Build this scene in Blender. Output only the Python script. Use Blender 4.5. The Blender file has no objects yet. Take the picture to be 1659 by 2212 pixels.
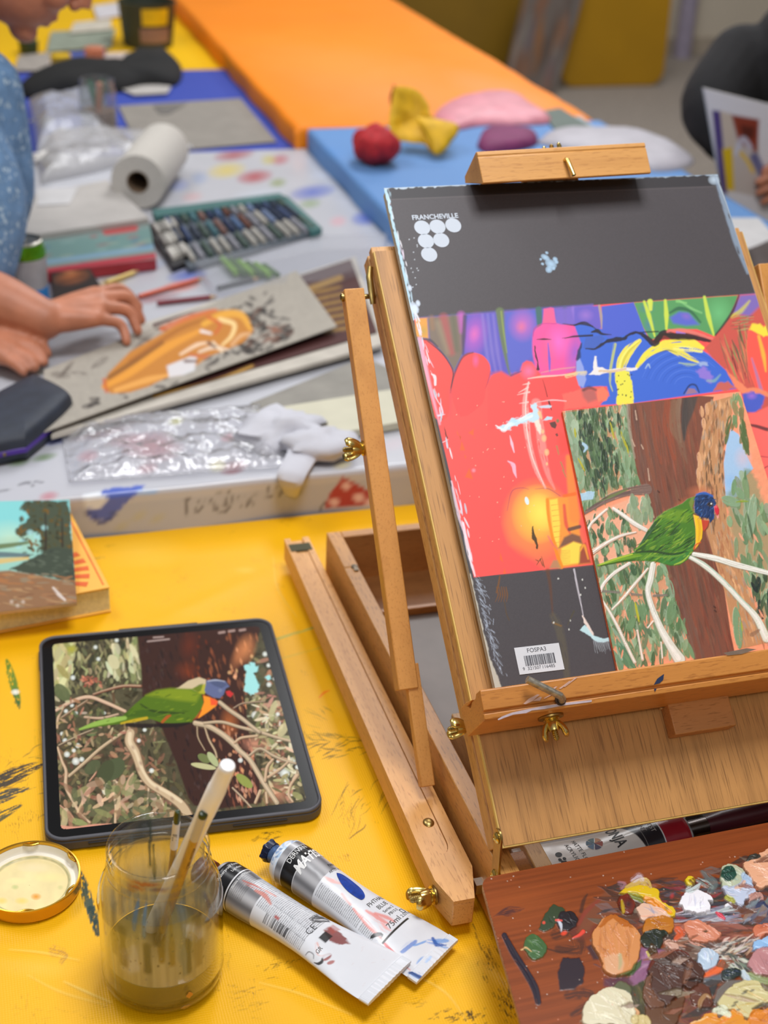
import bpy,math,random
import numpy as np
from mathutils import Vector,Matrix
random.seed(5)
RNG = np.random.default_rng(11)
SC = bpy.context.scene
COL = SC.collection
pi = math.pi
# == camera
CAM = np.array([-0.3293,-0.7560,0.7827])
CR = np.array([0.9584,-0.2821,0.0426])
CU = np.array([0.1004,0.4732,0.8752])
CF = np.array([0.2670,0.8346,-0.4819])
CF = CF/np.linalg.norm(CF)
CR = CR-CF*(CR @ CF); CR /= np.linalg.norm(CR)
CU = np.cross(CR,CF)
FPX,IW,IH = 3082.578,1659,2212
def proj(P):
 d = np.atleast_2d(P)-CAM
 z = d @ CF
 return IW/2+FPX*(d @ CR)/z,IH/2-FPX*(d @ CU)/z
def ray(x,y):
 return CF+CR*(x-IW/2)/FPX-CU*(y-IH/2)/FPX
def at(x,y,val,ax=2):
 d = ray(x,y)
 return CAM+d*((val-CAM[ax])/d[ax])
P0V,P0Z = 0.0378,0.1676
UPV,NV = np.array([0,0.7675,0.6411]),np.array([0,-0.6411,0.7675])
LID = np.eye(4)
LID[:3,1] = UPV
LID[:3,2] = NV
LID[:3,3] = (0,P0V,P0Z)
def on_lid(x,y,off=0.0):
 d = ray(x,y)
 p0 = LID[:3,3]+NV*off
 p = CAM+d*(((p0-CAM) @ NV)/(d @ NV))
 return p[0],(p-LID[:3,3]) @ UPV
# == colours, noise
def C(h):
 h = h.lstrip('#')
 v = np.array([int(h[i:i+2],16) for i in (0,2,4)])/255.0
 return np.where(v <= 0.04045,v/12.92,((v+0.055)/1.055) ** 2.4)
_NT = RNG.random((256,256))
def vn(x,y,seed=0):
 x = np.asarray(x,float)+seed*17.31
 y = np.asarray(y,float)+seed*9.77
 xi = np.floor(x).astype(int); yi = np.floor(y).astype(int)
 fx = x-xi; fy = y-yi
 fx = fx*fx*(3-2*fx); fy = fy*fy*(3-2*fy)
 a = _NT[xi & 255,yi & 255]; b = _NT[(xi+1) & 255,yi & 255]
 c = _NT[xi & 255,(yi+1) & 255]; d = _NT[(xi+1) & 255,(yi+1) & 255]
 return (a*(1-fx)+b*fx)*(1-fy)+(c*(1-fx)+d*fx)*fy
def fbm(x,y,seed=0,o=4):
 s,a,t = 0,0.5,0
 for k in range(o):
  s = s+a*vn(np.asarray(x)*2 ** k,np.asarray(y)*2 ** k,seed+k*3)
  t += a
  a *= 0.5
 return s/t
# == materials
def new_mat(name):
 m = bpy.data.materials.new(name)
 m.use_nodes = True
 nt = m.node_tree
 nt.nodes.clear()
 out = nt.nodes.new('ShaderNodeOutputMaterial')
 b = nt.nodes.new('ShaderNodeBsdfPrincipled')
 nt.links.new(b.outputs[0],out.inputs[0])
 return m,nt,b,out
def rgba(c):
 if isinstance(c,str):
  c = C(c)
 return (float(c[0]),float(c[1]),float(c[2]),1.0)
def coords(nt,scale=(1,1,1)):
 tc = nt.nodes.new('ShaderNodeTexCoord')
 mp = nt.nodes.new('ShaderNodeMapping')
 mp.inputs['Scale'].default_value = scale
 nt.links.new(tc.outputs['Object'],mp.inputs[0])
 return mp.outputs[0]
def noise(nt,vec,scale,detail=3,rough=0.5):
 n = nt.nodes.new('ShaderNodeTexNoise')
 n.inputs['Scale'].default_value = scale
 n.inputs['Detail'].default_value = detail
 n.inputs['Roughness'].default_value = rough
 nt.links.new(vec,n.inputs['Vector'])
 return n.outputs['Fac']
def ramp(nt,fac,stops):
 r = nt.nodes.new('ShaderNodeValToRGB')
 e = r.color_ramp.elements
 while len(e) < len(stops):
  e.new(0.5)
 for k,(p,c) in enumerate(stops):
  e[k].position = p
  e[k].color = rgba(c)
 nt.links.new(fac,r.inputs[0])
 return r.outputs[0]
def mixc(nt,fac,a,b,mode='MIX'):
 m = nt.nodes.new('ShaderNodeMix')
 m.data_type = 'RGBA'
 m.blend_type = mode
 for s,v in ((m.inputs['Factor'],fac),(m.inputs['A'],a),(m.inputs['B'],b)):
  if hasattr(v,'is_output') or isinstance(v,bpy.types.NodeSocket):
   nt.links.new(v,s)
  else:
   s.default_value = v if isinstance(v,float) else rgba(v)
 return m.outputs['Result']
def mix_color(nt,fac,a,b,mode='MIX'):
 m = nt.nodes.new('ShaderNodeMixRGB')
 m.blend_type = mode
 for s,v in ((m.inputs[0],fac),(m.inputs[1],a),(m.inputs[2],b)):
  if isinstance(v,bpy.types.NodeSocket):
   nt.links.new(v,s)
  elif isinstance(v,float):
   s.default_value = v
  else:
   s.default_value = rgba(v)
 return m.outputs[0]
def bump(nt,b,h,strength=0.2,dist=0.001):
 n = nt.nodes.new('ShaderNodeBump')
 n.inputs['Strength'].default_value = strength
 n.inputs['Distance'].default_value = dist
 nt.links.new(h,n.inputs['Height'])
 nt.links.new(n.outputs[0],b.inputs['Normal'])
MATS = {}
def plain(name,c,rough=0.5,var=0.12,scale=30,metal=0.0,spec=0.5,bmp=0.0,emit=0.0,coat=0.0):
 if name in MATS:
  return MATS[name]
 m,nt,b,out = new_mat(name)
 c = C(c) if isinstance(c,str) else np.array(c)
 v = coords(nt)
 f = noise(nt,v,scale,4)
 col = ramp(nt,f,[(0.3,c*(1-var)),(0.7,np.minimum(c*(1+var),1))])
 nt.links.new(col,b.inputs['Base Color'])
 b.inputs['Roughness'].default_value = rough
 b.inputs['Metallic'].default_value = metal
 b.inputs['Specular IOR Level'].default_value = spec
 if coat:
  b.inputs['Coat Weight'].default_value = coat
 if bmp:
  bump(nt,b,noise(nt,v,scale*6,3),bmp)
 MATS[name] = m
 return m
def wood(name,light,dark,axis=0,rough=0.42,pores=0.5,scale=1.0,figure=0.3,fleck=90.0):
 if name in MATS:
  return MATS[name]
 m,nt,b,out = new_mat(name)
 L,D = C(light),C(dark)
 s1 = [60.0*scale]*3; s1[axis] = 3.0*scale
 s2 = [700.0*scale]*3; s2[axis] = fleck*scale
 s3 = [14.0*scale]*3; s3[axis] = 1.6*scale
 n1 = noise(nt,coords(nt,s1),1.0,5,0.6)
 n2 = noise(nt,coords(nt,s2),1.0,2,0.5)
 n3 = noise(nt,coords(nt,s3),1.0,3,0.5)
 base = ramp(nt,n1,[(0.28,L*(1-figure)+D*figure),(0.5,L),(0.75,L*0.6+np.minimum(L*1.12,1)*0.4)])
 tone = ramp(nt,n3,[(0.3,(0.86,0.81,0.74)),(0.7,(1.0,1.0,1.0))])
 base = mix_color(nt,0.6,base,tone,'MULTIPLY')
 pf = ramp(nt,n2,[(0.34,(1,1,1)),(0.44,(0,0,0))])
 pm = nt.nodes.new('ShaderNodeMath'); pm.operation = 'MULTIPLY'
 pm.inputs[1].default_value = pores
 nt.links.new(pf,pm.inputs[0])
 col = mix_color(nt,pm.outputs[0],base,D)
 nt.links.new(col,b.inputs['Base Color'])
 b.inputs['Roughness'].default_value = rough
 bump(nt,b,n2,0.12,0.0006)
 MATS[name] = m
 return m
def paint_mat(name,rough=0.5,spec=0.4,bmp=0.1,bscale=700,emit=0.0,coat=0.0):
 if name in MATS:
  return MATS[name]
 m,nt,b,out = new_mat(name)
 a = nt.nodes.new('ShaderNodeAttribute')
 a.attribute_name = 'paint'
 if emit:
  b.inputs['Base Color'].default_value = (0.004,0.004,0.004,1)
  nt.links.new(a.outputs['Color'],b.inputs['Emission Color'])
  b.inputs['Emission Strength'].default_value = emit
 else:
  nt.links.new(a.outputs['Color'],b.inputs['Base Color'])
 b.inputs['Roughness'].default_value = rough
 b.inputs['Specular IOR Level'].default_value = spec
 if coat:
  b.inputs['Coat Weight'].default_value = coat
  b.inputs['Coat Roughness'].default_value = 0.1
 if bmp:
  bump(nt,b,noise(nt,coords(nt),bscale,3),bmp,0.0005)
 MATS[name] = m
 return m
def thin_glass(name,tint=(0.95,0.97,0.94),edge=(0.55,0.62,0.55),rough=0.03,ior=1.45,haze=0.0,haze_col='c8c8c8',wrinkle=0.0,wscale=40,gain=1.0):
 if name in MATS:
  return MATS[name]
 m,nt,b,out = new_mat(name)
 nt.nodes.remove(b)
 tr = nt.nodes.new('ShaderNodeBsdfTransparent')
 gl = nt.nodes.new('ShaderNodeBsdfGlossy')
 gl.inputs['Roughness'].default_value = rough
 lw = nt.nodes.new('ShaderNodeLayerWeight')
 lw.inputs['Blend'].default_value = 0.35
 col = ramp(nt,lw.outputs['Facing'],[(0.6,tint),(0.97,edge)])
 nt.links.new(col,tr.inputs[0])
 fr = nt.nodes.new('ShaderNodeLayerWeight')
 fr.inputs['Blend'].default_value = 0.5
 r0 = ((ior-1)/(ior+1)) ** 2
 pw = nt.nodes.new('ShaderNodeMath'); pw.operation = 'POWER'; pw.inputs[1].default_value = 5.0
 nt.links.new(fr.outputs['Facing'],pw.inputs[0])
 mu = nt.nodes.new('ShaderNodeMath'); mu.operation = 'MULTIPLY_ADD'; mu.use_clamp = True
 mu.inputs[1].default_value = (1-r0)*gain; mu.inputs[2].default_value = r0*gain
 nt.links.new(pw.outputs[0],mu.inputs[0])
 mx = nt.nodes.new('ShaderNodeMixShader')
 nt.links.new(mu.outputs[0],mx.inputs[0])
 last = tr.outputs[0]
 if haze:
  df = nt.nodes.new('ShaderNodeBsdfDiffuse')
  df.inputs[0].default_value = rgba(haze_col)
  m2 = nt.nodes.new('ShaderNodeMixShader')
  m2.inputs[0].default_value = haze
  nt.links.new(tr.outputs[0],m2.inputs[1])
  nt.links.new(df.outputs[0],m2.inputs[2])
  last = m2.outputs[0]
 nt.links.new(last,mx.inputs[1])
 nt.links.new(gl.outputs[0],mx.inputs[2])
 nt.links.new(mx.outputs[0],out.inputs[0])
 if wrinkle:
  bn = nt.nodes.new('ShaderNodeBump')
  bn.inputs['Strength'].default_value = wrinkle
  bn.inputs['Distance'].default_value = 0.01
  nt.links.new(noise(nt,coords(nt),wscale,3),bn.inputs['Height'])
  nt.links.new(bn.outputs[0],gl.inputs['Normal'])
  nt.links.new(bn.outputs[0],fr.inputs['Normal'])
 MATS[name] = m
 return m
# == objects
def thing(name,label,cat,loc=(0,0,0),group=None):
 o = bpy.data.objects.new(name,None)
 o.empty_display_size = 0.02
 o.location = tuple(float(v) for v in loc)
 COL.objects.link(o)
 return tag(o,label,cat,group)
def tag(o,label,cat,group=None,kind=None):
 o['label'] = label
 o['category'] = cat
 if group:
  o['group'] = group
 if kind:
  o['kind'] = kind
 return o
def root_loc(o):
 t = np.zeros(3)
 while o is not None:
  t = t+np.array(o.location)
  o = o.parent
 return t
def adopt(o,parent):
 o.parent = parent
 if parent.type == 'EMPTY':
  o.matrix_parent_inverse = Matrix.Translation(-parent.location)
 else:
  o.matrix_parent_inverse = parent.matrix_basis.inverted()
def finish(me,name,mat,parent=None,T=None,smooth=True,angle=38,bevel=0.0,bseg=2,label=None):
 o = bpy.data.objects.new(name,me)
 COL.objects.link(o)
 if mat is not None:
  me.materials.append(mat)
 if smooth:
  me.polygons.foreach_set('use_smooth',np.ones(len(me.polygons),dtype=bool))
  me.set_sharp_from_angle(angle=math.radians(angle))
 if T is not None:
  o.matrix_basis = Matrix([list(map(float,r)) for r in T])
 if parent is not None:
  adopt(o,parent)
 if bevel:
  md = o.modifiers.new('bevel','BEVEL')
  md.width = bevel
  md.segments = bseg
  md.limit_method = 'ANGLE'
  md.angle_limit = math.radians(40)
 if label:
  o['label'] = label
 return o
def frame(origin,z,x=None):
 z = np.array(z,float); z /= np.linalg.norm(z)
 if x is None:
  x = np.array([1,0,0]) if abs(z[0]) < 0.9 else np.array([0,1,0])
 x = np.array(x,float); x = x-z*(x @ z); x /= np.linalg.norm(x)
 T = np.eye(4)
 T[:3,0] = x; T[:3,1] = np.cross(z,x); T[:3,2] = z; T[:3,3] = origin
 return T
def rotz(a,loc=(0,0,0)):
 T = np.eye(4)
 T[0,0] = T[1,1] = math.cos(a); T[0,1] = -math.sin(a); T[1,0] = math.sin(a)
 T[:3,3] = loc
 return T
def spline(pts,n=8):
 P = np.array(pts,float)
 if len(P) < 3:
  return P
 Q = np.vstack([2*P[0]-P[1],P,2*P[-1]-P[-2]])
 out = []
 for i in range(1,len(Q)-2):
  for t in np.linspace(0,1,n,endpoint=False):
   a,b,c,d = Q[i-1],Q[i],Q[i+1],Q[i+2]
   out.append(0.5*(2*b+(c-a)*t+(2*a-5*b+4*c-d)*t*t+(3*b-a-3*c+d)*t ** 3))
 out.append(P[-1])
 return np.array(out)
class MB:
 def __init__(s):
  s.v,s.f = [],[]
 def add(s,V,F,T=None):
  V = np.asarray(V,float)
  if T is not None:
   V = V @ T[:3,:3].T+T[:3,3]
  n = len(s.v)
  s.v.extend(V.tolist())
  s.f.extend([[i+n for i in f] for f in F])
  return s
 def box(s,x0,x1,y0,y1,z0,z1,T=None):
  V = [(x,y,z) for z in (z0,z1) for y in (y0,y1) for x in (x0,x1)]
  F = [(0,2,3,1),(4,5,7,6),(0,1,5,4),(1,3,7,5),(3,2,6,7),(2,0,4,6)]
  return s.add(V,F,T)
 def prism(s,poly,a,b,axis=2,T=None):
  poly = [tuple(p) for p in poly]
  n = len(poly)
  V = []
  for w in (a,b):
   for p in poly:
    q = list(p); q.insert(axis,w); V.append(q)
  area = sum(poly[i][0]*poly[(i+1) % n][1]-poly[(i+1) % n][0]*poly[i][1] for i in range(n))
  fl = (area < 0) != (axis == 1) != (b < a)
  F = [list(range(n))[::-1],list(range(n,2*n))]
  F += [(i,(i+1) % n,n+(i+1) % n,n+i) for i in range(n)]
  if fl:
   F = [list(f)[::-1] for f in F]
  return s.add(V,F,T)
 def lathe(s,prof,seg=48,T=None,closed=False,sx=1.0,sy=1.0):
  V,F = [],[]
  t = np.linspace(0,2*pi,seg,endpoint=False)
  for r,z in prof:
   r = max(r,1e-5)
   V += [(r*math.cos(a)*sx,r*math.sin(a)*sy,z) for a in t]
  m = len(prof)
  for i in range(m if closed else m-1):
   j = (i+1) % m
   for k in range(seg):
    l = (k+1) % seg
    F.append((i*seg+k,i*seg+l,j*seg+l,j*seg+k))
  if not closed:
   if prof[0][0] > 1e-4:
    F.append(list(range(seg))[::-1])
   if prof[-1][0] > 1e-4:
    F.append(list(range((m-1)*seg,m*seg)))
  return s.add(V,F,T)
 def tube(s,pts,r,seg=10,T=None,flat=1.0):
  P = np.array(pts,float)
  R = np.full(len(P),r,float) if np.isscalar(r) else np.array(r,float)
  V,F = [],[]
  tan = np.gradient(P,axis=0)
  tan /= np.linalg.norm(tan,axis=1)[:,None]+1e-12
  ref = np.array([0,0,1.0]) if abs(tan[0][2]) < 0.9 else np.array([1.0,0,0])
  for i in range(len(P)):
   x = ref-tan[i]*(ref @ tan[i]); x /= np.linalg.norm(x)+1e-12
   ref = x
   y = np.cross(tan[i],x)
   for a in np.linspace(0,2*pi,seg,endpoint=False):
    V.append(P[i]+R[i]*(math.cos(a)*x*flat+math.sin(a)*y))
  for i in range(len(P)-1):
   for k in range(seg):
    l = (k+1) % seg
    F.append((i*seg+k,i*seg+l,(i+1)*seg+l,(i+1)*seg+k))
  F.append(list(range(seg))[::-1])
  F.append(list(range((len(P)-1)*seg,len(P)*seg)))
  return s.add(V,F,T)
 def ball(s,c,r,seg=24,rings=14,T=None):
  r = np.array([r,r,r]) if np.isscalar(r) else np.array(r)
  prof = [(math.sin(a),-math.cos(a)) for a in np.linspace(0.02,pi-0.02,rings)]
  V,F = [],[]
  for q,z in prof:
   for a in np.linspace(0,2*pi,seg,endpoint=False):
    V.append(np.array([q*math.cos(a),q*math.sin(a),z])*r+np.array(c))
  for i in range(rings-1):
   for k in range(seg):
    l = (k+1) % seg
    F.append((i*seg+k,i*seg+l,(i+1)*seg+l,(i+1)*seg+k))
  F.append(list(range(seg))[::-1])
  F.append(list(range((rings-1)*seg,rings*seg)))
  return s.add(V,F,T)
 def build(s,name,mat,parent=None,T=None,**kw):
  me = bpy.data.meshes.new(name)
  me.from_pydata([tuple(v) for v in s.v],[],[tuple(f) for f in s.f])
  me.update()
  return finish(me,name,mat,parent,T,**kw)
def rrect(x0,x1,y0,y1,r,n=6):
 out = []
 for cx,cy,a0 in ((x1-r,y1-r,0),(x0+r,y1-r,pi/2),(x0+r,y0+r,pi),(x1-r,y0+r,1.5*pi)):
  for k in range(n+1):
   a = a0+k*pi/2/n
   out.append((cx+r*math.cos(a),cy+r*math.sin(a)))
 return out
_TXT = {}
def text_shape(body,size=1.0,shear=0.0,bold=0.0):
 key = (body,shear,bold)
 if key not in _TXT:
  cu = bpy.data.curves.new('letters','FONT')
  cu.body = body
  cu.resolution_u = 3
  cu.offset = bold
  cu.shear = shear
  o = bpy.data.objects.new('letters',cu)
  COL.objects.link(o)
  bpy.context.view_layer.update()
  me = bpy.data.meshes.new_from_object(o.evaluated_get(bpy.context.evaluated_depsgraph_get()))
  V = np.array([v.co[:] for v in me.vertices]) if len(me.vertices) else np.zeros((0,3))
  F = [tuple(p.vertices) for p in me.polygons]
  COL.objects.unlink(o)
  bpy.data.objects.remove(o)
  bpy.data.curves.remove(cu)
  bpy.data.meshes.remove(me)
  if len(V):
   V[:,0] -= (V[:,0].min()+V[:,0].max())/2
  _TXT[key] = (V,F)
 V,F = _TXT[key]
 return V*size,F
# == painting on fine grids
class Art:
 def __init__(s,x,y,base):
  s.x = np.asarray(x,float); s.y = np.asarray(y,float)
  s.c = np.tile(C(base) if isinstance(base,str) else np.array(base,float),(len(s.x),1))
  s.h = np.zeros(len(s.x))
  s.id = np.zeros(len(s.x),int)
  s.cur = 0
 def near(s,x0,y0,x1,y1):
  return np.nonzero((s.x > x0) & (s.x < x1) & (s.y > y0) & (s.y < y1))[0]
 def put(s,i,a,col,h=0.0,flat=1.0):
  col = C(col) if isinstance(col,str) else np.asarray(col)
  s.c[i] += (col-s.c[i])*a[:,None]
  if s.cur:
   s.id[i[a > 0.5]] = s.cur if s.cur > 0 else 0
  if h:
   s.h[i] = s.h[i]*(1-0.6*a*flat)+h*a
 def poly(s,pts,col,a=1.0,soft=1.2,h=0.0,wob=0.0,ws=12.0,round_=0,dome=0.0):
  P = np.array(pts,float)
  if round_:
   P = spline(np.vstack([P,P[:1]]),round_)[:-1]
  m = soft+wob+1
  i = s.near(P[:,0].min()-m,P[:,1].min()-m,P[:,0].max()+m,P[:,1].max()+m)
  if not len(i):
   return
  x,y = s.x[i],s.y[i]
  if wob:
   x = x+wob*2*(fbm(x/ws,y/ws,3,3)-0.5)
   y = y+wob*2*(fbm(x/ws,y/ws,8,3)-0.5)
  ins = np.zeros(len(i),bool)
  dd = np.full(len(i),1e9)
  n = len(P)
  for k in range(n):
   ax,ay = P[k]; bx,by = P[(k+1) % n]
   cr = ((ay > y) != (by > y))
   if ay != by:
    ins ^= cr & (x < (bx-ax)*(y-ay)/(by-ay)+ax)
   ex,ey = bx-ax,by-ay
   t = np.clip(((x-ax)*ex+(y-ay)*ey)/(ex*ex+ey*ey+1e-12),0,1)
   dd = np.minimum(dd,(x-ax-t*ex) ** 2+(y-ay-t*ey) ** 2)
  sd = np.sqrt(dd)*np.where(ins,1,-1)
  al = np.clip(sd/soft+0.5,0,1)*a
  k = al > 0.003
  s.put(i[k],al[k],col,h)
  if dome:
   s.h[i[k]] += dome*np.clip(sd[k]/(sd.max()+1e-6),0,1) ** 0.5
 def line(s,pts,w,col,a=1.0,soft=1.2,h=0.0,dry=0.0,seed=0,sm=6,wob=0.0):
  P = np.array(pts,float)
  if sm and len(P) > 2:
   n0 = len(P)
   P2 = spline(P,sm)
  else:
   P2 = P
  W = np.interp(np.linspace(0,1,len(P2)),np.linspace(0,1,1 if np.isscalar(w) else len(w)),np.atleast_1d(w))/2
  m = W.max()+soft+wob+1
  i = s.near(P2[:,0].min()-m,P2[:,1].min()-m,P2[:,0].max()+m,P2[:,1].max()+m)
  if not len(i):
   return
  x,y = s.x[i],s.y[i]
  if wob:
   x = x+wob*2*(vn(x/7,y/7,5)-0.5)
   y = y+wob*2*(vn(x/7,y/7,9)-0.5)
  best = np.full(len(i),1e9); side = np.zeros(len(i)); along = np.zeros(len(i)); ww = np.ones(len(i))
  L = 0.0
  for k in range(len(P2)-1):
   (ax,ay),(bx,by) = P2[k],P2[k+1]
   ex,ey = bx-ax,by-ay
   ln = math.hypot(ex,ey)+1e-9
   t = np.clip(((x-ax)*ex+(y-ay)*ey)/(ln*ln),0,1)
   d = np.hypot(x-ax-t*ex,y-ay-t*ey)
   r = W[k]+(W[k+1]-W[k])*t
   q = d-r
   b = q < best
   best[b] = q[b]
   side[b] = (((x-ax)*ey-(y-ay)*ex)/ln)[b]
   along[b] = L+t[b]*ln
   ww[b] = r[b]
   L += ln
  al = np.clip(-best/soft+0.5,0,1)*a
  if dry:
   nz = vn(side/1.3+seed*5,along/26.0,seed+2)*0.7+0.3*vn(side/3.0,along/9.0,seed+7)
   al = al*np.clip((nz-dry*0.62)/0.18,0,1)
  k = al > 0.003
  s.put(i[k],al[k],col,0)
  if h:
   s.h[i[k]] = s.h[i[k]]*(1-0.7*al[k])+al[k]*h*(0.55+0.9*vn(side[k]/1.6,along[k]/30,seed+1))*(0.8+0.5*np.clip(np.abs(side[k])/(ww[k]+1e-6),0,1) ** 3)
 def dab(s,cx,cy,ln,w,ang,col,a=1.0,soft=1.4,h=0.0,dry=0.0,seed=0,bend=0.0):
  m = max(ln,w)+2
  i = s.near(cx-m,cy-m,cx+m,cy+m)
  if not len(i):
   return
  ca,sa = math.cos(math.radians(ang)),math.sin(math.radians(ang))
  dx,dy = s.x[i]-cx,s.y[i]-cy
  t = (dx*ca+dy*sa)/(ln/2)
  d = -dx*sa+dy*ca+bend*(t*t-0.4)*w
  ok = np.abs(t) < 1
  hw = np.where(ok,w/2*np.sqrt(np.clip(1-t*t,0,1)),0)
  al = np.clip((hw-np.abs(d))/soft+0.3,0,1)*ok*a
  if dry:
   nz = vn(d/1.2+seed*3.3,t*ln/30+seed,seed)
   al = al*np.clip((nz-dry*0.6)/0.2,0,1)
  k = al > 0.004
  s.put(i[k],al[k],col,0)
  if h:
   s.h[i[k]] = s.h[i[k]]*(1-0.7*al[k])+al[k]*h*(0.7+0.6*(np.abs(d[k])/(w/2)) ** 2)
 def glow(s,cx,cy,rx,ry,ang,col,a=1.0,p=1.0):
  m = max(rx,ry)*1.0+1
  i = s.near(cx-m,cy-m,cx+m,cy+m)
  if not len(i):
   return
  ca,sa = math.cos(math.radians(ang)),math.sin(math.radians(ang))
  dx,dy = s.x[i]-cx,s.y[i]-cy
  q = np.hypot((dx*ca+dy*sa)/rx,(-dx*sa+dy*ca)/ry)
  al = np.clip(1-q,0,1) ** p*a
  s.put(i,al,col)
 def grain(s,amt,sc=3.0,seed=1,i=None):
  i = np.arange(len(s.x)) if i is None else i
  n = fbm(s.x[i]/sc,s.y[i]/sc,seed,3)-0.5
  s.c[i] *= (1+amt*2*n)[:,None]
def jit(col,v=0.12):
 c = C(col) if isinstance(col,str) else np.array(col)
 return np.clip(c*(1+v*RNG.normal())*(1+0.4*v*RNG.normal(size=3)),0,1)
def zoom(ox,oy,sc):
 def f(*a):
  a = a[0] if len(a) == 1 else a
  q = np.array(a,float).reshape(-1,2)
  return [(ox+x/sc,oy+y/sc) for x,y in q]
 return f
ZA = zoom(780,280,1.8874); ZB = zoom(860,820,2.0764); ZC = zoom(880,640,3.4555); ZD = zoom(1240,600,3.9594)
ZE = zoom(1200,830,3.5119); ZF = zoom(1020,1780,2.5962); ZG = zoom(1300,1780,4.6212)
ZH = zoom(100,1330,4.7063); ZI = zoom(360,1330,4.7063)
def grid_mesh(name,P,nu,nv,colors=None,mat=None,parent=None,keep=None,smooth=True,label=None,loop_u=False,T=None,angle=60,fkeep=None,alpha=None):
 me = bpy.data.meshes.new(name)
 a = np.arange(nu*nv).reshape(nv,nu)
 if loop_u:
  a = np.hstack([a,a[:,:1]])
 q = np.stack([a[:-1,:-1],a[:-1,1:],a[1:,1:],a[1:,:-1]],-1).reshape(-1,4)
 if keep is not None or fkeep is not None:
  q = q[keep[q].all(1)] if fkeep is None else q[fkeep(q)]
  used = np.unique(q)
  remap = np.full(nu*nv,-1); remap[used] = np.arange(len(used))
  q = remap[q]; P = P[used]
  if colors is not None:
   colors = colors[used]
  if alpha is not None:
   alpha = alpha[used]
 n = len(P)
 me.vertices.add(n)
 me.vertices.foreach_set('co',np.ascontiguousarray(P,dtype=np.float32).ravel())
 me.loops.add(q.size)
 me.loops.foreach_set('vertex_index',q.astype(np.int32).ravel())
 me.polygons.add(len(q))
 me.polygons.foreach_set('loop_start',(np.arange(len(q))*4).astype(np.int32))
 me.update(calc_edges=True)
 if colors is not None:
  at_ = me.color_attributes.new('paint','FLOAT_COLOR','POINT')
  c4 = np.ones((n,4),np.float32); c4[:,:3] = np.clip(colors,0,1)
  if alpha is not None:
   c4[:,3] = np.clip(alpha,0,1)
  at_.data.foreach_set('color',c4.ravel())
 me.validate()
 o = bpy.data.objects.new(name,me)
 COL.objects.link(o)
 if mat:
  me.materials.append(mat)
 if smooth:
  me.polygons.foreach_set('use_smooth',np.ones(len(me.polygons),dtype=bool))
 if T is not None:
  o.matrix_basis = Matrix([list(map(float,r)) for r in T])
 if parent is not None:
  adopt(o,parent)
 if label:
  o['label'] = label
 return o
def plane_grid(u0,u1,v0,v1,step,T):
 nu = int(round((u1-u0)/step))+1; nv = int(round((v1-v0)/step))+1
 U,V = np.meshgrid(np.linspace(u0,u1,nu),np.linspace(v0,v1,nv))
 L = np.stack([U.ravel(),V.ravel(),0*U.ravel()],1)
 return L,L @ T[:3,:3].T+T[:3,3],nu,nv
# == camera, room light
cam = bpy.data.cameras.new('camera')
cam.sensor_fit = 'HORIZONTAL'
cam.sensor_width = 36.0
cam.lens = FPX/IW*36.0
cam.clip_start = 0.05
cam.dof.use_dof = True
cam.dof.focus_distance = 1.06
cam.dof.aperture_fstop = (cam.lens/1000)/0.0084
co = bpy.data.objects.new('camera',cam)
COL.objects.link(co)
co.matrix_world = Matrix(((CR[0],CU[0],-CF[0],CAM[0]),(CR[1],CU[1],-CF[1],CAM[1]),(CR[2],CU[2],-CF[2],CAM[2]),(0,0,0,1)))
SC.camera = co
w = bpy.data.worlds.new('room_light')
SC.world = w
w.use_nodes = True
bg = w.node_tree.nodes['Background']
bg.inputs[0].default_value = (1.0,0.98,0.96,1)
bg.inputs[1].default_value = 0.30
def panel(x,y,z,sx,sy,power,col=(0.98,0.985,1.0)):
 d = bpy.data.lights.new('ceiling_and_fill_panel','AREA')
 d.shape = 'RECTANGLE'
 d.size,d.size_y = sx,sy
 d.energy = power
 d.color = col
 o = bpy.data.objects.new('ceiling_and_fill_panel',d)
 o.location = (x,y,z)
 COL.objects.link(o)
panel(0.15,0.05,1.95,0.6,0.6,27)
panel(-0.5,-1.55,1.9,1.2,0.6,14)  # added fill light behind the camera, brightens the jar and upright faces
panel(-0.9,1.5,1.95,0.6,1.2,17)
panel(0.9,2.6,1.95,0.6,1.2,32)
panel(2.4,4.6,1.95,1.2,1.2,40)
SC.cycles.transparent_max_bounces = 48
SC.view_settings.view_transform = 'Standard'
SC.view_settings.look = 'None'
SC.view_settings.gamma = 1.0
SC.view_settings.use_curve_mapping = False
SC.view_settings.exposure = -0.06
# == the wooden box easel
beech = wood('beech_along_v','d49852','8a5524',1,0.42,0.55)
beech_u = wood('beech_along_u','d08c44','8c5020',0,0.36,0.45)
beech_s = wood('beech_pale_along_s','d3a062','8d5a28',1,0.45,0.6)
veneer = wood('plywood_veneer','c48e50','70481f',1,0.5,0.55,1.5,0.4,20.0)
ply_edge = wood('plywood_edge','dcb866','b48a40',1,0.5,0.3)
leg_wood = wood('beech_leg','e0a868','a56c34',1,0.42,0.5)
strut_wood = wood('beech_strut','d89a52','a86a2c',2,0.42,0.3)
dark_wood = wood('beech_inside','9a6534','5f3a1c',0,0.5,0.4)
brass = plain('brass','d8bd72',0.24,0.08,60,metal=1.0)
brass_old = plain('brass_tarnished','a89058',0.32,0.2,80,metal=1.0)
steel = plain('steel','c9c4ba',0.3,0.15,120,metal=1.0)
zinc = plain('drawer_liner','8f8580',0.45,0.1,20)
easel = thing('box_easel','wooden tabletop box easel with leaning lid holding a sketchbook and small painting','easel',(0.16,0.2,0.004))
W = 0.344
def mirrored(mb):
 m = MB()
 m.v = [[W-x,y,z] for x,y,z in mb.v]
 m.f = [list(f)[::-1] for f in mb.f]
 return m
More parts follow.
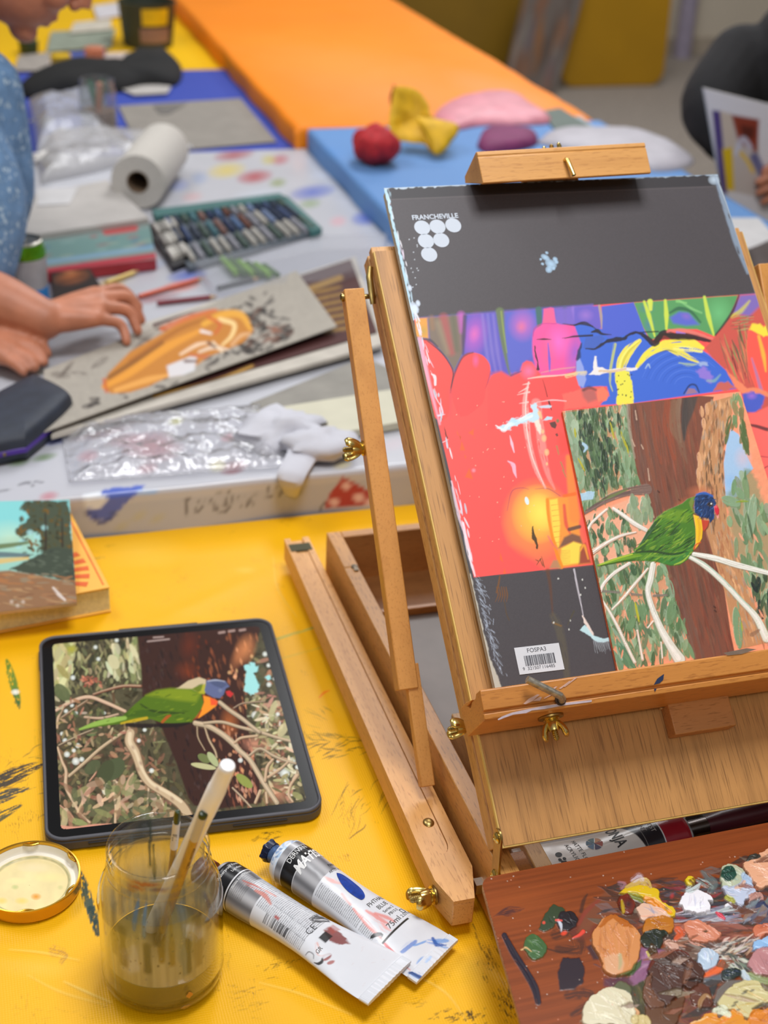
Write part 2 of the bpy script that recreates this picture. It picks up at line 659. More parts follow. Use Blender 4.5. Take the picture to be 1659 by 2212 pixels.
def wing_nut(name,parent,T,s=1.0,mat=None,bolt=0.006):
 mb = MB()
 mb.lathe([(0.0058*s,0),(0.0062*s,0.0012*s),(0.0044*s,0.002*s),(0.0052*s,0.003*s),(0.0040*s,0.0095*s),(0.0028*s,0.0098*s)],20,T)
 for sg in (-1,1):
  pts = [(sg*0.0025*s,0,0.003*s),(sg*0.0052*s,0,0.0058*s),(sg*0.0070*s,0,0.0095*s),(sg*0.0076*s,0,0.0135*s),(sg*0.0072*s,0,0.0155*s)]
  mb.tube(spline(pts,4),np.interp(np.linspace(0,1,17),[0,.3,.7,1],[.0040*s,.0044*s,.0050*s,.0030*s]),12,T,flat=0.5)
 o = mb.build(name,mat or brass,parent,smooth=True,angle=50)
 b = MB()
 prof = [(0.0022*s,-0.004*s)]
 for k in range(12):
  z = (0.0+k*0.00135)*s
  prof += [(0.0024*s,z),(0.0020*s,z+0.0007*s)]
 prof += [(0.0012*s,0.0168*s)]
 b.lathe(prof,14,T)
 b.build('bolt',brass_old,o,angle=30)
 return o
V0,V1,ZT = -0.0625,0.462,0.0623
def side_poly():
 return [(V0,0.004),(V1,0.004),(V1,ZT),(0.393,ZT),(0.392,ZT-0.001),(0.0,ZT),(V0+0.012,ZT),(V0,ZT-0.012)]
l = MB().prism(side_poly(),0.0,0.0145,0)
sd = l.build('box_side',beech,easel,bevel=0.0012)
mirrored(l).build('box_side',beech,easel,bevel=0.0012)
MB().box(0.0145,W-0.0145,V1-0.012,V1,0.004,ZT).build('box_back',wood('beech_back','c98e52','8a5525',0,0.45,0.4),easel,bevel=0.001)
MB().box(0.0145,W-0.0145,V0+0.02,V1-0.012,0.004,0.010).build('box_floor',zinc,easel)
MB().box(0.0145,W-0.0145,0.372,0.378,0.010,0.018).build('divider',beech_u,easel,bevel=0.0008)
MB().box(0.0145,W-0.0145,0.378,V1-0.012,0.010,0.0112).build('compartment_floor',dark_wood,easel)
for vy,uz in ((0.405,0.0145),(0.372,0.0145)):
 pass
screw_m = plain('screw_dark','6d6152',0.4,0.1,60,metal=0.8)
for (u,z) in ((0.105,0.045),(0.24,0.045)):
 MB().lathe([(0.003,0),(0.003,0.0008),(0.0015,0.0014)],14,frame((u,V1-0.012,z),(0,-1,0))).build('screw',screw_m,easel)
hk = MB()
hk.lathe([(0.0035,0),(0.0032,0.0012),(0.001,0.002)],14,frame((0.0105,0.392,ZT-0.001),(0,0,1)))
hk.box(0.0085,0.0125,0.384,0.395,ZT-0.0005,ZT+0.0006)
hk.build('catch',screw_m,easel)
dr = MB().box(0.0165,W-0.0165,-0.198,-0.188,0.012,0.056).build('drawer',beech_u,easel,bevel=0.001)
for a,b in ((0.0165,0.0245),(W-0.0245,W-0.0165)):
 MB().box(a,b,-0.188,-0.066,0.012,0.054).build('drawer_side',beech,dr,bevel=0.0008)
MB().box(0.0245,W-0.0245,-0.188,-0.066,0.012,0.016).build('drawer_bottom',dark_wood,dr)
MB().box(0.0150,0.0285,-0.062,-0.018,0.011,0.055).build('corner_block',wood('beech_block','b87a42','7a4520',2,0.45),easel,bevel=0.001)
MB().box(0.0325,0.0465,-0.060,0.16,0.011,0.050).build('tray_rail',wood('beech_rail','d9ab70','9a6a35',1,0.45),easel,bevel=0.001)
lid = MB().box(0.0,W,-0.115,0.3795,-0.0165,-0.0128).build('lid_panel',ply_edge,easel,LID,bevel=0.0005)
MB().box(0.0013,W-0.0013,-0.1135,0.3790,-0.0130,-0.0122).build('panel_veneer',veneer,lid,LID)
for m in (0,1):
 pr = [(0.0,-0.046),(0.018,-0.046),(0.018,-0.0166),(0.0,-0.0166),(0.0,-0.0255),(0.0028,-0.0262),(0.0028,-0.0298),(0.0,-0.0305)]
 if m:
  pr = [(W-x,z) for x,z in pr]
 MB().prism(pr,-0.112,0.386,1).build('lid_stile',beech_s,easel,LID,bevel=0.0008)
MB().box(0.018,W-0.018,0.368,0.386,-0.046,-0.0166).build('lid_rail',wood('beech_rail_u','d3a062','8d5a28',0,0.45),easel,LID,bevel=0.001)
MB().box(0.018,W-0.018,-0.112,-0.095,-0.046,-0.0166).build('lid_rail',wood('beech_rail_u','d3a062','8d5a28',0,0.45),easel,LID,bevel=0.001)
for m in (0,1):
 pl = []
 for k in range(13):
  a = pi*k/12
  pl.append((-0.0366+0.0062*math.cos(a),0.0905+0.0062*math.sin(a)))
 for k in range(13):
  a = pi+pi*k/12
  pl.append((-0.0384+0.0062*math.cos(a),0.0545+0.0062*math.sin(a)))
 mb = MB().prism(pl,-0.0022,-0.0002,0)
 h = (mirrored(mb) if m else mb).build('hinge_plate',brass_old,easel,bevel=0.0004)
 for (v,z) in ((-0.0366,0.0895),(-0.0384,0.0560)):
  sc = MB().lathe([(0.0042,0),(0.0044,0.0008),(0.0034,0.0020),(0.0014,0.0026),(0.0012,0.0020),(0,0.0019)],18,frame((-0.0022,v,z),(-1,0,0)))
  (mirrored(sc) if m else sc).build('screw',brass,h)
TP = [(-0.0117,-0.0072),(-0.0110,0.0085),(-0.0128,0.0220),(-0.0143,0.0100),(-0.0176,0.0155),(-0.0146,0.0220),(-0.0140,0.0320),
      (-0.0115,0.0350),(-0.0115,0.0450),(-0.0123,0.0460),(-0.0258,0.0436),(-0.0262,0.0406),(-0.0276,0.0402),(-0.0284,0.0432),(-0.0322,0.0420),(-0.0334,-0.0040)]
tray = MB().prism(TP,-0.0108,0.355,0).build('canvas_tray',beech_u,easel,LID,bevel=0.0006)
b0,b1 = on_lid(1215,1508,0.049),on_lid(1139,1467,0.056)
MB().tube([(b0[0]+.0012,b0[1]-.0012,0.040),(b0[0],b0[1],0.0485),(b0[0]*.92+b1[0]*.08,b0[1]*.92+b1[1]*.08,0.0515),(b1[0],b1[1],0.0555)],0.0027,14,).build('locking_pin',plain('pin_steel','b9b2a4',0.42,0.35,300,metal=0.9),tray,LID)
MB().lathe([(0.0042,0),(0.0042,0.0006),(0.003,0.0006),(0.003,0.0)],20,frame((b0[0],b0[1],0.0445),(0,-0.15,1))).build('pin_hole',plain('hole_dark','3a2412',0.8),tray,LID)
MB().lathe([(0.0095,0),(0.0095,0.0012),(0.004,0.0012)],24,frame((0.0455,-0.0330,0.022),(0,-1,0))).build('washer',brass_old,tray,LID)
wing_nut('wing_nut',tray,LID @ frame((0.0455,-0.0342,0.022),(0,-1,0.1),(0.9,0,0.45)),1.0)
Z3 = zoom(960,1460,5.028)
def tray_mark(pts,col,name='paint_mark',off=.0006):
 V = []
 for x,y in pts:
  u,s_ = on_lid(x,y,.045)
  n_ = .0460+(s_+.0123)*.1778 if s_ > -.0262 else .0432+(s_+.0284)*.32
  V.append((u,s_,n_+off))
 MB().add(np.array(V),[list(range(len(V)))]).build(name,plain('mark_' +name,col,.5,.1,200),tray,LID,smooth=False)
lil = 'c9bcc8'
tray_mark(Z3(590,460,640,430,740,392,900,358,1080,322,1300,290,1609,255,1609,275,1300,315,1100,352,960,368,900,395,760,412,680,440,600,470),lil,'white_smear')
for q_ in ((860,300,920,245,1010,200,1035,205,960,270,885,305),(960,270,1040,225,1060,230,1040,268),(1130,170,1200,120,1225,118,1160,175),(1240,140,1350,60,1375,60,1262,142),(1290,120,1420,20,1440,22,1305,122),(1080,240,1180,190,1190,196,1090,246)):
 tray_mark(Z3(*q_),'d0a898','pale_scratch')
tray_mark([(1413,1479),(1420,1466),(1434,1456),(1433,1468),(1426,1475)],'1c2c50','navy_fleck')
tray_mark([(1414,1487),(1420,1486),(1417,1493)],'1c2c50','navy_fleck')
tray_mark([(1560,1412),(1610,1402),(1632,1404),(1600,1414),(1570,1417)],'7c6a5c','grey_smear')
wing_nut('wing_nut',easel,frame((-0.0005,0.0404,0.1313),(-1,0,0),(0,-0.3,1)),0.95)
mast = MB().box(0.1455,0.1985,-0.034,0.456,-0.0122,-0.0088).build('mast',beech_s,easel,LID,bevel=0.0005)
MB().box(0.1475,0.1985,-0.0565,-0.0325,-0.0121,0.0015).build('mast_foot',wood('beech_foot','c08248','85501f',0,0.45),easel,LID,bevel=0.0008)
cl,cr_ = on_lid(1030,328,0.0315),on_lid(1393,308,0.0315)
ang = math.atan2(cr_[1]-cl[1],cr_[0]-cl[0])
ln = math.hypot(cr_[1]-cl[1],cr_[0]-cl[0])
CT = LID @ rotz(ang,(cl[0],cl[1],0))
CP = [(-0.0035,-0.0088),(0.0015,-0.0060),(0.0015,0.0290),(0.0,0.0315),(-0.0035,0.0312),(-0.0040,0.0300),(-0.0050,0.0308),(-0.0275,0.0268),(-0.0270,0.0240),(-0.0230,0.019)]
clamp = MB().prism(CP,0.0,ln,0).build('top_clamp',wood('beech_clamp','d59c58','9a602a',0,0.4,0.35),easel,CT,bevel=0.0008)
n0,n1 = on_lid(1222,345,0.031),on_lid(1240,378,0.034)
MB().tube([(n0[0],n0[1]+.001,0.026),(n0[0],n0[1],0.0315),(n0[0]*.9+n1[0]*.1,n0[1]*.9+n1[1]*.1,0.0335),(n1[0],n1[1],0.0335)],0.0019,12).build('hook',brass,clamp,LID)
wing_nut('wing_nut',clamp,CT @ frame((ln/2,0.0015,0.012),(0,1,0.1),(1,0,0.5)),0.85)
A0,A1 = np.array([0.321,0.376]),np.array([0.123,0.110])
ax_ = (A1-A0)/np.linalg.norm(A1-A0)
pp_ = np.array([0.8,-0.6])
for m in (0,1):
 def mk(mb,name,mat,parent=easel,**kw):
  return (mirrored(mb) if m else mb).build(name,mat,parent,**kw)
 poly = [A0,A1,A1+pp_*0.013,A0+pp_*0.013]
 st = mk(MB().prism([tuple(p) for p in poly],-0.0285,-0.0115,0),'prop_strut',strut_wood,bevel=0.001)
 B0,B1 = A1+pp_*0.002-ax_*0.02,A1+ax_*0.078+pp_*0.002
 poly = [B0,B1,B1+pp_*0.009,B0+pp_*0.009]
 mk(MB().prism([tuple(p) for p in poly],-0.0200,-0.0085,0),'strut_tongue',strut_wood,bevel=0.0008)
 mk(MB().lathe([(0.0022,0),(0.0022,0.020)],12,frame((-0.014,0.326,0.366),(1,0,0))),'bolt',brass_old)
 mk(MB().tube([(-0.004,0.318,0.362),(-0.0045,0.323,0.372),(-0.0040,0.332,0.381),(-0.0020,0.337,0.388)],[0.0024,0.0030,0.0030,0.0022],10,flat=0.6),'lock_lever',brass_old)
 mk(MB().lathe([(0.0035,0),(0.0035,0.002),(0.002,0.003)],12,frame((-0.0285,0.322,0.368),(-1,0,0))),'bolt_head',brass_old,st)
 q = A0+(A1-A0)*0.40+pp_*0.007
 if m == 0:
  wing_nut('wing_nut',st,frame((-0.0285,q[0],q[1]),(-1,0,0),(0,-0.25,1)),1.05)
 s0 = 0.0125
 out = [(-0.0338,0.505),(-0.0385,0.030),(-0.0378,-0.012),(-0.0312,-0.0362),(-0.0149,-0.0362),(-0.0055,-0.004),(-0.0058,0.04),(-0.0080,0.505)]
 lg = mk(MB().prism(out,0.010,0.0310,2),'folded_leg',leg_wood,bevel=0.0008)
 cx = lambda v: -0.0222+(v-0.02)*0.0022
 hw = lambda v: 0.0066
 slot = [(cx(0.505)+0.0066,0.505)]
 slot += [(cx(0.03)+0.0066*math.cos(a),0.027-0.0066*2.0*math.sin(a)) for a in np.linspace(0,pi,13)]
 slot += [(cx(0.505)-0.0066,0.505)]
 top = out[:]+slot
 mk(MB().prism(top,0.0310,0.0345,2),'leg_rail',leg_wood,lg)
 ins = [(cx(0.49)+0.0062,0.49)]+[(cx(0.03)+0.0062*math.cos(a),0.027-0.0062*2.0*math.sin(a)) for a in np.linspace(0,pi,13)]+[(cx(0.49)-0.0062,0.49)]
 it = mk(MB().prism(ins,0.0311,0.0332,2),'leg_insert',leg_wood,lg)
 mk(MB().ball((cx(0.05),0.0512,0.0332),(0.0046,0.0052,0.0022),20,10),'rivet',brass_old,it)
 mk(MB().box(-0.0325,-0.0100,0.478,0.492,0.0312,0.0352),'felt_pad',plain('felt_pad','55523c',0.9),lg)
 if m == 0:
  wing_nut('wing_nut',lg,frame((-0.0385,-0.0135,0.0215),(-1,-0.1,0.05),(0.1,-1.0,0.35)),1.15)
  MB().lathe([(0.0075,0),(0.0075,0.0012),(0.003,0.0012)],20,frame((-0.0376,-0.0135,0.0215),(-1,0,0))).build('washer',brass_old,lg)
 mk(MB().box(-0.0062,0.0,-0.0135-0.004,-0.0135+0.004,0.018,0.027),'bolt_nut',steel)
# == yellow oilcloth on the near table
def lines(segs):
 out = [np.array([segs[0][0]])]
 for a,b,st in segs:
  out.append(np.linspace(a,b,max(2,int(round((b-a)/st))+1))[1:])
 return np.concatenate(out)
def cloth_mat(name,rough,weave=1100,strength=0.25,spec=0.4,wear=None):
 m,nt,b,out = new_mat(name)
 a = nt.nodes.new('ShaderNodeAttribute'); a.attribute_name = 'paint'
 col = a.outputs['Color']
 v = coords(nt)
 if wear:
  f = noise(nt,v,wear[0],6,0.65)
  f2 = noise(nt,coords(nt,(900,160,100)),1.0,2)
  mm = nt.nodes.new('ShaderNodeMath'); mm.operation = 'MULTIPLY'
  r1 = ramp(nt,f,[(0.60,(0,0,0)),(0.68,(1,1,1))])
  r2 = ramp(nt,f2,[(0.52,(0,0,0)),(0.62,(1,1,1))])
  nt.links.new(r1,mm.inputs[0]); nt.links.new(r2,mm.inputs[1])
  m2 = nt.nodes.new('ShaderNodeMath'); m2.operation = 'MULTIPLY'; m2.inputs[1].default_value = wear[2]
  nt.links.new(mm.outputs[0],m2.inputs[0])
  col = mix_color(nt,m2.outputs[0],col,C(wear[1]))
 nt.links.new(col,b.inputs['Base Color'])
 b.inputs['Roughness'].default_value = rough
 b.inputs['Specular IOR Level'].default_value = spec
 hs = []
 for d in ('X','Y'):
  wv = nt.nodes.new('ShaderNodeTexWave')
  wv.bands_direction = d
  wv.inputs['Scale'].default_value = weave/6.28
  wv.inputs['Distortion'].default_value = 1.2
  wv.inputs['Detail'].default_value = 1
  nt.links.new(v,wv.inputs['Vector'])
  hs.append(wv.outputs['Fac'])
 ad = nt.nodes.new('ShaderNodeMath'); ad.operation = 'ADD'
 nt.links.new(hs[0],ad.inputs[0]); nt.links.new(hs[1],ad.inputs[1])
 bump(nt,b,ad.outputs[0],strength,0.0006)
 return m
xs = lines([(-0.95,-0.44,0.02),(-0.44,0.03,0.0011),(0.03,1.0,0.02)])
ys = lines([(-0.55,-0.26,0.02),(-0.26,0.42,0.0011),(0.42,0.6115,0.0025)])
Xg,Yg = np.meshgrid(xs,ys)
Pc = np.stack([Xg.ravel(),Yg.ravel(),0*Xg.ravel()],1)
px,py = proj(Pc)
A = Art(px,py,'efb204')
A.c *= (0.94+0.12*fbm(Pc[:,0]*9,Pc[:,1]*9,4,4))[:,None]
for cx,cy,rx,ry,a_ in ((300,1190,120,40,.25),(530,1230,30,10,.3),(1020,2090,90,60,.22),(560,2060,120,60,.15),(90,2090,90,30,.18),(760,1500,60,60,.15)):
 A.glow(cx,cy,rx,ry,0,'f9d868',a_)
ink,teal,ol = '23272b','1e4440','5a5010'
def scratch(cx,cy,n,sx,sy,col,a=.8,ang=0,w=2.2,ln=26):
 for k in range(n):
  x,y = cx+RNG.normal()*sx,cy+RNG.normal()*sy
  L = ln*RNG.uniform(.3,1.2); t = math.radians(ang+RNG.normal()*12)
  dx,dy = L/2*math.cos(t),L/2*math.sin(t)
  A.line([(x-dx,y-dy),(x+RNG.normal()*2,y+RNG.normal()*2),(x+dx,y+dy)],[.6,w*RNG.uniform(.4,1.1),.6],col,a*RNG.uniform(.65,1),1.5,dry=.22,seed=k,sm=3)
A.line([(-10,1690),(30,1672),(72,1655),(92,1648)],[34,32,20,6],ink,.95,2,dry=.5,seed=3)
A.line([(-10,1725),(25,1712),(60,1700)],[30,22,6],'2b3a3c',.95,2,dry=.5,seed=5)
A.line([(-10,1765),(20,1750),(45,1738)],[26,18,5],'2f4032',.9,2,dry=.5,seed=6)
scratch(45,1690,26,34,34,ink,.7,-18,2.5,34)
scratch(85,1610,10,8,24,'7c8a10',.35,80,2,30)
A.dab(28,1472,106,19,74,'3d7a22',.9,3,dry=.35,seed=2)
A.dab(36,1508,50,14,78,'2b5a28',.8,3,dry=.4,seed=4)
A.glow(33,1493,10,7,0,'f4efe0',1.0,.5)
A.line([(570,1388),(620,1372),(690,1350)],[5,6,5],'9fae55',.65,3,dry=.35)
A.line([(590,1425),(640,1412),(700,1395)],[3,4,3],'c0b040',.4,3,dry=.4)
scratch(715,1610,34,42,16,'2d2f12',.85,-12,3.2,34)
scratch(700,1590,16,50,10,'3c4410',.6,20,3.0,40)
scratch(690,1540,8,20,12,'6d5a10',.5,30,3,40)
scratch(790,1730,16,26,16,'5a4d08',.7,-50,3,44)
scratch(745,1750,12,10,20,'6f5c08',.5,-75,3,44)
A.line([(690,1505),(700,1495),(712,1490)],[3,6,2],'f06a10',.7,2)
scratch(575,1808,10,14,4,'3a3008',.75,-15,3,22)
scratch(590,1800,5,10,3,'2c2608',.7,10,3,16)
A.line([(755,1810),(770,1798),(785,1788),(790,1780)],[2,3,3,2],'4a3d06',.7,1.5)
scratch(650,1880,6,40,10,'c08a08',.35,-8,3,60)
A.line([(162,1868),(178,1905),(192,1950),(204,1988),(210,2012)],[10,20,22,20,13],teal,.95,2,dry=.45,seed=9)
A.line([(196,1962),(206,1990),(211,2016)],[14,15,11],'11332f',.9,2,dry=.3,seed=4)
A.glow(168,1955,22,36,20,'9a8a40',.3)
A.line([(118,2052),(140,2060),(132,2078)],[26,16,8],'8a5a40',.45,4,dry=.62)
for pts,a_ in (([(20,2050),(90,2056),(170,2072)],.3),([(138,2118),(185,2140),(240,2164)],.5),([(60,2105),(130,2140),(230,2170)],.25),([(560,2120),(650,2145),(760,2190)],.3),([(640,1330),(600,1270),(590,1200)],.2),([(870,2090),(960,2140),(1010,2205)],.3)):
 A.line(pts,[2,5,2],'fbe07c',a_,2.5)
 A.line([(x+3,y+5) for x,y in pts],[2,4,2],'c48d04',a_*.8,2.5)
A.line([(1022,1995),(1032,2030),(1050,2062),(1072,2090)],[2,3,2,1.5],'6b4a06',.7,1.6,wob=2)
A.line([(1030,2010),(1060,2060),(1085,2120),(1100,2160)],[3,5,5,3],'c89206',.5,3)
scratch(1052,2068,26,10,26,'4c3606',.75,62,2.6,22)
scratch(1105,2168,34,14,20,'16140c',.9,60,3.0,20)
scratch(1088,2150,20,12,16,'5a4406',.6,62,3.0,22)
scratch(1000,2195,34,30,8,'1d180a',.85,-14,2.6,20)
scratch(1015,2188,10,5,7,'12100a',.9,60,3.5,14)
scratch(900,2160,12,14,6,'7a5c08',.5,-10,2,20)
scratch(945,2105,10,12,6,'6d5208',.4,70,2,18)
scratch(600,2080,16,24,10,'4a380a',.6,-20,2.4,22)
scratch(520,2130,18,50,10,'5a440a',.5,-12,2.4,30)
scratch(540,2175,16,40,12,'7b5c08',.45,-14,2.2,30)
scratch(490,2050,8,6,30,'6b500a',.4,80,2,20)
scratch(120,2180,14,50,14,'9a7408',.4,0,2,24)
scratch(40,2130,10,20,50,'a87f08',.35,85,2,40)
scratch(250,1250,8,60,50,'a98a10',.25,10,5,30)
scratch(210,1204,5,10,2,'5d6a50',.6,5,5,16)
scratch(360,1385,6,60,20,'b08d10',.3,10,4,30)
Pc[:,2] = 0.0009*(fbm(Pc[:,0]*14,Pc[:,1]*10,2,3)-0.5)
x_,y_ = Pc[:,0],Pc[:,1]
for (ax,ay,bx,by,hh,ww) in ((-0.44,0.06,-0.30,0.0,.0012,.008),(0.0,-0.09,0.05,-0.25,.0022,.010),(-0.02,-0.05,0.02,-0.14,.0014,.006),(-0.2,0.42,-0.05,0.5,.0010,.012),(-0.30,0.55,-0.1,0.40,.0008,.014)):
 ex,ey = bx-ax,by-ay
 t = np.clip(((x_-ax)*ex+(y_-ay)*ey)/(ex*ex+ey*ey),0,1)
 d = np.hypot(x_-ax-t*ex,y_-ay-t*ey)
 Pc[:,2] += hh*np.exp(-(d/ww) ** 2)*np.sin(np.clip(t,.05,.95)*pi)
Pc[:,2] -= 0.0008
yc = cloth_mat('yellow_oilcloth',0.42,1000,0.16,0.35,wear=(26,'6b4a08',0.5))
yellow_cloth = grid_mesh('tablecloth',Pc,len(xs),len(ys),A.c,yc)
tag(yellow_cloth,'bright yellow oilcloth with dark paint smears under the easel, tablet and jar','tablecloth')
hang = MB()
for (x0,x1,y0,y1) in ((-0.95,-0.948,-0.55,0.6115),(0.998,1.0,-0.55,0.6115),(-0.95,1.0,-0.552,-0.55)):
 hang.box(x0,x1,y0,y1,-0.26,-0.0005)
hang.build('cloth_side',plain('yellow_oilcloth_side','f2b406',0.42),yellow_cloth)
# == the sketchbook on the easel
book = thing('sketchbook','large black sketchbook with coral and blue printed cover, clamped on the easel lid','sketchbook',(0.17,P0V+0.006,P0Z+0.01))
BU0,BU1,BS0,BS1 = 0.0166,0.3286,-0.0110,0.4318
MB().prism(rrect(BU0+.001,BU1-.001,BS0,BS1-.001,.002),-0.0085,-0.0012,2).build('page_block',plain('paper_edge','b9b4a8',0.8,0.08,400),book,LID)
L,Wd,nu,nv = plane_grid(BU0,BU1,BS0,BS1,0.00056,LID)
px,py = proj(Wd)
B = Art(px,py,'484346')
B.grain(.10,2.0,3)
B.poly([(825,395),(1560,370),(1560,402),(838,431)],'343134',1,1.5)
B.line([(838,431),(1200,416),(1560,402)],2,'5c5557',.8,1.2,sm=0)
band = ZA(215,771,1200,697,1700,657,1760,1200)+ZB(1700,748,865,832,345,887)
band = ZA(215,771,1120,703,1612,668,1800,655)+ZB(1900,720,865,832,340,887)
B.poly(band,'f2544f',1,1.2)
inb = B.near(880,620,1900,1260)
# ---- upper violet curtain
B.poly(ZC(60,165,700,110,1382,62,1382,330,1300,420,1250,560,1120,590,1060,560,900,590,800,570,620,590,600,640,350,570,240,420,120,330),'5f5bb4',1,8)
B.poly(ZC(60,165,150,160,158,318,110,310,60,300),'e09a3c',1,5)
B.glow(*ZC(120,260)[0],14,16,0,'b89a40',.8)
B.poly(ZC(150,158,420,138,440,260,415,420,350,560,300,470,240,400,165,318),'7a6a5c',1,6)
for x0,y0,x1,y1,w_,c_,a_ in ((270,160,330,420,26,'b05050',.7),(340,150,370,400,16,'5a6048',.6),(230,200,300,420,18,'97866a',.6),(400,140,410,260,20,'c05ab8',.8),(180,160,190,240,12,'a0744a',.6)):
 B.line(ZC(x0,y0,x1,y1),[w_*.7,w_,w_*.5],c_,a_,10,sm=0)
B.poly(ZC(415,430,440,150,450,140,700,118,740,300,770,600,620,580,560,440,480,420),'5b54b8',1,5)
B.glow(*ZC(500,290)[0],32,55,10,'c05cc0',.9)
B.glow(*ZC(500,280)[0],14,22,10,'dc6ab0',.7)
for x in (560,600,640):
 B.line(ZC(x,140,x+30,400,x+60,560),[5,8,4],'8f80c8',.5,6)
B.line(ZC(430,150,420,300,416,430),[8,9,4],'3a3552',.8,5)
B.poly(ZC(740,120,950,100,1000,200,940,330,950,440,860,500,780,590,740,480,720,250),'5a62c0',1,7)
B.glow(*ZC(860,215)[0],34,40,0,'c468b8',.95)
B.glow(*ZC(850,230)[0],14,16,0,'e0708a',.7)
B.line(ZC(690,115,710,300,740,480,768,600),[18,12,6,2],'65744c',.95,5)
B.line(ZC(700,115,718,260,742,420),[4,4,2],'8a9a50',.8,3)
B.line(ZC(980,100,985,190,975,250),[14,12,3],'3d6a58',.9,4)
B.line(ZC(1175,90,1180,200),[10,5],'4a5a70',.8,5,sm=0)
B.poly(ZC(1100,95,1382,65,1382,210,1240,215,1110,205),'7a62c0',.9,8)
B.line(ZC(1240,90,1260,200),[8,6],'9a78d0',.6,6,sm=0)
B.poly(ZC(1020,95,1090,90,1110,200,1240,215,1300,260,1310,330,1270,450,1240,560,1170,590,1130,640,950,640,960,560,935,430,935,300,960,240,1010,200),'e8549a',1,4,round_=3)
B.poly(ZC(1020,95,1090,90,1110,200,1010,205),'ea5f8c',.9,4)
B.glow(*ZC(1130,340)[0],34,42,0,'f26cc4',.9)
B.glow(*ZC(1250,420)[0],24,60,10,'8a5cc8',.85)
B.glow(*ZC(1050,420)[0],22,50,0,'f4607a',.5)
B.line(ZC(1050,350,1060,470,1062,560),[2,6,3],'6a58c8',.9,2)
B.line(ZC(938,300,950,240,1010,205,1110,205),[2,3,2,2],'b8388a',.7,2)
red = 'f24e46'
B.poly(ZC(90,320,160,330,240,410,300,480,340,570,335,660,320,720,300,900,200,900,130,600),red,1,2.5,round_=3)
B.poly(ZC(320,720,345,600,400,470,440,430,490,420,560,440,605,490,620,540,610,610,585,680,560,800,400,900),'f24c4a',1,2.5,round_=3)
B.poly(ZC(600,640,640,580,700,560,770,600,840,570,860,500,890,480,930,490,965,540,1000,590,1150,590,1250,560,1350,700,1382,860,600,1000),'f2504d',1,4)
B.line(ZC(150,335,240,405,300,480,342,572,322,700),[2,4,3,3,2],'3a2a30',.8,1.6)
B.line(ZC(110,318,170,330,225,375),[4,7,3],'3c3436',.8,3)
B.line(ZC(322,720,345,600,400,475,440,435,490,420),[2,4,4,5,3],'4a3040',.7,2.4)
B.line(ZC(322,700,322,900),[8,2],'d84a50',.6,5,sm=0)
B.line(ZC(620,560,600,640,580,690),[2,3,1],'b83a48',.7,2)
B.line(ZC(620,575,700,565,770,600,850,560),[4,6,5,3],'c0506a',.55,5)
B.glow(*ZC(905,560)[0],22,22,0,'f878a8',.8)
B.glow(*ZC(510,480)[0],9,18,0,'f862a0',.8)
B.line(ZC(775,590,850,560),[4,2],'3a3a70',.7,3,sm=0)
B.poly(ZD(0,400,110,385,240,440,240,250,510,212,560,330,600,440,640,530,700,580,900,540,1100,620,1180,680,1300,790,1390,950,500,1075,220,1090,300,1000,280,930,190,930,60,950,20,850,30,640,60,560),'3c66cc',1,3)
B.poly(ZD(235,245,510,212,590,440,560,470,440,490,300,520,240,470),'4c5fc6',1,3)
B.poly(ZD(0,250,215,238,240,430,200,440,110,388,0,400),'6a5cbe',1,5)
B.glow(*ZD(100,320)[0],20,16,0,'9a72c8',.8)
B.line(ZD(215,240,232,330,236,430),[5,6,2],'a89a90',.9,2.5)
B.poly(ZD(80,600,100,510,230,490,265,520,200,600,110,615),'4060b8',1,3)
for r_ in range(9):
 rr = 26+r_*9
 cx0,cy0 = ZD(960,930)[0]
 B.line([(cx0+rr*math.cos(a),cy0+rr*.82*math.sin(a)) for a in np.linspace(-2.9,-1.0+.05*r_,9)],[1,2.6,1],'2f55b4' if r_ % 2 else '5a7fdc',.55,1.5,sm=3)
yl = 'ecdc4a'
for x0,c_,w_ in ((0,yl,22),(-4,'f4e870',8),(8,'cfc040',5)):
 B.line(ZD(560+x0,540,470+x0,620,420+x0,700,400+x0,780,410+x0,880,440+x0,980,440+x0,1075),[w_*.4,w_,w_*1.1,w_*.9,w_*1.2,w_*1.5,w_*1.6],c_,.95,1.8,dry=.25,seed=int(x0+9))
B.poly(ZD(350,810,470,800,500,940,500,1070,365,1080,370,950),'e6de4c',1,2.5,wob=4)
B.line(ZD(350,570,330,680,310,800,310,900,330,970),[7,6,6,4,2],'b8c070',.9,2,dry=.35)
B.line(ZD(540,760,620,660,740,590,880,560,1010,560,1100,600),[8,15,20,20,18,8],yl,1,2,dry=.2,seed=3)
B.line(ZD(780,570,900,640,1000,690,1060,720),[20,16,10,5],'e8d84c',.95,2,dry=.4,seed=5)
B.line(ZD(860,600,980,610,1090,630),[8,12,6],'f4ea78',.9,2,dry=.4,seed=6)
B.line(ZD(900,730,980,745,1050,740),[4,8,3],'a8bc90',.7,2,dry=.5)
B.line(ZD(700,650,800,620,880,640),[1,3,1],'55501c',.6,1.5)
B.poly(ZD(512,212,1400,150,1370,260,1310,370,1220,480,1200,500,1050,440,800,440,700,520,650,530,590,420),'57975c',1,3)
B.glow(*ZD(950,330)[0],46,26,0,'3f8c4a',.8)
B.poly(ZD(820,340,900,290,980,300,1070,400,960,410,850,390),'5a66c4',1,7)
B.glow(*ZD(960,330)[0],16,10,20,'8a68c0',.8)
B.line(ZD(820,300,900,262,1000,290,1080,380),[4,8,6,4],'2c5a44',.8,4)
B.glow(*ZD(1240,300)[0],34,40,0,'6cb878',.9)
B.glow(*ZD(620,260)[0],20,14,0,'4f7a90',.8)
B.glow(*ZD(640,400)[0],14,20,0,'4a78a0',.7)
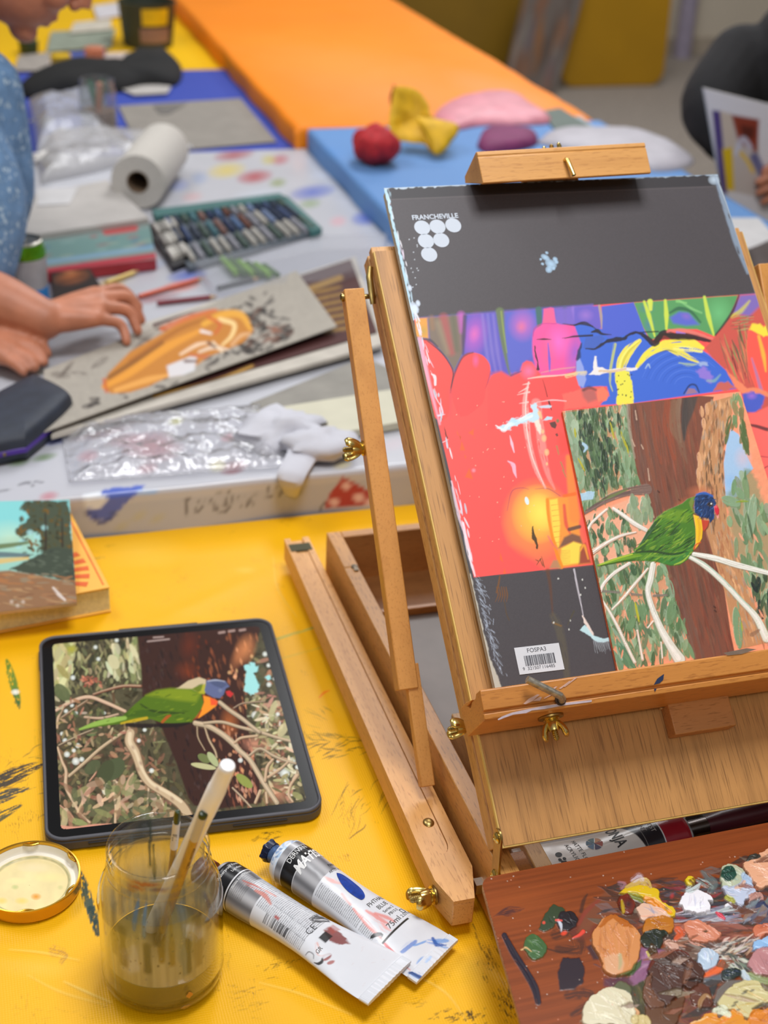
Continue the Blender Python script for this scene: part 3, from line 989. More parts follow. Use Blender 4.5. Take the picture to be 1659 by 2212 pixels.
for a_,b_,c_ in (((600,205,640,320,690,500),9,'c8d848'),((650,205,655,270),12,'d0dc50'),((780,195,790,320,790,450),10,'c8d84c'),((1115,165,1150,330,1195,490),10,'c4d850'),((880,200,960,215),6,'80c070')):
 B.line(ZD(*a_),[b_*.6,b_,b_*.4] if len(a_) > 4 else [b_,b_*.6],c_,.95,3)
B.line(ZD(900,195,1000,260,1090,300),[2,5,3],'8ecb84',.7,4)
dk = '231d26'
B.line(ZD(105,610,180,610,250,560,330,530,430,520,460,490,550,470,620,510,690,560,760,470,850,495,1000,500,1120,530,1210,560),[2,4,6,9,8,5,6,9,14,12,14,12,9,3],dk,.95,2,wob=1.5)
B.line(ZD(700,540,760,500,900,510,1050,520),[10,14,12,5],'2c2118',.8,3)
B.line(ZD(0,410,60,385,110,388,190,440),[2,4,4,2],dk,.9,2)
B.line(ZD(150,465,200,455,240,480,320,487),[3,9,5,1],dk,.95,1.8)
B.line(ZD(-80,520,0,500,160,488),[1,3,2],dk,.9,1.4)
B.line(ZD(590,465,720,460),3,'1e1c22',.8,1.5,sm=0)
B.line(ZD(60,560,35,690),[4,9],dk,.8,3,sm=0,wob=2)
B.line(ZD(800,460,900,450,1000,465,1150,510,1210,530),[5,9,8,6,2],'e0786c',.9,3,dry=.2)
B.line(ZD(880,465,950,475),[5,2],'9a78c8',.9,2,sm=0)
B.line(ZC(965,322,1020,320,1075,322),[1,4,1],dk,.95,1.2)
B.line(ZC(1155,312,1250,303,1382,294),[1,2,3],dk,.9,1.2)
B.line(ZC(950,370,960,440,972,490,975,545),[2,3.5,3,6],dk,.95,1.2,wob=1)
B.line(ZC(1010,620,1030,690,1045,750),[1,2,2],'5a1c1c',.8,1.2)
B.line(ZC(1055,780,1065,815,1076,850),[4,4,1],'3a1616',.9,1.2)
B.line(ZC(1160,205,1240,215,1300,205,1382,225),[1,3,5,3],dk,.9,2)
B.poly(ZD(1410,150,1560,138,1620,260,1660,360,1800,400,1900,1000,1700,1300,1480,1250,1430,960,1390,950,1300,790,1180,680,1120,600,1220,490,1310,370),'c8564a',1,4)
B.poly(ZD(1420,150,1560,138,1600,230,1500,330,1350,300),'7d68b0',1,8)
B.line(ZD(1350,330,1430,280,1500,200),[8,10,4],'c8c050',.8,5,dry=.3)
for k in range(70):
 t = RNG.random()
 a0 = np.array([1230,520])*(1-t)+np.array([1480,340])*t
 a1 = np.array([1420,940])*(1-t)+np.array([1560,900])*t+RNG.normal(size=2)*20
 q = RNG.random()
 s_,e_ = a0+(a1-a0)*q*.6,a0+(a1-a0)*min(1,q*.6+.4)
 B.line(ZD(*s_,*((s_+e_)/2+RNG.normal(size=2)*8),*e_),[1,RNG.uniform(2,6),1],RNG.choice(['e07058','7a5a48','5a6a4c','f08a5c','8f9a5a','3a2c2a','e85c50']),.65,2,sm=3)
for k in range(30):
 x,y = RNG.uniform(1340,1480),RNG.uniform(330,460)
 B.line(ZD(x,y,x+60,y-8),[1,RNG.uniform(2,5),1],RNG.choice(['6aa070','5a7a58','94b070','50503c']),.7,2,sm=0)
B.line(ZD(1410,150,1360,280,1280,400,1210,490),[3,6,5,4],'2e2a30',.85,3)
B.poly(ZD(1490,450,1520,395,1620,410,1660,380,1800,380,1800,1000,1560,960,1490,780,1475,600),'fb5a4c',1,3)
B.poly(ZD(1495,440,1520,395,1590,390,1620,430,1680,380,1720,480,1620,510,1560,470),'f0d840',1,4,wob=3)
B.line(ZD(1580,500,1620,660,1640,800),[6,9,3],'f4b840',.85,4)
B.line(ZD(1520,690,1560,820,1600,960),[3,6,8],'8f80b0',.7,4)
B.poly(ZD(1300,780,1360,850,1480,940,1600,950,1700,1000,1700,1030,1440,990,1380,940),'f08a62',.9,4,wob=3)
B.poly(ZD(1440,1000,1520,970,1600,985,1630,1020,1600,1120,1530,1170,1460,1130),'4a5cc0',1,5,wob=5)
B.glow(*ZD(1520,1010)[0],14,10,0,'a06cd0',.9)
B.line(ZD(1470,1150,1520,1180,1590,1150),[3,8,3],'4c3a50',.7,5)
B.poly(ZD(1450,1160,1560,1150,1660,1100,1900,1200,1900,2200,1600,2138),'fa6a62',1,5)
B.line(ZD(1478,1255,1560,1270,1660,1300,1760,1320),[4,7,8,6],'3a2830',.85,3)
B.line(ZD(1525,1525,1600,1528,1700,1540),[2,3,2],'a83c48',.7,2)
B.line(ZD(1600,1660,1640,1620,1700,1600),[2,3,2],'8a3440',.7,2)
B.line(ZD(1700,1330,1800,1500),[20,30],'f88a70',.5,10,sm=0)
B.poly(ZD(1040,790,1120,770,1200,840,1180,900,1090,850),'9a78d0',.8,5,wob=6)
B.poly(ZD(1060,720,1140,720,1150,755,1090,760),'b0c0d8',.7,4,wob=4)
B.line(ZD(1140,880,1200,880,1250,830),[4,7,3],'8ab0a8',.7,4)
B.poly(ZD(1190,975,1230,910,1310,880,1390,950,1300,960),'c8624c',.95,4,wob=4)
B.line(ZD(940,990,990,920,1040,920,1070,980),[3,4,4,3],'24356a',.9,2)
B.poly(ZD(950,1000,980,945,1030,950,1060,985),'b07a60',.7,3)
B.poly(ZD(0,970,100,940,200,930,270,940,300,1010,240,1060,220,1095,-80,1130,-100,1000),'e8665a',1,4,wob=4)
B.poly(ZD(60,950,180,960,200,1040,120,1070,80,1020),'a8605c',.8,7)
B.line(ZD(80,960,130,940,190,960),[6,8,4],'3a3038',.7,4)
B.poly(ZD(195,950,250,930,290,980,280,1050,210,1060),'f0785c',1,3,wob=3)
B.poly(ZD(20,720,50,690,80,760,105,870,80,940,40,920,20,850),'8f9fdc',.95,3)
B.line(ZD(20,815,90,815,100,800),[7,10,3],'d8c8a0',.8,3,dry=.3)
gx,gy = ZC(960,1640)[0]
B.poly(ZC(720,1700,750,1560,800,1440,900,1430,1060,1435,1160,1490,1260,1560,1380,1990,1020,2030,860,1900,760,1850),'f87a50',.55,16)
B.glow(gx,gy+6,78,92,0,'fba040',.9,.8)
B.glow(gx+4,gy-4,58,66,0,'f8cc48',1,.7)
B.glow(gx+12,gy-8,34,44,-20,'f4e25a',1,.8)
B.line(ZC(745,1600,770,1480,800,1440,860,1430,905,1440),[1,2,2,2,1],'8a3a5a',.6,2)
B.line(ZC(955,1438,1050,1436,1140,1490),[1,3,2],'9a4a58',.6,2)
B.poly(ZC(1035,1500,1160,1500,1260,1480,1290,1800,1370,1990,1130,2030,1090,1800,1060,1700),'f09a34',.85,4)
B.poly(ZC(1060,1520,1120,1510,1140,1700,1130,1880,1090,1800),'f8d850',.9,4)
B.poly(ZC(1150,1880,1240,1830,1300,1850,1290,1990,1140,2010),'f6d44c',1,4)
for k in range(9):
 y = 1560+k*40
 B.line(ZC(1075+k*4,y,1130+k*4,y-8),[2,1],'d88a30',.6,1.4,sm=0)
 B.line(ZC(1150,1900+k*12,1215,1896+k*12),[2,1],'d89a38',.6,1.4,sm=0)
B.line(ZC(1045,1520,1050,1620,1070,1740,1110,1900,1150,2020),[7,6,6,7,9],'f08a18',.95,2.5)
B.line(ZC(1200,1200,1215,1330,1235,1500,1250,1650),[10,16,20,24],'f58a3c',.9,6)
B.line(ZC(1170,1490,1250,1475),[6,8],'f26c20',.9,3,sm=0)
B.line(ZC(1170,1560,1185,1700,1215,1770),[6,8,3],'e0503c',.9,4)
B.poly(ZC(1130,1000,1190,1050,1200,1150,1150,1180,1120,1080),'ee4a40',.6,8)
B.poly(ZC(1130,1880,1170,1800,1230,1770,1290,1790,1310,1850,1240,1830,1180,1860),'6a4a40',.9,5)
B.line(ZC(1210,1740,1285,1720),[8,8],'54403c',.9,3,sm=0)
B.poly(ZC(1290,1870,1330,1840,1372,1990,1280,2000),'8a3030',.85,5)
B.line(ZC(1290,1900,1320,1860,1350,1960),[3,6,3],'f0a038',.9,3)
B.poly(ZC(1060,2030,1090,1970,1120,1970,1150,2030),'a88a60',.8,4)
B.line(ZC(1050,1790,1085,1850,1120,1890),[3,4,2],'e06070',.6,3)
# ---- brush marks on top
wh = 'f2ecec'
B.line(ZC(905,640,880,760,885,900,905,1080,960,1290,1030,1430),[3,10,16,12,10,4],'f6c0b8',.55,3,dry=.25,seed=2)
B.line(ZC(960,800,985,960,1010,1150,1050,1330,1100,1440),[22,20,18,10,3],'f4a8a0',.5,4,dry=.35,seed=4)
B.line(ZC(905,640,885,780,888,960,930,1190,1020,1410),[1.5,2.2,2,2,1],'fbe0d8',.8,1.2)
B.line(ZC(900,615,1000,600,1140,590,1250,575),[2,4,3,3],'f4c8b8',.8,1.6,dry=.3)
B.line(ZC(1000,570,1120,545,1250,530),[2,3,3],'d89a90',.7,2,dry=.3)
B.line(ZC(1190,595,1260,580),[9,7],'dcc08c',.9,2,sm=0,dry=.3)
for a_ in ((830,720,900,680),(820,735,910,715),(835,800,900,790),(860,660,910,650)):
 B.line(ZC(*a_),[1,4],'f8c8c0',.8,1.4,sm=0,dry=.2)
B.line(ZC(970,790,1080,775,1185,782),[1,3,2],'f4c4c4',.8,1.4)
ice = 'bfe2ee'
B.poly(ZC(660,975,760,940,780,910,830,915,880,880,930,860,925,800,960,795,985,860,975,940,900,940,800,970,730,1010,690,1000),ice,.95,3,wob=5,ws=7)
B.line(ZC(660,965,720,1000,750,965,830,930,920,890),[2,8,8,8,10],'e4f2f4',.9,2,dry=.4)
B.glow(*ZC(805,935)[0],13,7,-10,'9fd0e6',.8)
B.poly(ZC(975,820,1040,805,1080,815,1070,832,1000,830),'c4d8e8',.9,2,wob=3)
B.poly(ZC(1010,930,1040,900,1085,905,1075,925,1030,930),'b8dcea',.95,2,wob=3)
B.poly(ZC(945,940,985,920,1000,1010,990,1030,960,980),'f2e0d0',.95,3,wob=3)
B.line(ZC(985,870,1000,910),[8,4],'f0c08c',.9,2,sm=0)
for x,y,r_ in ((1020,1060,6),(1040,1165,6),(1042,1250,3),(1010,1010,4)):
 B.glow(*ZC(x,y)[0],r_,r_*1.4,0,'f4c08a',1,.4)
B.poly(ZC(1060,945,1105,935,1115,960,1105,988,1075,975),'4c3a34',.95,1.5,wob=1)
B.poly(ZC(1103,1030,1118,1020,1127,1040,1115,1048),'4c3a34',.9,1.5)
B.glow(*ZC(1122,930)[0],4,5,0,'5a7a50',1,.4)
for a_ in ((1115,1120,1130,1180),(1145,1240,1170,1300),(1160,1300,1185,1350)):
 B.line(ZC(*a_),[4,2],'8a8a50',.7,2,sm=0,dry=.3)
B.line(ZC(765,1040,780,1100,797,1165),[1,6,2],'ecc6d8',.9,1.6)
B.line(ZC(750,1230,790,1260,800,1310,815,1355),[2,9,7,1],'efb8cc',.9,1.8,dry=.2)
B.glow(*ZC(495,1300)[0],6,6,0,'f4a0b4',.8)
B.dab(*ZC(892,1527)[0],18,9,75,'dcecf0',1)
B.line(ZC(935,1715,940,1780,955,1830,972,1880),[2,8,7,4],'3a2f16',.95,1.3,wob=2)
for a_ in ((955,1965,975,1975),(965,2005,995,1960),(990,1960,1010,2010),(1000,1940,1022,2020)):
 B.line(ZC(*a_),[1,2.4],'54401c',.9,1.1,sm=0)
org = 'f4642a'
for p_ in ((368,1000,385,1040,372,1030),(385,1035,402,1050,396,1075),(405,1080,432,1150,392,1150),(425,1180,440,1200,432,1215),(455,1020,495,990,493,1040),(495,1045,506,1060,500,1060),(462,1285,490,1365,430,1350),(695,1915,715,1985,690,1960),(725,2030,738,2070,715,2070)):
 B.poly(ZC(*p_),'c85028' if p_[0] == 385 else org,.85,1.6)
B.line(ZC(275,970,285,1020,298,1055),[1,3,3],'6a2a20',.9,1.2,wob=1)
B.line(ZC(200,680,210,730),[1,2],'8a2c28',.8,1.2,sm=0)
B.line(ZC(245,895,260,920),[1,2],'7a2a28',.8,1.2,sm=0)
B.line(ZC(265,1090,305,1070),[2,1],'f6c8d0',.9,1.2,sm=0)
B.poly(ZC(220,885,250,880,285,880,250,895,228,900),'f0d0e0',.9,1.5)
B.line(ZC(180,580,205,600,208,660),[2,6,5],'f4dce0',.95,1.6)
for k in range(40):
 B.glow(*ZC(RNG.uniform(200,1000),RNG.uniform(700,1900))[0],1.3,1.3,0,'f8d0b0',.7,.3)
B.poly(ZD(120,830,165,790,175,670,190,670,205,760,280,790,440,770,540,770,540,790,300,810,210,830),'f0e8e0',.9,2,wob=3)
B.line(ZD(220,800,330,800,440,780),[6,6,5],'d8b890',.9,2,dry=.35)
B.line(ZD(610,775,635,740,650,770),[2,4,2],'a8c0d8',.8,2)
for k in range(16):
 B.glow(*ZD(RNG.uniform(360,500),RNG.uniform(820,1070))[0],1.8,1.8,0,'1c2030',.9,.3)
lp = np.array([(831,407),(862,540),(893,680),(915,760),(951,916),(985,1070),(1020,1240)])
for k in range(70):
 t = RNG.random()*(len(lp)-1.001); i0 = int(t)
 p_ = lp[i0]+(lp[i0+1]-lp[i0])*(t-i0)
 off = abs(RNG.normal())*4
 B.dab(p_[0]+2+off,p_[1],RNG.uniform(8,34),RNG.uniform(1.5,4.5),76+RNG.normal()*6,RNG.choice(['dfe8f2','f2eef4','b8d4e4','e8d8ea']),.8,1.4)
B.line([(833,410),(846,470),(862,540),(882,640),(894,690)],[8,6,6,7,4],'b6d8e8',.9,1.5,wob=2)
B.line([(905,735),(925,820),(950,916)],[14,8,3],'e8c4e0',.6,5)
B.line([(1000,1130),(1012,1190),(1026,1244)],[5,9,3],'f2e4ec',.8,2,dry=.3)
B.line([(975,1040),(990,1110),(1006,1160)],[4,7,3],'f4d8e4',.7,2,dry=.3)
for x,y,r_ in ((893,665,9),(898,668,7),(885,622,5),(903,655,5)):
 B.glow(x,y,r_,r_*1.5,-15,'d2dff0',1,.3)
B.line([(830,404),(900,402),(1000,398),(1050,394)],[9,7,5,4],'b9c8d6',.95,1.8,wob=3)
B.line([(1040,396),(1260,388),(1450,380),(1555,376)],[2,3,4,4],'9fb0c0',.8,1.5,wob=2)
B.glow(1543,388,14,12,0,'b8c8d8',.9,.5)
B.line([(1546,384),(1560,430),(1590,520),(1615,590)],[5,9,14,5],'8b9cb0',.75,4,dry=.25)
B.line([(1548,384),(1580,470),(1632,630),(1680,770)],[3,3,3,3],'a9b6c4',.8,1.5)
for x,y,a_,b_ in ((1178,556,11,6),(1190,570,14,9),(1186,582,8,8),(1202,566,5,4),(1172,570,4,3),(1196,580,4,4),(1181,546,4,3),(1168,560,3,3),(1199,560,6,5)):
 B.glow(x,y,a_,b_,30,'a7c6e0',1,.35)
for k in range(14):
 B.glow(880+RNG.random()*25,480+RNG.random()*180,1.6,1.6,0,'d0d8e0',.8,.3)
B.poly([(1015,1238),(1030,1300),(1046,1370),(1062,1430),(1084,1484),(1040,1520),(980,1300)],'bcb6a8',1,2.0,wob=3)
for k in range(130):
 t = RNG.random()
 q = spline([(1024,1250),(1036,1310),(1052,1380),(1075,1462)],10)
 p_ = q[int(t*(len(q)-1))]
 B.dab(p_[0]+4+abs(RNG.normal())*7,p_[1]+RNG.normal()*3,RNG.uniform(6,20),1.7,55+RNG.normal()*18,'b9c4d6',RNG.uniform(.25,.8),1.2)
br = '7a4c1c'
B.line(ZC(690,2090,680,2150,665,2212),[3,4,3],br,.8,1.5)
for k in range(5):
 B.line([(1073+k*5,1268),(1076+k*5,1285),(1070+k*6,1300)],[2,3,1],br,.8,1.3)
B.line([(1090,1300),(1094,1325),(1100,1340)],[2,2,2],'5c4216',.7,1.5)
B.line([(1183,1232),(1189,1270),(1194,1330)],[8,6,2],'6a3c14',.55,4)
B.line([(1195,1330),(1208,1360),(1220,1420),(1226,1470)],[14,18,16,12],'5e5644',.6,6,dry=.3)
B.line([(1194,1345),(1212,1352)],4,'84602a',.7,2,sm=0)
B.line([(1240,1230),(1246,1262),(1254,1300),(1260,1330)],[4,4,3,2],'cfc8d0',.75,1.3,dry=.3)
B.line([(1258,1330),(1266,1345),(1276,1365),(1284,1378)],[3,6,8,5],'ead6cc',.95,1.4,wob=2)
B.poly([(1252,1362),(1264,1350),(1280,1372),(1300,1380),(1316,1378),(1316,1386),(1290,1388),(1270,1372)],'bfe0e6',.95,1.6,wob=2)
for k in range(14):
 B.line([(1282+k*2.5,1384),(1286+k*2.5,1402+RNG.random()*10)],[1.6,.6],'b8c0c8',.5,1.2,sm=0)
for x,y in ((1206,1250),(1258,1252),(1264,1270),(1254,1285),(1232,1340),(1229,1360),(1196,1345)):
 B.glow(x,y,2,2.5,0,'e0e0d8',.9,.3)
B.line([(1226,1350),(1240,1320)],[2,4],'50482c',.6,2,sm=0)
Lz = L.copy(); Lz[:,2] = B.h*0.001
cover = grid_mesh('front_cover',Lz,nu,nv,B.c,paint_mat('printed_cover',0.48,0.35,0.06,900),book,T=LID)
disc_m = plain('printed_white','bcc4d0',0.5,0.03)
def circ(u,s,r,n=28):
 return [(u+r*math.cos(a),s+r*math.sin(a)) for a in np.linspace(0,2*pi,n,endpoint=False)]
for x,y in ((912,492),(945,490),(979,487),(920,521),(953,519),(927,550)):
 u,s_ = on_lid(x,y)
 MB().prism(circ(u,s_,0.0069),0.0000,0.00025,2).build('printed_disc',disc_m,cover,LID)
V,F = text_shape('FRANCHEVILLE',0.0064,bold=0.03)
V = V.copy(); V[:,0] *= 0.0405/(V[:,0].max()-V[:,0].min())
u,s_ = on_lid(941,473)
MB().add(np.array([[u+a[0],s_+a[1],0.0003] for a in V]),F).build('printed_name',disc_m,cover,LID,smooth=False)
q = [on_lid(x,y) for x,y in ((1109,1400),(1207,1389),(1219,1447),(1123,1457))]
q = np.array(q)
c0 = q.mean(0); ex = (q[1]-q[0]+q[2]-q[3])/2; ey = (q[0]-q[3]+q[1]-q[2])/2
ST = np.eye(4); ST[:2,0] = ex/np.linalg.norm(ex); ST[:2,1] = ey/np.linalg.norm(ey); ST[:2,3] = c0; ST[2,3] = 0.0002
ST = LID @ ST
sw,sh = np.linalg.norm(ex),np.linalg.norm(ey)
stk = MB().box(-sw/2,sw/2,-sh/2,sh/2,0,0.0003).build('barcode_sticker',plain('sticker_paper','cfd1d6',0.5,0.03),book,ST)
ink_m = plain('black_ink','3a3a42',0.6,0.05)
bars = MB(); x = -sw*.33
rr = random.Random(4)
while x < sw*.33:
 w_ = rr.choice([.0003,.0003,.0006,.0009])
 bars.box(x,x+w_,-sh*.22,sh*.16,0.0003,0.00045)
 x += w_+rr.choice([.0003,.0004,.0006])
for body,cx,cy,sz in (('FOSPA3',-.02*sw,sh*.27,.0046),('9',-.385*sw,-sh*.37,.0036),('321507',-.15*sw,-sh*.37,.0036),('116485',.17*sw,-sh*.37,.0036)):
 V,F = text_shape(body,sz)
 bars.add(np.array([[a[0]+cx,a[1]+cy,0.0004] for a in V]),F)
bars.build('barcode',ink_m,stk,ST,smooth=False)
# == the small lorikeet painting standing on the tray
pic = thing('painting','small acrylic painting of a green lorikeet on a branch, propped on the easel tray','painting',(0.2,P0V,P0Z))
TLc,TRc = np.array([0.1225,0.2131]),np.array([0.2840,0.2168])
BLc,BRc = np.array([0.1132,-0.0112]),np.array([0.2860,-0.0112])
MB().prism([tuple(BLc),tuple(BRc),tuple(TRc),tuple(TLc)],0.0004,0.0034,2).build('board',plain('board_edge','d06a40',0.7,0.15,200),pic,LID)
nu,nv = 400,540
a_,b_ = np.meshgrid(np.linspace(0,1,nu),np.linspace(0,1,nv))
a_,b_ = a_.ravel()[:,None],b_.ravel()[:,None]
L2 = (BLc*(1-a_)+BRc*a_)*(1-b_)+(TLc*(1-a_)+TRc*a_)*b_
L = np.hstack([L2,np.full((len(L2),1),0.0036)])
Wd = L @ LID[:3,:3].T+LID[:3,3]
px,py = proj(Wd)
K = Art(px,py,'f49a74')
K.grain(.12,9,5)
dn = (0.22,0.975)
GREENS = ['6f8a62','5e7a55','7f9870','87a07c','55704a','6b7f58','48613f','92a884']
DARKG = ['3e5234','2f4230','4a6040','263a2c']
def in_poly(P,x,y):
 P = np.array(P); c = False
 for k in range(len(P)):
  (ax,ay),(bx,by) = P[k],P[(k+1) % len(P)]
  if (ay > y) != (by > y) and x < (bx-ax)*(y-ay)/(by-ay)+ax:
   c = not c
 return c
def leaves(P,n,pal,ln=(14,34),w=(5,11),ang=(66,96),h=.10,a=.95,dry=.25):
 P = np.array(P)
 (x0,y0),(x1,y1) = P.min(0),P.max(0)
 for k in range(n):
  x,y = RNG.uniform(x0,x1),RNG.uniform(y0,y1)
  if in_poly(P,x,y):
   K.dab(x,y,RNG.uniform(*ln),RNG.uniform(*w),RNG.uniform(*ang),jit(RNG.choice(pal),.10),a,1.3,h,dry*RNG.random(),k)
left = ZE(50,210,550,150,580,400,620,600,660,790,500,790,380,860,200,970,160,850)
K.poly(left,'76875f',.55,10,wob=8)
leaves(left,60,['7b8f6c','8a9c7c'],(18,44),(8,14),(60,100),.05,.8)
leaves(left,330,GREENS)
mid = ZE(180,190,420,180,470,420,470,780,330,820,250,700,180,480)
leaves(mid,150,DARKG+['55704a','445c3a'],(14,34),(5,10))
leaves(ZE(60,220,150,210,200,600,240,780,160,800,100,480),40,['8aa080','7f9674','94a88a'],(26,54),(11,17),(64,90))
leaves(ZE(480,200,560,200,640,760,560,790,500,500),50,['86a07a','6f8a62'],(20,44),(7,12))
for x,y,l_,w_ in ((268,350,30,9),(372,580,50,16),(255,340,26,10),(350,480,22,8),(460,640,30,9),(330,440,20,8),(480,280,40,9)):
 K.dab(*ZE(x,y)[0],l_,w_,84,'22331f',.9,1.4,.14,.2,x)
for x,y,l_,ang in ((428,350,42,76),(515,420,40,72),(195,610,34,62),(148,370,22,84),(540,480,30,74)):
 K.dab(*ZE(x,y)[0],l_,5,ang,'b0aa1e',.95,1.2,.12,.2,x)
for P in (ZE(200,440,240,450,245,500,215,520),ZE(170,850,250,810,300,820,280,870,190,885)):
 K.poly(P,'a9c8dc',.95,2,.08,wob=4)
trunk = ZE(545,150,1060,85,1200,95,1150,300,1100,560,1070,700,1110,900,1130,1100,1190,1280,1280,1560,1330,1900,1360,2040,1060,2120,990,1900,900,1660,850,1420,760,1100,690,900,620,680,590,520,560,320)
K.poly(trunk,'7c4a38',1,2,.05)
for k in range(260):
 y0 = RNG.uniform(100,1900); t = (y0-100)/2000
 xl = np.interp(y0,[150,520,900,1420,2100],[560,600,700,860,1060]); xr = np.interp(y0,[85,560,900,1280,2040],[1150,1080,1110,1190,1350])
 f = RNG.random(); x = xl+(xr-xl)*f
 ln_ = RNG.uniform(80,320); sl = np.interp(y0,[0,700,2000],[.12,.22,.26])
 c_ = RNG.choice(['74402f','8a4a34','6a4030','7f5440','93503a','694638','7a4838'] if f > .25 else ['6e4a3c','5f4034','7a5848','745244'])
 K.line(ZE(x,y0,x+sl*ln_*.5,y0+ln_*.5,x+sl*ln_,y0+ln_),[1,RNG.uniform(3,9),1],jit(c_,.06),.7,2,.05,.3,k,3)
for pts,w_,c_ in (((740,150,760,400,800,600),[8,16,6],'8e4a32'),((850,140,850,320,900,560),[14,22,10],'964a30'),((640,170,700,500,760,800),[6,12,4],'8a5038'),((900,140,890,330,960,470),[14,14,6],'86644c'),((940,320,960,480,1000,600),[16,14,3],'7f5c48')):
 K.line(ZE(*pts),w_,c_,.75,4,.05,.25,3)
K.poly(ZE(975,100,1080,88,1050,200,1000,320,975,440,955,330,960,200),'4f4540',.95,4)
K.line(ZE(980,110,975,250,975,420),[14,16,4],'453d3a',.7,4,.04,.2,4)
K.line(ZE(940,110,930,260,950,440),[10,9,3],'8a705a',.7,3,.04,.3,5)
K.line(ZE(550,160,560,330,600,560),[8,7,4],'9a8c78',.9,2,.06,.3,6)
for x,y,x2,y2 in ((605,200,615,270),(650,460,665,490),(700,640,712,730),(580,420,600,470),(680,770,720,900),(720,930,745,1010)):
 K.line(ZE(x,y,x2,y2),[2,3],'c8a890',.85,1.4,.06,.2,x,0)
bark = ZE(1150,140,1330,90,1340,220,1290,330,1270,500,1285,800,1300,1000,1350,1200,1440,1500,1560,1800,1610,1960,1400,2010,1330,1800,1280,1560,1190,1280,1140,1100,1120,900,1070,740,1080,560,1120,330)
K.poly(bark,'c08a5e',1,2,.05)
for k in range(300):
 y0 = RNG.uniform(110,1950)
 xl = np.interp(y0,[140,560,740,1100,1560,2000],[1150,1085,1075,1145,1290,1400]); xr = np.interp(y0,[90,330,800,1200,1800,1960],[1330,1290,1280,1345,1560,1610])
 x = RNG.uniform(xl,xr)
 dark = y0 < 1100 and RNG.random() < .4
 c_ = RNG.choice(['7a5a40','6a4e38','8a6848']) if dark else RNG.choice(['d8a070','c8946a','b88058','a8907a','dca878','b0724c','a89078'])
 ln_ = RNG.uniform(30,110); sl = np.interp(y0,[0,700,1300,2000],[-.05,.02,.30,.34])
 K.line(ZE(x,y0,x+sl*ln_*.5+4,y0+ln_*.5,x+sl*ln_,y0+ln_),[1,RNG.uniform(3,7),1],jit(c_,.06),.85,1.6,.09,.2,k,3)
for x,y in ((1090,560),(1100,620),(1085,680),(1110,210),(1150,190),(1125,300)):
 K.dab(*ZE(x,y)[0],26,10,84,'d9a276',.95,1.4,.12,.1,x)
for x,y in ((1170,540),(1145,700),(1205,720),(1180,620),(1250,560),(1160,380),(1220,800),(1240,640),(1190,850)):
 K.dab(*ZE(x,y)[0],26,4,88,'5e4630',.9,1.3,.08,.2,y)
K.poly(ZE(1300,430,1330,340,1390,380,1410,450,1450,540,1500,640,1440,700,1420,790,1370,860,1290,850,1275,600),'a3c2e2',1,2,.05)
K.glow(*ZE(1420,560)[0],22,30,0,'d0bcc8',.8)
K.glow(*ZE(1330,740)[0],18,22,0,'8fb8e4',.9)
leaves(ZE(1330,120,1400,60,1440,300,1470,540,1400,420,1370,390,1320,340),40,['7d9464','8a7a50','6f8a5c','8f9a70'],(18,40),(7,12),(60,110))
for x,y,l_,w_,g_ in ((1310,310,44,12,104),(1300,390,40,9,100),(1430,400,60,16,74),(1440,470,44,11,68),(1430,330,40,10,80)):
 K.dab(*ZE(x,y)[0],l_,w_,g_,'56683c',.95,1.4,.12,.15,x)
right = ZE(1290,850,1440,640,1520,700,1660,1120,1900,1900,1700,2100,1600,1900,1560,1700,1440,1460,1350,1200,1300,1000)
K.poly(right,'7c9068',.7,10,wob=8)
leaves(right,50,['8fa080','94a886'],(30,60),(12,20),(60,100),.05,.9)
leaves(right,220,['738c62','869e76','64805a','7c9670','8fa580'],(20,50),(7,14),(62,98))
leaves(ZE(1490,1460,1660,1430,1700,1900,1620,1800,1520,1700),60,['3a4a34','2c3a30','4d6044','22302a'],(16,40),(6,12),(60,110))
K.dab(*ZE(1490,1000)[0],96,20,96,'8ea684',1,1.5,.16,.1,5)
K.dab(*ZE(1475,1080)[0],60,6,78,'4a5e40',.9,1.5,.1,.1,6)
K.dab(*ZE(1400,830)[0],30,16,60,'7d9a72',1,1.5,.12,.1,7)
K.dab(*ZE(1330,890)[0],44,22,20,'84a07c',1,1.5,.12,.1,8)
K.line(ZE(1370,895,1420,888,1460,890),[2,5,2],'8aa030',.9,1.4,.1)
for x,y in ((1410,1160),(1520,1170),(1450,1420),(1560,1300),(1560,1740),(1570,1820)):
 K.dab(*ZE(x,y)[0],22,5,60,'f4a482',.9,1.4,.02,.3,x)
K.line(ZE(190,1000,300,930,420,860,560,815,690,800),[5,9,16,18,24],'7c6258',1,2,.08,.15,4)
K.line(ZE(230,960,380,870,560,820),[3,6,5],'5c4844',.8,2,.05,.4,5)
K.line(ZE(300,900,420,850,540,800),[2,7,4],'6f8048',.8,2,.05,.3,6)
K.poly(ZE(190,1010,560,870,700,870,740,1040,640,1200,560,1300,300,1370,270,1290),'e8ac8c',.8,4)
low = ZE(280,1390,560,1330,840,1390,900,1660,1050,2080,620,2120,480,2150,380,1760)
leaves(ZE(200,1040,420,960,560,1000,640,1150,560,1290,300,1330,270,1270),120,GREENS+['3f5a3a'],(14,34),(6,11),(58,104))
leaves(ZE(520,880,700,880,740,1060,640,1060,560,980),50,['8fa080','7f9572','92a07c'],(20,40),(9,14),(60,100))
K.poly(low,'7c8f6a',.35,10,wob=8)
leaves(low,330,GREENS+['7a9a70'],(20,54),(7,14),(60,108))
leaves(ZE(370,1760,480,1900,620,2120,480,2150,430,2000),40,['6a8c6a','557a58','88a888'],(24,60),(8,14),(50,80))
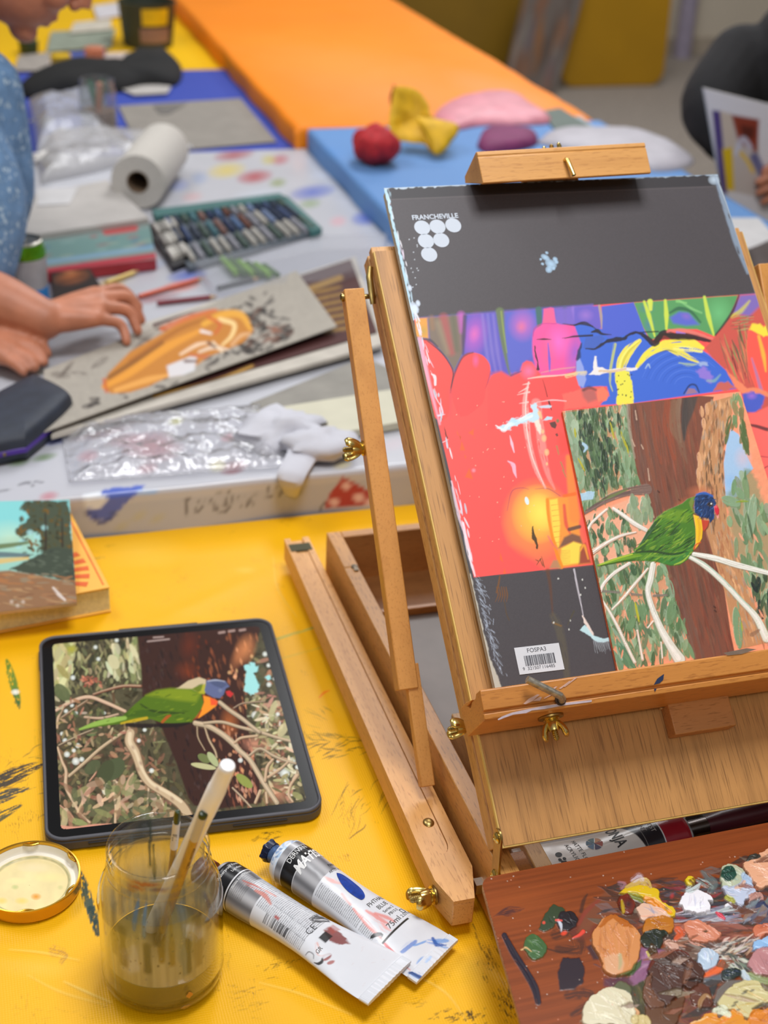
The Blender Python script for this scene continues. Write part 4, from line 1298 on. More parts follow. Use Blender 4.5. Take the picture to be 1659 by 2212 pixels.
for x,y,l_,w_,g_ in ((535,1460,34,10,72),(590,1410,26,14,70),(400,1640,30,8,70),(440,1090,24,10,80),(880,1720,60,22,98),(660,1720,54,20,74),(570,1760,66,26,96),(790,1430,34,14,78),(340,1160,24,9,60)):
 K.dab(*ZE(x,y)[0],l_,w_,g_,'3f5c3c' if x in (535,590,400,340) else '6d8c62',.95,1.4,.14,.15,x)
K.dab(*ZE(618,1730)[0],46,6,78,'b8b428',.95,1.2,.12,.1,3)
for P in ((350,1570,480,1580),(550,1590,650,1600),(745,1605,840,1600)):
 K.line(ZE(*P),[6,5],'7d7468',.9,1.6,.1,.1,3,0)
for k in range(40):
 x,y = RNG.uniform(300,1000),RNG.uniform(1400,2100)
 if in_poly(low,*ZE(x,y)[0]):
  K.dab(*ZE(x,y)[0],RNG.uniform(10,26),RNG.uniform(2,5),RNG.uniform(60,110),'f29a76',.85,1.3,.02,.3,k)
def branch(pts,w_,c_='ddd6c8',h=.2):
 K.line(pts,w_,'8f8a70',.6,2.2,.02)
 K.line(pts,[q*.86 for q in w_],c_,1,1.4,h,.06,3)
 K.line([(x-w_[0]*.12,y-w_[0]*.14) for x,y in pts],[q*.36 for q in w_],'f0ebe2',.9,1.4,h*1.2,.3,7)
branch(ZE(440,945,520,1000,600,1060,690,1110),[8,10,11,9],'e2d8cc')
branch(ZE(390,950,330,1000,270,1060,235,1130),[5,6,6,7],'e2cfc0')
branch(ZE(610,1125,500,1150,380,1210,260,1290),[4,8,10,12],'d8bca8')
branch(ZE(560,1360,450,1430,370,1510,330,1590),[7,8,7,8],'e8d8cc')
branch(ZE(700,1400,600,1520,500,1640,430,1710),[5,8,7,5],'d6bca4')
branch(ZE(740,1370,720,1480,700,1580,740,1720,800,1860,880,2000,940,2090),[14,15,13,14,17,22,28],'d9d6c8')
branch(ZE(340,1620,410,1730,480,1860,550,2010,600,2110),[5,7,8,8,8],'d8c8b4')
branch(ZE(620,1870,640,1980,660,2090),[5,6,7],'d8b8a0')
branch(ZE(800,1960,810,2080),[4,4],'d8c0a8')
branch(ZE(700,1850,740,1800),[4,4],'d8b8a0')
branch(ZE(1010,1310,1120,1370,1260,1490,1400,1640,1520,1770,1600,1930),[8,13,13,12,16,20],'dcdccc')
branch(ZE(1050,1290,1200,1320,1400,1380,1600,1430,1760,1480),[10,14,14,11,9],'e2e0d4')
K.line(ZE(1030,1300,1180,1400,1330,1540,1480,1700),[2,3,3,3],'9fc0aa',.7,1.6)
K.dab(*ZE(1380,1850)[0],92,20,84,'7c9a72',1,1.5,.16,.1,3)
K.dab(*ZE(1412,1840)[0],22,4,84,'a8b040',.9,1.2,.1)
K.dab(*ZE(1385,1680)[0],20,5,80,'84a078',.9,1.2,.1)
for x,y in ((1210,1720),(780,815),(940,880),(1205,1690)):
 K.dab(*ZE(x,y)[0],9,4,40,'4a2a20',.9,1.2,.1)
K.line(ZE(1490,1900,1540,1870),[10,6],'8f6a50',.8,2,.05,.2,2,0)
K.line(ZE(60,215,400,165,800,120,1390,45),[1.5,2,2,2],'d0542c',.6,1.2)
K.glow(*ZE(980,930)[0],34,22,-30,'c86a40',.7)
K.glow(*ZE(1100,820)[0],36,18,0,'c8724c',.8)
body = ZE(1060,850,1040,930,1040,1000,1060,1100,1060,1180,1045,1260,1000,1330,940,1370,870,1376,760,1345,620,1340,480,1350,330,1380,312,1375,420,1330,600,1272,640,1210,680,1140,720,1080,770,1010,860,950,960,905,1000,870)
K.poly(body,'4a7a24',1,1.5,.10)
K.poly(ZE(1060,1180,1045,1260,1000,1330,940,1370,870,1376,760,1345,700,1320,900,1290,1000,1250),'3f7f34',1,4)
K.poly(ZE(600,1272,640,1210,720,1080,770,1010,800,1010,760,1120,700,1200,660,1270),'2f5220',.9,4)
K.poly(ZE(770,1010,860,950,990,960,1040,1000,1000,1050,900,1040),'6e9426',.85,7)
for k in range(230):
 x,y = RNG.uniform(600,1060),RNG.uniform(960,1340)
 if in_poly(body,*ZE(x,y)[0]):
  ang = 150-(x-600)*.02+RNG.normal()*9
  c_ = RNG.choice(['35601c','6f9a2a','588a28','7fa430','2b4c1c','437024','8fae38'])
  K.dab(*ZE(x,y)[0],RNG.uniform(8,26),RNG.uniform(2,4),ang,jit(c_,.08),.8,1.2,.08,.1,k)
for k in range(34):
 x,y = RNG.uniform(760,1040),RNG.uniform(1080,1260)
 K.dab(*ZE(x,y)[0],RNG.uniform(12,30),RNG.uniform(2,3.4),146+RNG.normal()*8,'24401c',.8,1.1,.06,.1,k)
K.line(ZE(610,1275,740,1270,880,1290,1000,1270),[3,5,5,2],'26401e',.9,1.6)
K.line(ZE(700,1300,860,1310,980,1290),[3,4,2],'6f9a34',.8,2)
K.line(ZE(1060,1040,1066,1130,1056,1210),[2,3,2],'1f3a18',.9,1.4)
K.line(ZE(640,1220,700,1140,760,1060),[3,6,4],'3a5a3c',.8,2,.06,.2,3)
K.line(ZE(320,1375,440,1340,560,1310,640,1300),[4,9,10,5],'6f9a22',1,1.5,.1,.1,4)
K.line(ZE(330,1372,460,1325,580,1290),[2,4,3],'b2c238',.95,1.4,.1,.1,5)
K.line(ZE(340,1380,480,1352,600,1335),[2,4,3],'3a5a20',.9,1.4,.06)
K.line(ZE(900,1370,960,1345,1010,1300),[2,4,2],'a6c040',.9,1.6)
for x in (590,620,660):
 K.line(ZE(x,1345,x+20,1375),[2,1],'f0a07c',.8,1.2,sm=0)
K.poly(ZE(1045,990,1100,1010,1118,1080,1110,1170,1080,1225,1060,1250,1062,1150,1060,1080),'f2c024',1,1.5,.14)
K.line(ZE(1080,1020,1095,1100,1085,1190),[4,6,3],'d89a1c',.6,2.5,.1)
K.line(ZE(1050,1250,1065,1220,1100,1200),[4,4,2],'d8602c',.9,1.6,.08)
K.poly(ZE(1105,1030,1165,1035,1160,1080,1130,1120,1115,1110),'c2412c',1,1.5,.12)
K.line(ZE(1120,1120,1150,1090,1168,1040),[2,3,2],'7a4a34',.8,1.4)
K.poly(ZE(1050,860,1040,940,1060,985,1030,960,1010,900,1030,860),'7a8a3c',.9,2.5)
head = ZE(1058,850,1090,825,1140,822,1190,850,1218,900,1205,960,1200,1020,1172,1055,1160,1020,1100,1010,1055,975,1050,910)
K.poly(head,'1e3763',1,1.5,.14)
for k in range(90):
 x,y = RNG.uniform(1050,1215),RNG.uniform(825,1040)
 if in_poly(head,*ZE(x,y)[0]):
  K.dab(*ZE(x,y)[0],RNG.uniform(6,14),RNG.uniform(1.4,2.6),160+RNG.normal()*22 if y < 920 else 120+RNG.normal()*20,RNG.choice(['16284e','2f5a9c','274a86','101c3a','3f74b4']),.85,1.0,.08,.1,k)
K.line(ZE(1070,838,1130,826,1190,850),[4,6,4],'2f64b8',.8,1.8,.06)
K.glow(*ZE(1172,912)[0],8,6,0,'54401e',1,.5)
K.glow(*ZE(1172,912)[0],4.6,4.6,0,'0c0a0c',1,.3)
K.glow(*ZE(1180,908)[0],2,2,0,'f4f4f0',1,.3)
K.poly(ZE(1200,930,1222,915,1240,950,1238,985,1222,1000,1205,970),'d2283c',1,1.3,.2)
K.glow(*ZE(1215,932)[0],4,4,0,'f0707c',.9)
K.line(ZE(1222,1000,1232,1012,1236,990),[2,2,1],'f0909c',.8,1.2)
K.grain(.05,1.6,8)
L[:,2] += np.clip(K.h,0,.4)*0.0028
paint_canvas = grid_mesh('painted_surface',L,nu,nv,K.c,paint_mat('acrylic',0.42,0.4,0.05,600),pic,T=LID)
# == wooden palette with paint
def on_pal(x,y,off=0.0):
 n = np.array([0,-0.045,1.0]); n /= np.linalg.norm(n)
 p0 = np.array([0,-0.05,0.0686])+n*off
 d = ray(x,y)
 return CAM+d*(((p0-CAM) @ n)/(d @ n))
c_bl = on_pal(1037,1897); e_r = on_pal(1659,1776)-c_bl; e_r /= np.linalg.norm(e_r)
e_f = on_pal(1120,2212)-on_pal(1042,1930); e_f /= np.linalg.norm(e_f)
nrm = np.cross(e_f,e_r); nrm /= np.linalg.norm(nrm)
PT = np.eye(4); PT[:3,0] = e_r; PT[:3,2] = nrm; PT[:3,1] = np.cross(nrm,e_r); PT[:3,3] = c_bl
kx,ky = e_f @ PT[:3,0],e_f @ PT[:3,1]
PWD,PLN = 0.335,0.205
pal = thing('palette','reddish brown wooden palette covered in thick mixed paint, resting on the open easel drawer','palette',(0.1,-0.12,0.06))
poly = []
def corner(p,a,b,r=0.010):
 p,a,b = np.array(p),np.array(a),np.array(b)
 u,v = (a-p)/np.linalg.norm(a-p),(b-p)/np.linalg.norm(b-p)
 s_,e_ = p+u*r,p+v*r
 return [tuple((1-t) ** 2*s_+2*t*(1-t)*p+t*t*e_) for t in np.linspace(0,1,9)]
Q = [np.array([0,0]),np.array([PWD,0]),np.array([PWD+kx*PLN,ky*PLN]),np.array([kx*PLN,ky*PLN])]
for k in range(4):
 poly += corner(Q[k],Q[k-1],Q[(k+1) % 4])
mah = wood('palette_mahogany','a2491c','5e2410',0,0.3,0.35,1.0)
MB().prism(poly,-0.0046,-0.0003,2).build('palette_board',wood('palette_edge','a87850','6a4026',0,0.5),pal,PT,bevel=0.0006)
nu,nv = 780,480
a_,b_ = np.meshgrid(np.linspace(0,1,nu),np.linspace(0,1,nv))
a_,b_ = a_.ravel(),b_.ravel()
L = np.stack([PWD*a_+kx*PLN*b_,ky*PLN*b_,0*a_],1)
P_ = np.array(poly)
ins = np.zeros(len(L),bool)
for k in range(len(P_)):
 (ax,ay),(bx,by) = P_[k],P_[(k+1) % len(P_)]
 if ay != by:
  ins ^= ((ay > L[:,1]) != (by > L[:,1])) & (L[:,0] < (bx-ax)*(L[:,1]-ay)/(by-ay)+ax)
Wd = L @ PT[:3,:3].T+PT[:3,3]
px,py = proj(Wd)
G = Art(px,py,'85401a')
gr = fbm(L[:,0]*14,L[:,1]*420,3,3)
gr2 = fbm(L[:,0]*40,L[:,1]*1400,7,2)
G.c *= (0.66+0.55*gr+0.16*gr2)[:,None]
G.glow(1100,1960,120,60,-10,'a85a26',.25)
nav = '1d1c2c'
for k in range(7):
 G.line(ZF(120+k*8,520-k*2,200,470+k*7,300-k*5,470+k*3),[1,5,1],nav,.6,2,dry=.55,seed=k)
G.line(ZF(180,625,230,720,300,830,350,920,370,1000),[12,15,16,17,13],nav,.97,2,.12,dry=.1)
G.poly(ZF(480,830,510,750,600,750,630,800,625,890,560,930,490,935),'22202c',.95,3,.1,wob=3)
G.line(ZF(540,960,600,950,660,960,640,1020,560,1070),[20,26,22,24,10],'3a2420',.75,5,dry=.45)
G.line(ZF(470,620,560,600,600,700,480,700),[24,26,26,14],'3c241c',.7,5,dry=.4)
G.line(ZF(690,480,600,560,590,620,680,600),[24,26,22,26],'6e3226',.7,8)
G.poly(ZF(640,470,760,370,830,380,830,480,760,520,690,540,660,600,590,610),'7a4830',.85,8)
G.line(ZF(600,560,640,490,720,420),[6,10,6],'8c3a2c',.7,4)
G.line(ZF(610,490,625,430,645,395),[8,8,3],'302420',.7,3)
G.poly(ZF(640,690,700,660,720,760,680,760),'2a2430',.8,5)
G.line(ZF(420,700,500,720,560,710),[3,5,2],'33201c',.7,2)
def mess(P,n,pal_,ln=(14,50),w=(4,12),ang=(-20,20),a=.75,dry=.5,h=.05):
 P = np.array(P); (x0,y0),(x1,y1) = P.min(0),P.max(0)
 for k in range(n):
  x,y = RNG.uniform(x0,x1),RNG.uniform(y0,y1)
  if in_poly(P,x,y):
   l_,t = RNG.uniform(*ln)/2,math.radians(RNG.uniform(*ang))
   dx,dy = l_*math.cos(t),l_*math.sin(t)
   G.line([(x-dx,y-dy),(x+RNG.normal()*3,y+RNG.normal()*3),(x+dx,y+dy)],[2,RNG.uniform(*w),2],jit(RNG.choice(pal_),.12),a,2,h,dry*RNG.uniform(.4,1),k,3)
zone = ZG(0,640,600,560,900,540,1200,420,1700,300,1800,1996,400,1996,0,1500)
mess(zone,420,['4a3026','5a3628','38302e','6a3c2c','54443c','6c5a50'],(30,80),(10,24),a=.85,dry=.25)
mess(zone,140,['2c2a2c','7c6a60','8c5a44','44404a','a08878'],(16,50),(4,10),(-30,20),a=.7)
mess(ZG(560,620,1200,560,1330,900,1200,960,720,960),110,['2e2c34','3c3a44','5c5660','4e2e2a','8a3034','24302e'],(20,60),(4,12),dry=.3)
mess(ZG(780,880,1330,820,1500,900,1400,990,800,990),50,['8c90a0','b0b0bc','5a5a68','d8d8e0'],(30,80),(3,7),(-12,0),.7,.6)
mess(ZG(700,1000,1660,960,1700,1200,1200,1200,800,1100),60,['7a4238','8e5444','6a3a34','a86a58'],(24,70),(6,14),(-10,10))
mess(ZG(600,1150,900,1150,1250,1200,1300,1350,1000,1300,760,1260),70,['8c8078','c8b8ac','e0a088','5c4c48','a89890','f0e4dc'],(16,50),(3,9),(-30,30))
mess(ZG(1150,1180,1500,1120,1500,1300,1250,1330),60,['3e3430','c4c0b8','b89878','5a4c48','dcc8b0'],(16,50),(3,8),(-50,-10))
mess(ZG(1200,1300,1480,1330,1560,1560,1300,1560),60,['2e3830','3c4a44','6c7c6c','24302c','c8ccb8'],(16,46),(4,10),(20,60))
mess(ZG(380,1560,460,1500,420,1990,260,1990,330,1640),40,['4c4a24','3c3e28','565030'],(20,60),(8,16),(60,100))
mess(ZG(100,1560,320,1620,330,1900,300,1700,120,1640),24,['3c3c34','4a4438','2e3030'],(20,50),(8,14),(60,100))
mess(ZG(800,1650,1120,1600,1150,1996,720,1996),80,['5c3a24','6c3c2a','4c3828','7a4a34','6a2c34'],(20,60),(6,16),(-60,30))
G.poly(ZG(380,1240,620,1260,720,1290,500,1400,420,1560,310,1620,270,1550,300,1470,380,1350),'8a5c7c',.95,4,.08,wob=4)
G.poly(ZG(20,1540,260,1530,320,1600,180,1640,20,1620),'5c3444',.85,6)
mess(ZG(380,1260,600,1270,480,1400,400,1550,300,1600),30,['96688a','7c4e70','a67a98'],(16,40),(4,9),(-60,-20),.7)
blobs = []
def blob(label,P,col,h,wob=3,streak=None,ang=60,n=26,dome=.5,soft=2.0):
 G.cur = len(blobs)+1
 blobs.append(label)
 G.poly(P,col,1,soft,h,wob,10,4)
 cl_ = G.cur
 Pn = np.array(P); (x0,y0),(x1,y1) = Pn.min(0),Pn.max(0)
 i = np.nonzero(G.id == cl_)[0]
 if len(i):
  cxx,cyy = px[i].mean(),py[i].mean()
  G.h[i] += dome*h*np.clip(1-((px[i]-cxx)/(x1-x0)*1.7) ** 2-((py[i]-cyy)/(y1-y0)*1.7) ** 2,0,1)
 for k in range(n):
  x,y = RNG.uniform(x0,x1),RNG.uniform(y0,y1)
  if in_poly(P,x,y):
   t = math.radians(ang+RNG.normal()*22); l_ = RNG.uniform(.12,.3)*max(x1-x0,y1-y0)
   c_ = jit(RNG.choice(streak or [col]),.05)
   G.cur = 0
   pts = [(x-l_*math.cos(t),y-l_*math.sin(t)),(x+RNG.normal()*2,y+RNG.normal()*2),(x+l_*math.cos(t),y+l_*math.sin(t))]
   sub = [p for p in pts if in_poly(P,*p)]
   if len(sub) == 3:
    G.line(pts,[1,RNG.uniform(2,6),1],c_,.7,1.6,h*RNG.uniform(.8,1.25),.25,k,3)
 G.cur = 0
blob('pale green paint dab',ZF(300,640,340,618,390,650,418,690,400,745,340,765,300,720,290,690),'3f6238',.35,2,['4a7040','365430','587a48'],30)
G.line(ZF(275,706,300,700,330,722),[3,4,2],'d8b078',.9,1.5)
blob('dark green paint dab',ZF(375,590,400,530,430,480,460,455,515,480,505,520,470,560,440,590,400,605),'33442e',.25,3,['3c5034','2a3a2c'])
blob('black paint dab',ZF(470,545,500,500,560,490,590,530,580,580,530,600,490,590),'221e24',.3,3,['2e2a30','18161c'])
G.line(ZF(480,545,495,570,500,600),[4,7,3],'c8ccd8',.95,1.6,.3)
G.line(ZF(470,545,500,548),[5,4],'e85a50',.9,1.6,sm=0)
G.glow(*ZF(515,613)[0],8,5,-20,'e8482c',1,.4); G.glow(*ZF(401,558)[0],4,4,0,'e8503c',1,.4)
G.line(ZF(565,640,600,625,622,605),[3,7,9],'e24838',.95,1.8,.2)
blob('peach paint dab',ZF(700,590,730,540,790,520,860,560,920,600,945,670,935,750,900,830,870,850,800,862,740,835,725,790,700,740,668,680,675,620),'d08a52',.9,3,['dc9a62','c47e48','d89060','b87440'],75,70)
G.poly(ZF(745,530,800,512,870,545,905,600,840,590,790,545,760,560,720,600,705,590),'b0601c',.95,3,.5,wob=2)
G.poly(ZF(735,770,780,750,830,752,850,800,840,845,790,860,745,835),'d8a47c',.9,4,.7)
G.line(ZF(825,755,828,800,820,830),[8,8,4],'a8a87c',.7,4)
G.line(ZF(860,620,880,690,860,760),[4,5,3],'b8743c',.7,2,.9)
G.poly(ZF(905,800,950,760,945,800,900,850,810,862,840,850,890,830),'3a5c2c',.9,2.5,.3)
blob('cream paint dab',ZG(-20,1690,60,1650,140,1660,240,1690,300,1780,330,1880,330,2030,0,2030,-120,2030,-200,2000,-195,1840,-120,1750),'d6cdae',1.0,4,['e4dcc0','c8bc98','dcd4b8','f0e8d0'],40,80)
G.line(ZG(330,1850,360,1890,340,1920),[5,8,4],'d8a070',.9,2,.3)
blob('yellow paint dab',ZG(180,700,230,650,330,625,420,635,520,660,575,700,570,760,600,800,680,830,735,890,720,930,660,930,590,870,530,800,430,760,300,720,250,715),'dcb818',.7,4,['ecd42a','c8a414','f0dc48'],10,40)
G.line(ZG(250,640,340,600,430,580,480,640),[10,16,18,10],'d0b060',.85,3,.4,.2,3)
G.line(ZG(260,720,340,740,400,780),[8,12,6],'7a8a34',.8,3,.3,.3,4)
G.line(ZG(430,760,520,800,600,850,680,900),[8,14,12,8],'e89028',.9,3,.4,.2)
G.glow(*ZG(640,860)[0],8,4,40,'7a6a20',.9)
blob('dark red paint dab',ZG(150,800,180,740,250,710,300,760,330,830,300,900,230,910,170,860),'70281a',.5,3,['8a3018','3a2020','5c2018'],60)
G.glow(*ZG(260,820)[0],12,16,0,'2e2226',.9)
G.line(ZG(195,780,205,840,215,890),[4,8,6],'b89a20',.9,2,.3)
for P in ((310,100),(300,800)):
 pass
G.line(ZG(180,590,220,600,200,640),[10,12,8],'b88a98',.5,4,dry=.4)
G.line(ZG(320,560,370,530,400,560),[14,18,10],'d8ccd8',.6,4,dry=.45)
blob('salmon white paint dab',ZG(340,860,400,800,480,820,580,860,680,930,600,950,500,940,430,980,380,940),'e0b8a0',.5,4,['f0d0c0','e89a78','e8e0dc','a0a0b0'],20,40)
blob('orange ochre paint dab',ZG(405,1040,430,980,500,950,600,935,690,950,718,1010,690,1090,600,1110,500,1090,420,1095),'b8701c',.6,3,['c87e24','a86018','d09038'],10,40)
blob('black green paint dab',ZG(375,1160,420,1100,520,1070,600,1080,670,1110,610,1140,600,1200,570,1260,500,1250,440,1250,400,1210),'232a1e',.55,3,['2c3424','1c2228','1a2c34'],60)
blob('dark olive paint dab',ZG(450,1270,490,1215,530,1250,560,1290,550,1340,510,1360,470,1330),'44301a',.45,3,['50381c','3a2a18'],60)
G.line(ZG(445,1280,470,1330,510,1365,540,1350),[3,4,4,2],'d8c86a',.9,1.5,.3)
blob('white paint dab',ZG(790,740,860,690,940,680,1020,700,1110,760,1110,795,1060,790,1080,870,1030,900,960,910,900,900,830,890,800,840,770,810),'eceaf0',.9,5,['f6f4f8','dcd8e4','c8c8d8'],100,50)
G.line(ZG(880,670,940,640,980,600),[20,12,4],'c8d8d8',.8,3,.3,.35)
blob('small yellow paint dab',ZG(825,570,860,530,910,540,930,590,900,630,850,620),'dcc01c',.6,2,['e8cc30'],60)
for x,y in ((880,590),(910,570),(905,610),(930,595)):
 G.glow(*ZG(x,y)[0],5,4,30,'5a2c18',.95,.4)
G.line(ZG(1000,480,1060,540,1110,600,1080,660),[6,16,22,14],'5e6c6c',.8,4,.3,.35,5)
G.line(ZG(960,560,1040,600,1100,640),[10,14,8],'8c9c98',.7,3,.3,.5,6)
blob('grey green paint dab',ZG(1180,560,1200,450,1290,420,1400,470,1420,560,1370,640,1270,660,1200,640),'b4bca0',.8,5,['c8d0b8','8ca090','d8d8c8','c0a890'],50,60)
blob('deep green paint dab',ZG(1190,490,1260,445,1320,480,1330,560,1280,600,1220,590,1185,540),'17483c',.7,3,['1e5848','103830'],60)
G.line(ZG(1190,530,1260,515,1320,500),[2,3,2],'0c2820',.8,1.4)
blob('pale blue white paint dab',ZG(1200,650,1330,640,1440,560,1530,690,1450,760,1360,860,1320,780,1230,720),'bcc6dc',.6,6,['d8e0f0','e8e8f0','9cb0d0','a8a8b8'],20,60)
G.line(ZG(1420,540,1450,580,1480,610),[16,20,10],'a8c0dc',.9,3,.5)
G.line(ZG(1420,590,1390,640,1330,660),[6,9,5],'e0b090',.8,2,.5)
blob('pink beige paint dab',ZG(1400,390,1500,370,1560,320,1660,270,1800,250,1850,700,1690,640,1600,660,1520,600,1440,500),'e2a884',.7,5,['ecb898','d89a74','f0c4a8'],20,60)
blob('dark grey paint dab',ZG(1440,380,1480,310,1540,300,1580,340,1530,375),'343430',.4,3,['404038'],20)
blob('dusty pink paint dab',ZG(1460,720,1540,690,1600,700,1620,760,1540,800,1470,820),'b8887c',.6,5,['cc9c90','a8786c','d8b0a4'],30)
mess(ZG(1480,800,1660,770,1800,760,1800,980,1480,980),50,['6a6470','4c4c5c','7c8490','2c3a5c','8c7468'],(20,50),(8,16),(-60,-20),.85,.3,.2)
G.poly(ZG(1590,800,1620,780,1660,830,1700,900,1640,930,1660,860),'1c2c54',.9,3,.3)
G.line(ZG(1240,740,1290,770,1320,790),[8,10,5],'a8a834',.9,2.5,.4)
G.line(ZG(1240,820,1280,805,1300,830),[6,8,4],'eceaf0',.95,2,.4)
G.line(ZG(1140,890,1180,920,1220,950),[4,10,6],'d03048',.95,2,.4)
G.glow(*ZG(700,720)[0],6,9,20,'b83434',.9)
blob('salmon paint dab',ZG(810,1000,880,965,980,975,1080,1030,1180,1100,1160,1160,1060,1190,940,1180,850,1130),'d08264',.55,4,['dc9478','c47050','e0a088'],25,50)
G.poly(ZG(1000,1090,1040,1075,1060,1090,1030,1105),'4c3c24',.9,2,.3)
G.line(ZG(760,1060,790,1100,740,1150),[16,18,10],'d85c30',.85,3,.3,.2)
blob('light pink paint dab',ZG(610,1190,650,1160,720,1180,770,1230,760,1280,680,1260),'cca08c',.45,5,['e0bcac','b88474'],40)
blob('mauve pink paint dab',ZG(1455,1420,1490,1320,1560,1260,1660,1250,1800,1260,1800,1540,1640,1530,1530,1510),'b47c7e',.7,5,['c48e8e','a87072'],60,40)
blob('sky blue paint dab',ZG(1490,1280,1510,1200,1580,1160,1700,1145,1800,1150,1800,1270,1650,1255,1560,1262),'8cb4dc',.7,5,['a4c4e8','7ca4d0'],20)
blob('coral orange paint dab',ZG(1500,1060,1560,1010,1660,1000,1800,1000,1800,1110,1640,1110,1560,1140,1530,1130),'c87050',.5,5,['dc8c6c','b85c40','e8a890'],10)
blob('ice blue paint dab',ZG(950,1310,980,1260,1060,1260,1130,1290,1170,1350,1130,1430,1060,1480,990,1450,960,1390),'b0c2d4',.7,5,['c8d6e4','98acc0','d8e0e8'],60,40)
G.line(ZG(1200,1390,1170,1450,1090,1500,1020,1520),[14,16,16,8],'e06430',.95,2.5,.4,.1)
G.poly(ZG(1010,1560,1100,1520,1200,1500,1210,1560,1120,1600,1050,1620),'5a646e',.9,5,.2)
G.poly(ZG(1050,1640,1160,1590,1140,1660,1110,1720,1080,1700),'2c3434',.9,4,.2)
blob('blue black paint dab',ZG(1185,1500,1210,1465,1300,1450,1390,1480,1370,1530,1280,1570,1210,1560),'1e2c28',.5,3,['243830','1c2c44','2c3c2c'],20)
G.line(ZG(1410,1480,1440,1530,1520,1570),[10,14,8],'b8c8d4',.85,3,.3,.2)
G.line(ZG(1480,1500,1540,1560,1700,1600),[8,18,26],'8a9864',.85,4,.25,.1)
blob('dark brown paint dab',ZG(445,1480,490,1380,590,1310,700,1270,800,1280,870,1320,890,1370,980,1420,1020,1500,1010,1570,950,1620,880,1670,820,1640,790,1700,720,1760,660,1840,600,1790,510,1720,480,1640,500,1560),'4a2c22',.85,4,['54342a','402620','5c3a2e'],50,70)
G.line(ZG(460,1470,540,1360,680,1290,800,1290,870,1340),[6,9,8,8,4],'6a2c20',.8,3,.7)
G.line(ZG(870,1440,850,1520,820,1600),[14,16,10],'7c5440',.8,4,.6,.2)
blob('mid brown paint dab',ZG(410,1640,440,1560,500,1520,480,1640,520,1720,600,1790,620,1820,560,1850,470,1840,420,1760),'6c4632',.5,4,['7a523c','603c2c'],50,30)
blob('red brown paint dab',ZG(860,1680,960,1610,1040,1620,1090,1720,1110,1810,1000,1850,900,1790),'5c3020',.4,5,['68402c','4c2c1c'],50)
blob('brown paint dab',ZG(430,1850,560,1860,640,1840,740,1760,830,1720,800,1850,740,2000,700,2040,460,2030),'5f3c24',.45,5,['6c482e','54341e'],60,40)
blob('pale yellow paint dab',ZG(1150,1810,1190,1740,1270,1640,1380,1590,1500,1580,1660,1620,1850,1650,1850,1850,1660,1830,1520,1900,1440,1950,1300,1880,1200,1870),'c8bc86',.8,5,['d8cc98','b8a870','dcd4a8','c8a860'],20,80)
G.poly(ZG(1110,1790,1150,1660,1250,1570,1380,1560,1420,1585,1290,1630,1190,1740,1150,1810),'6c6660',.9,4,.4)
for x,y in ((1430,1700),(1490,1695),(1410,1720),(1310,1840),(1350,1885),(1330,1810)):
 G.glow(*ZG(x,y)[0],7,3,-20,'54503c',.9,.4)
blob('orange paint dab',ZG(1460,1960,1500,1880,1600,1840,1750,1810,1850,1830,1850,2050,1450,2050),'d07a1c',.7,4,['e08c28','c06c18'],20,30)
blob('yellow orange paint dab',ZG(880,2000,960,1960,1040,1900,1120,1900,1160,1960,1280,1880,1350,1900,1440,1970,1440,2060,900,2060),'d88c28',.6,6,['e8a838','e06c24','f0d8a0','c87c20'],-20,60)
G.line(ZG(1130,1880,1200,1880,1260,1930),[14,20,12],'d8dcc0',.9,2.5,.8,.2)
G.line(ZG(970,1850,980,1790,1030,1730,1080,1750),[8,10,8,5],'a88054',.85,2.5,.6,.15)
G.line(ZG(330,1980,400,1970,440,2000),[20,26,20],'d0bc80',.9,3,.5)
G.poly(ZG(100,1650,170,1580,250,1590,300,1660,280,1720,240,1690,150,1660),'5f6446',.9,5,.3,wob=4)
mess([(1640,1840),(2050,1760),(2200,2300),(1500,2420),(1250,2230)],160,['4a3026','6a3c2c','5c4c48','8c5a44','a08878','38302e'],(30,80),(10,22),a=.85,dry=.3)
for k in range(16):
 x,y = RNG.uniform(1400,2050),RNG.uniform(1850,2420)
 if x < 1690 and y < 2235:
  continue
 r_ = RNG.uniform(22,50)
 blob('smaller mixed paint dab',[(x+r_*RNG.uniform(.7,1.2)*math.cos(t),y+.75*r_*RNG.uniform(.7,1.2)*math.sin(t)) for t in np.linspace(0,2*pi,9,endpoint=False)],RNG.choice(['b4bca0','8cb4dc','c87050','5c3c2c','d6cdae','3a5c4c','c8a030']),.6,4,None,30,20)
for k in range(90):
 x,y = RNG.uniform(1060,1660),RNG.uniform(1840,2212)
 G.glow(x,y,1.5,1.5,0,RNG.choice(['e8dcd0','c8b8a8','e8a080']),.7,.3)
L[:,2] = G.h*0.0026+0.00005
pm = paint_mat('palette_paint',0.34,0.45,0.05,900)
ids = G.id
same = lambda q,k: (ids[q] == k).all(1)
inside = lambda q: ins[q].all(1)
top = grid_mesh('palette_top',L,nu,nv,G.c,pm,pal,T=PT,fkeep=lambda q: inside(q) & ~((ids[q] == ids[q][:,:1]).all(1) & (ids[q][:,0] > 0)))
for k,lab in enumerate(blobs):
 m_ = lambda q,k=k: inside(q) & same(q,k+1)
 if (ids == k+1).sum() > 60:
  o = grid_mesh('paint_dab',L,nu,nv,G.c,pm,pal,T=PT,fkeep=m_,label=lab)
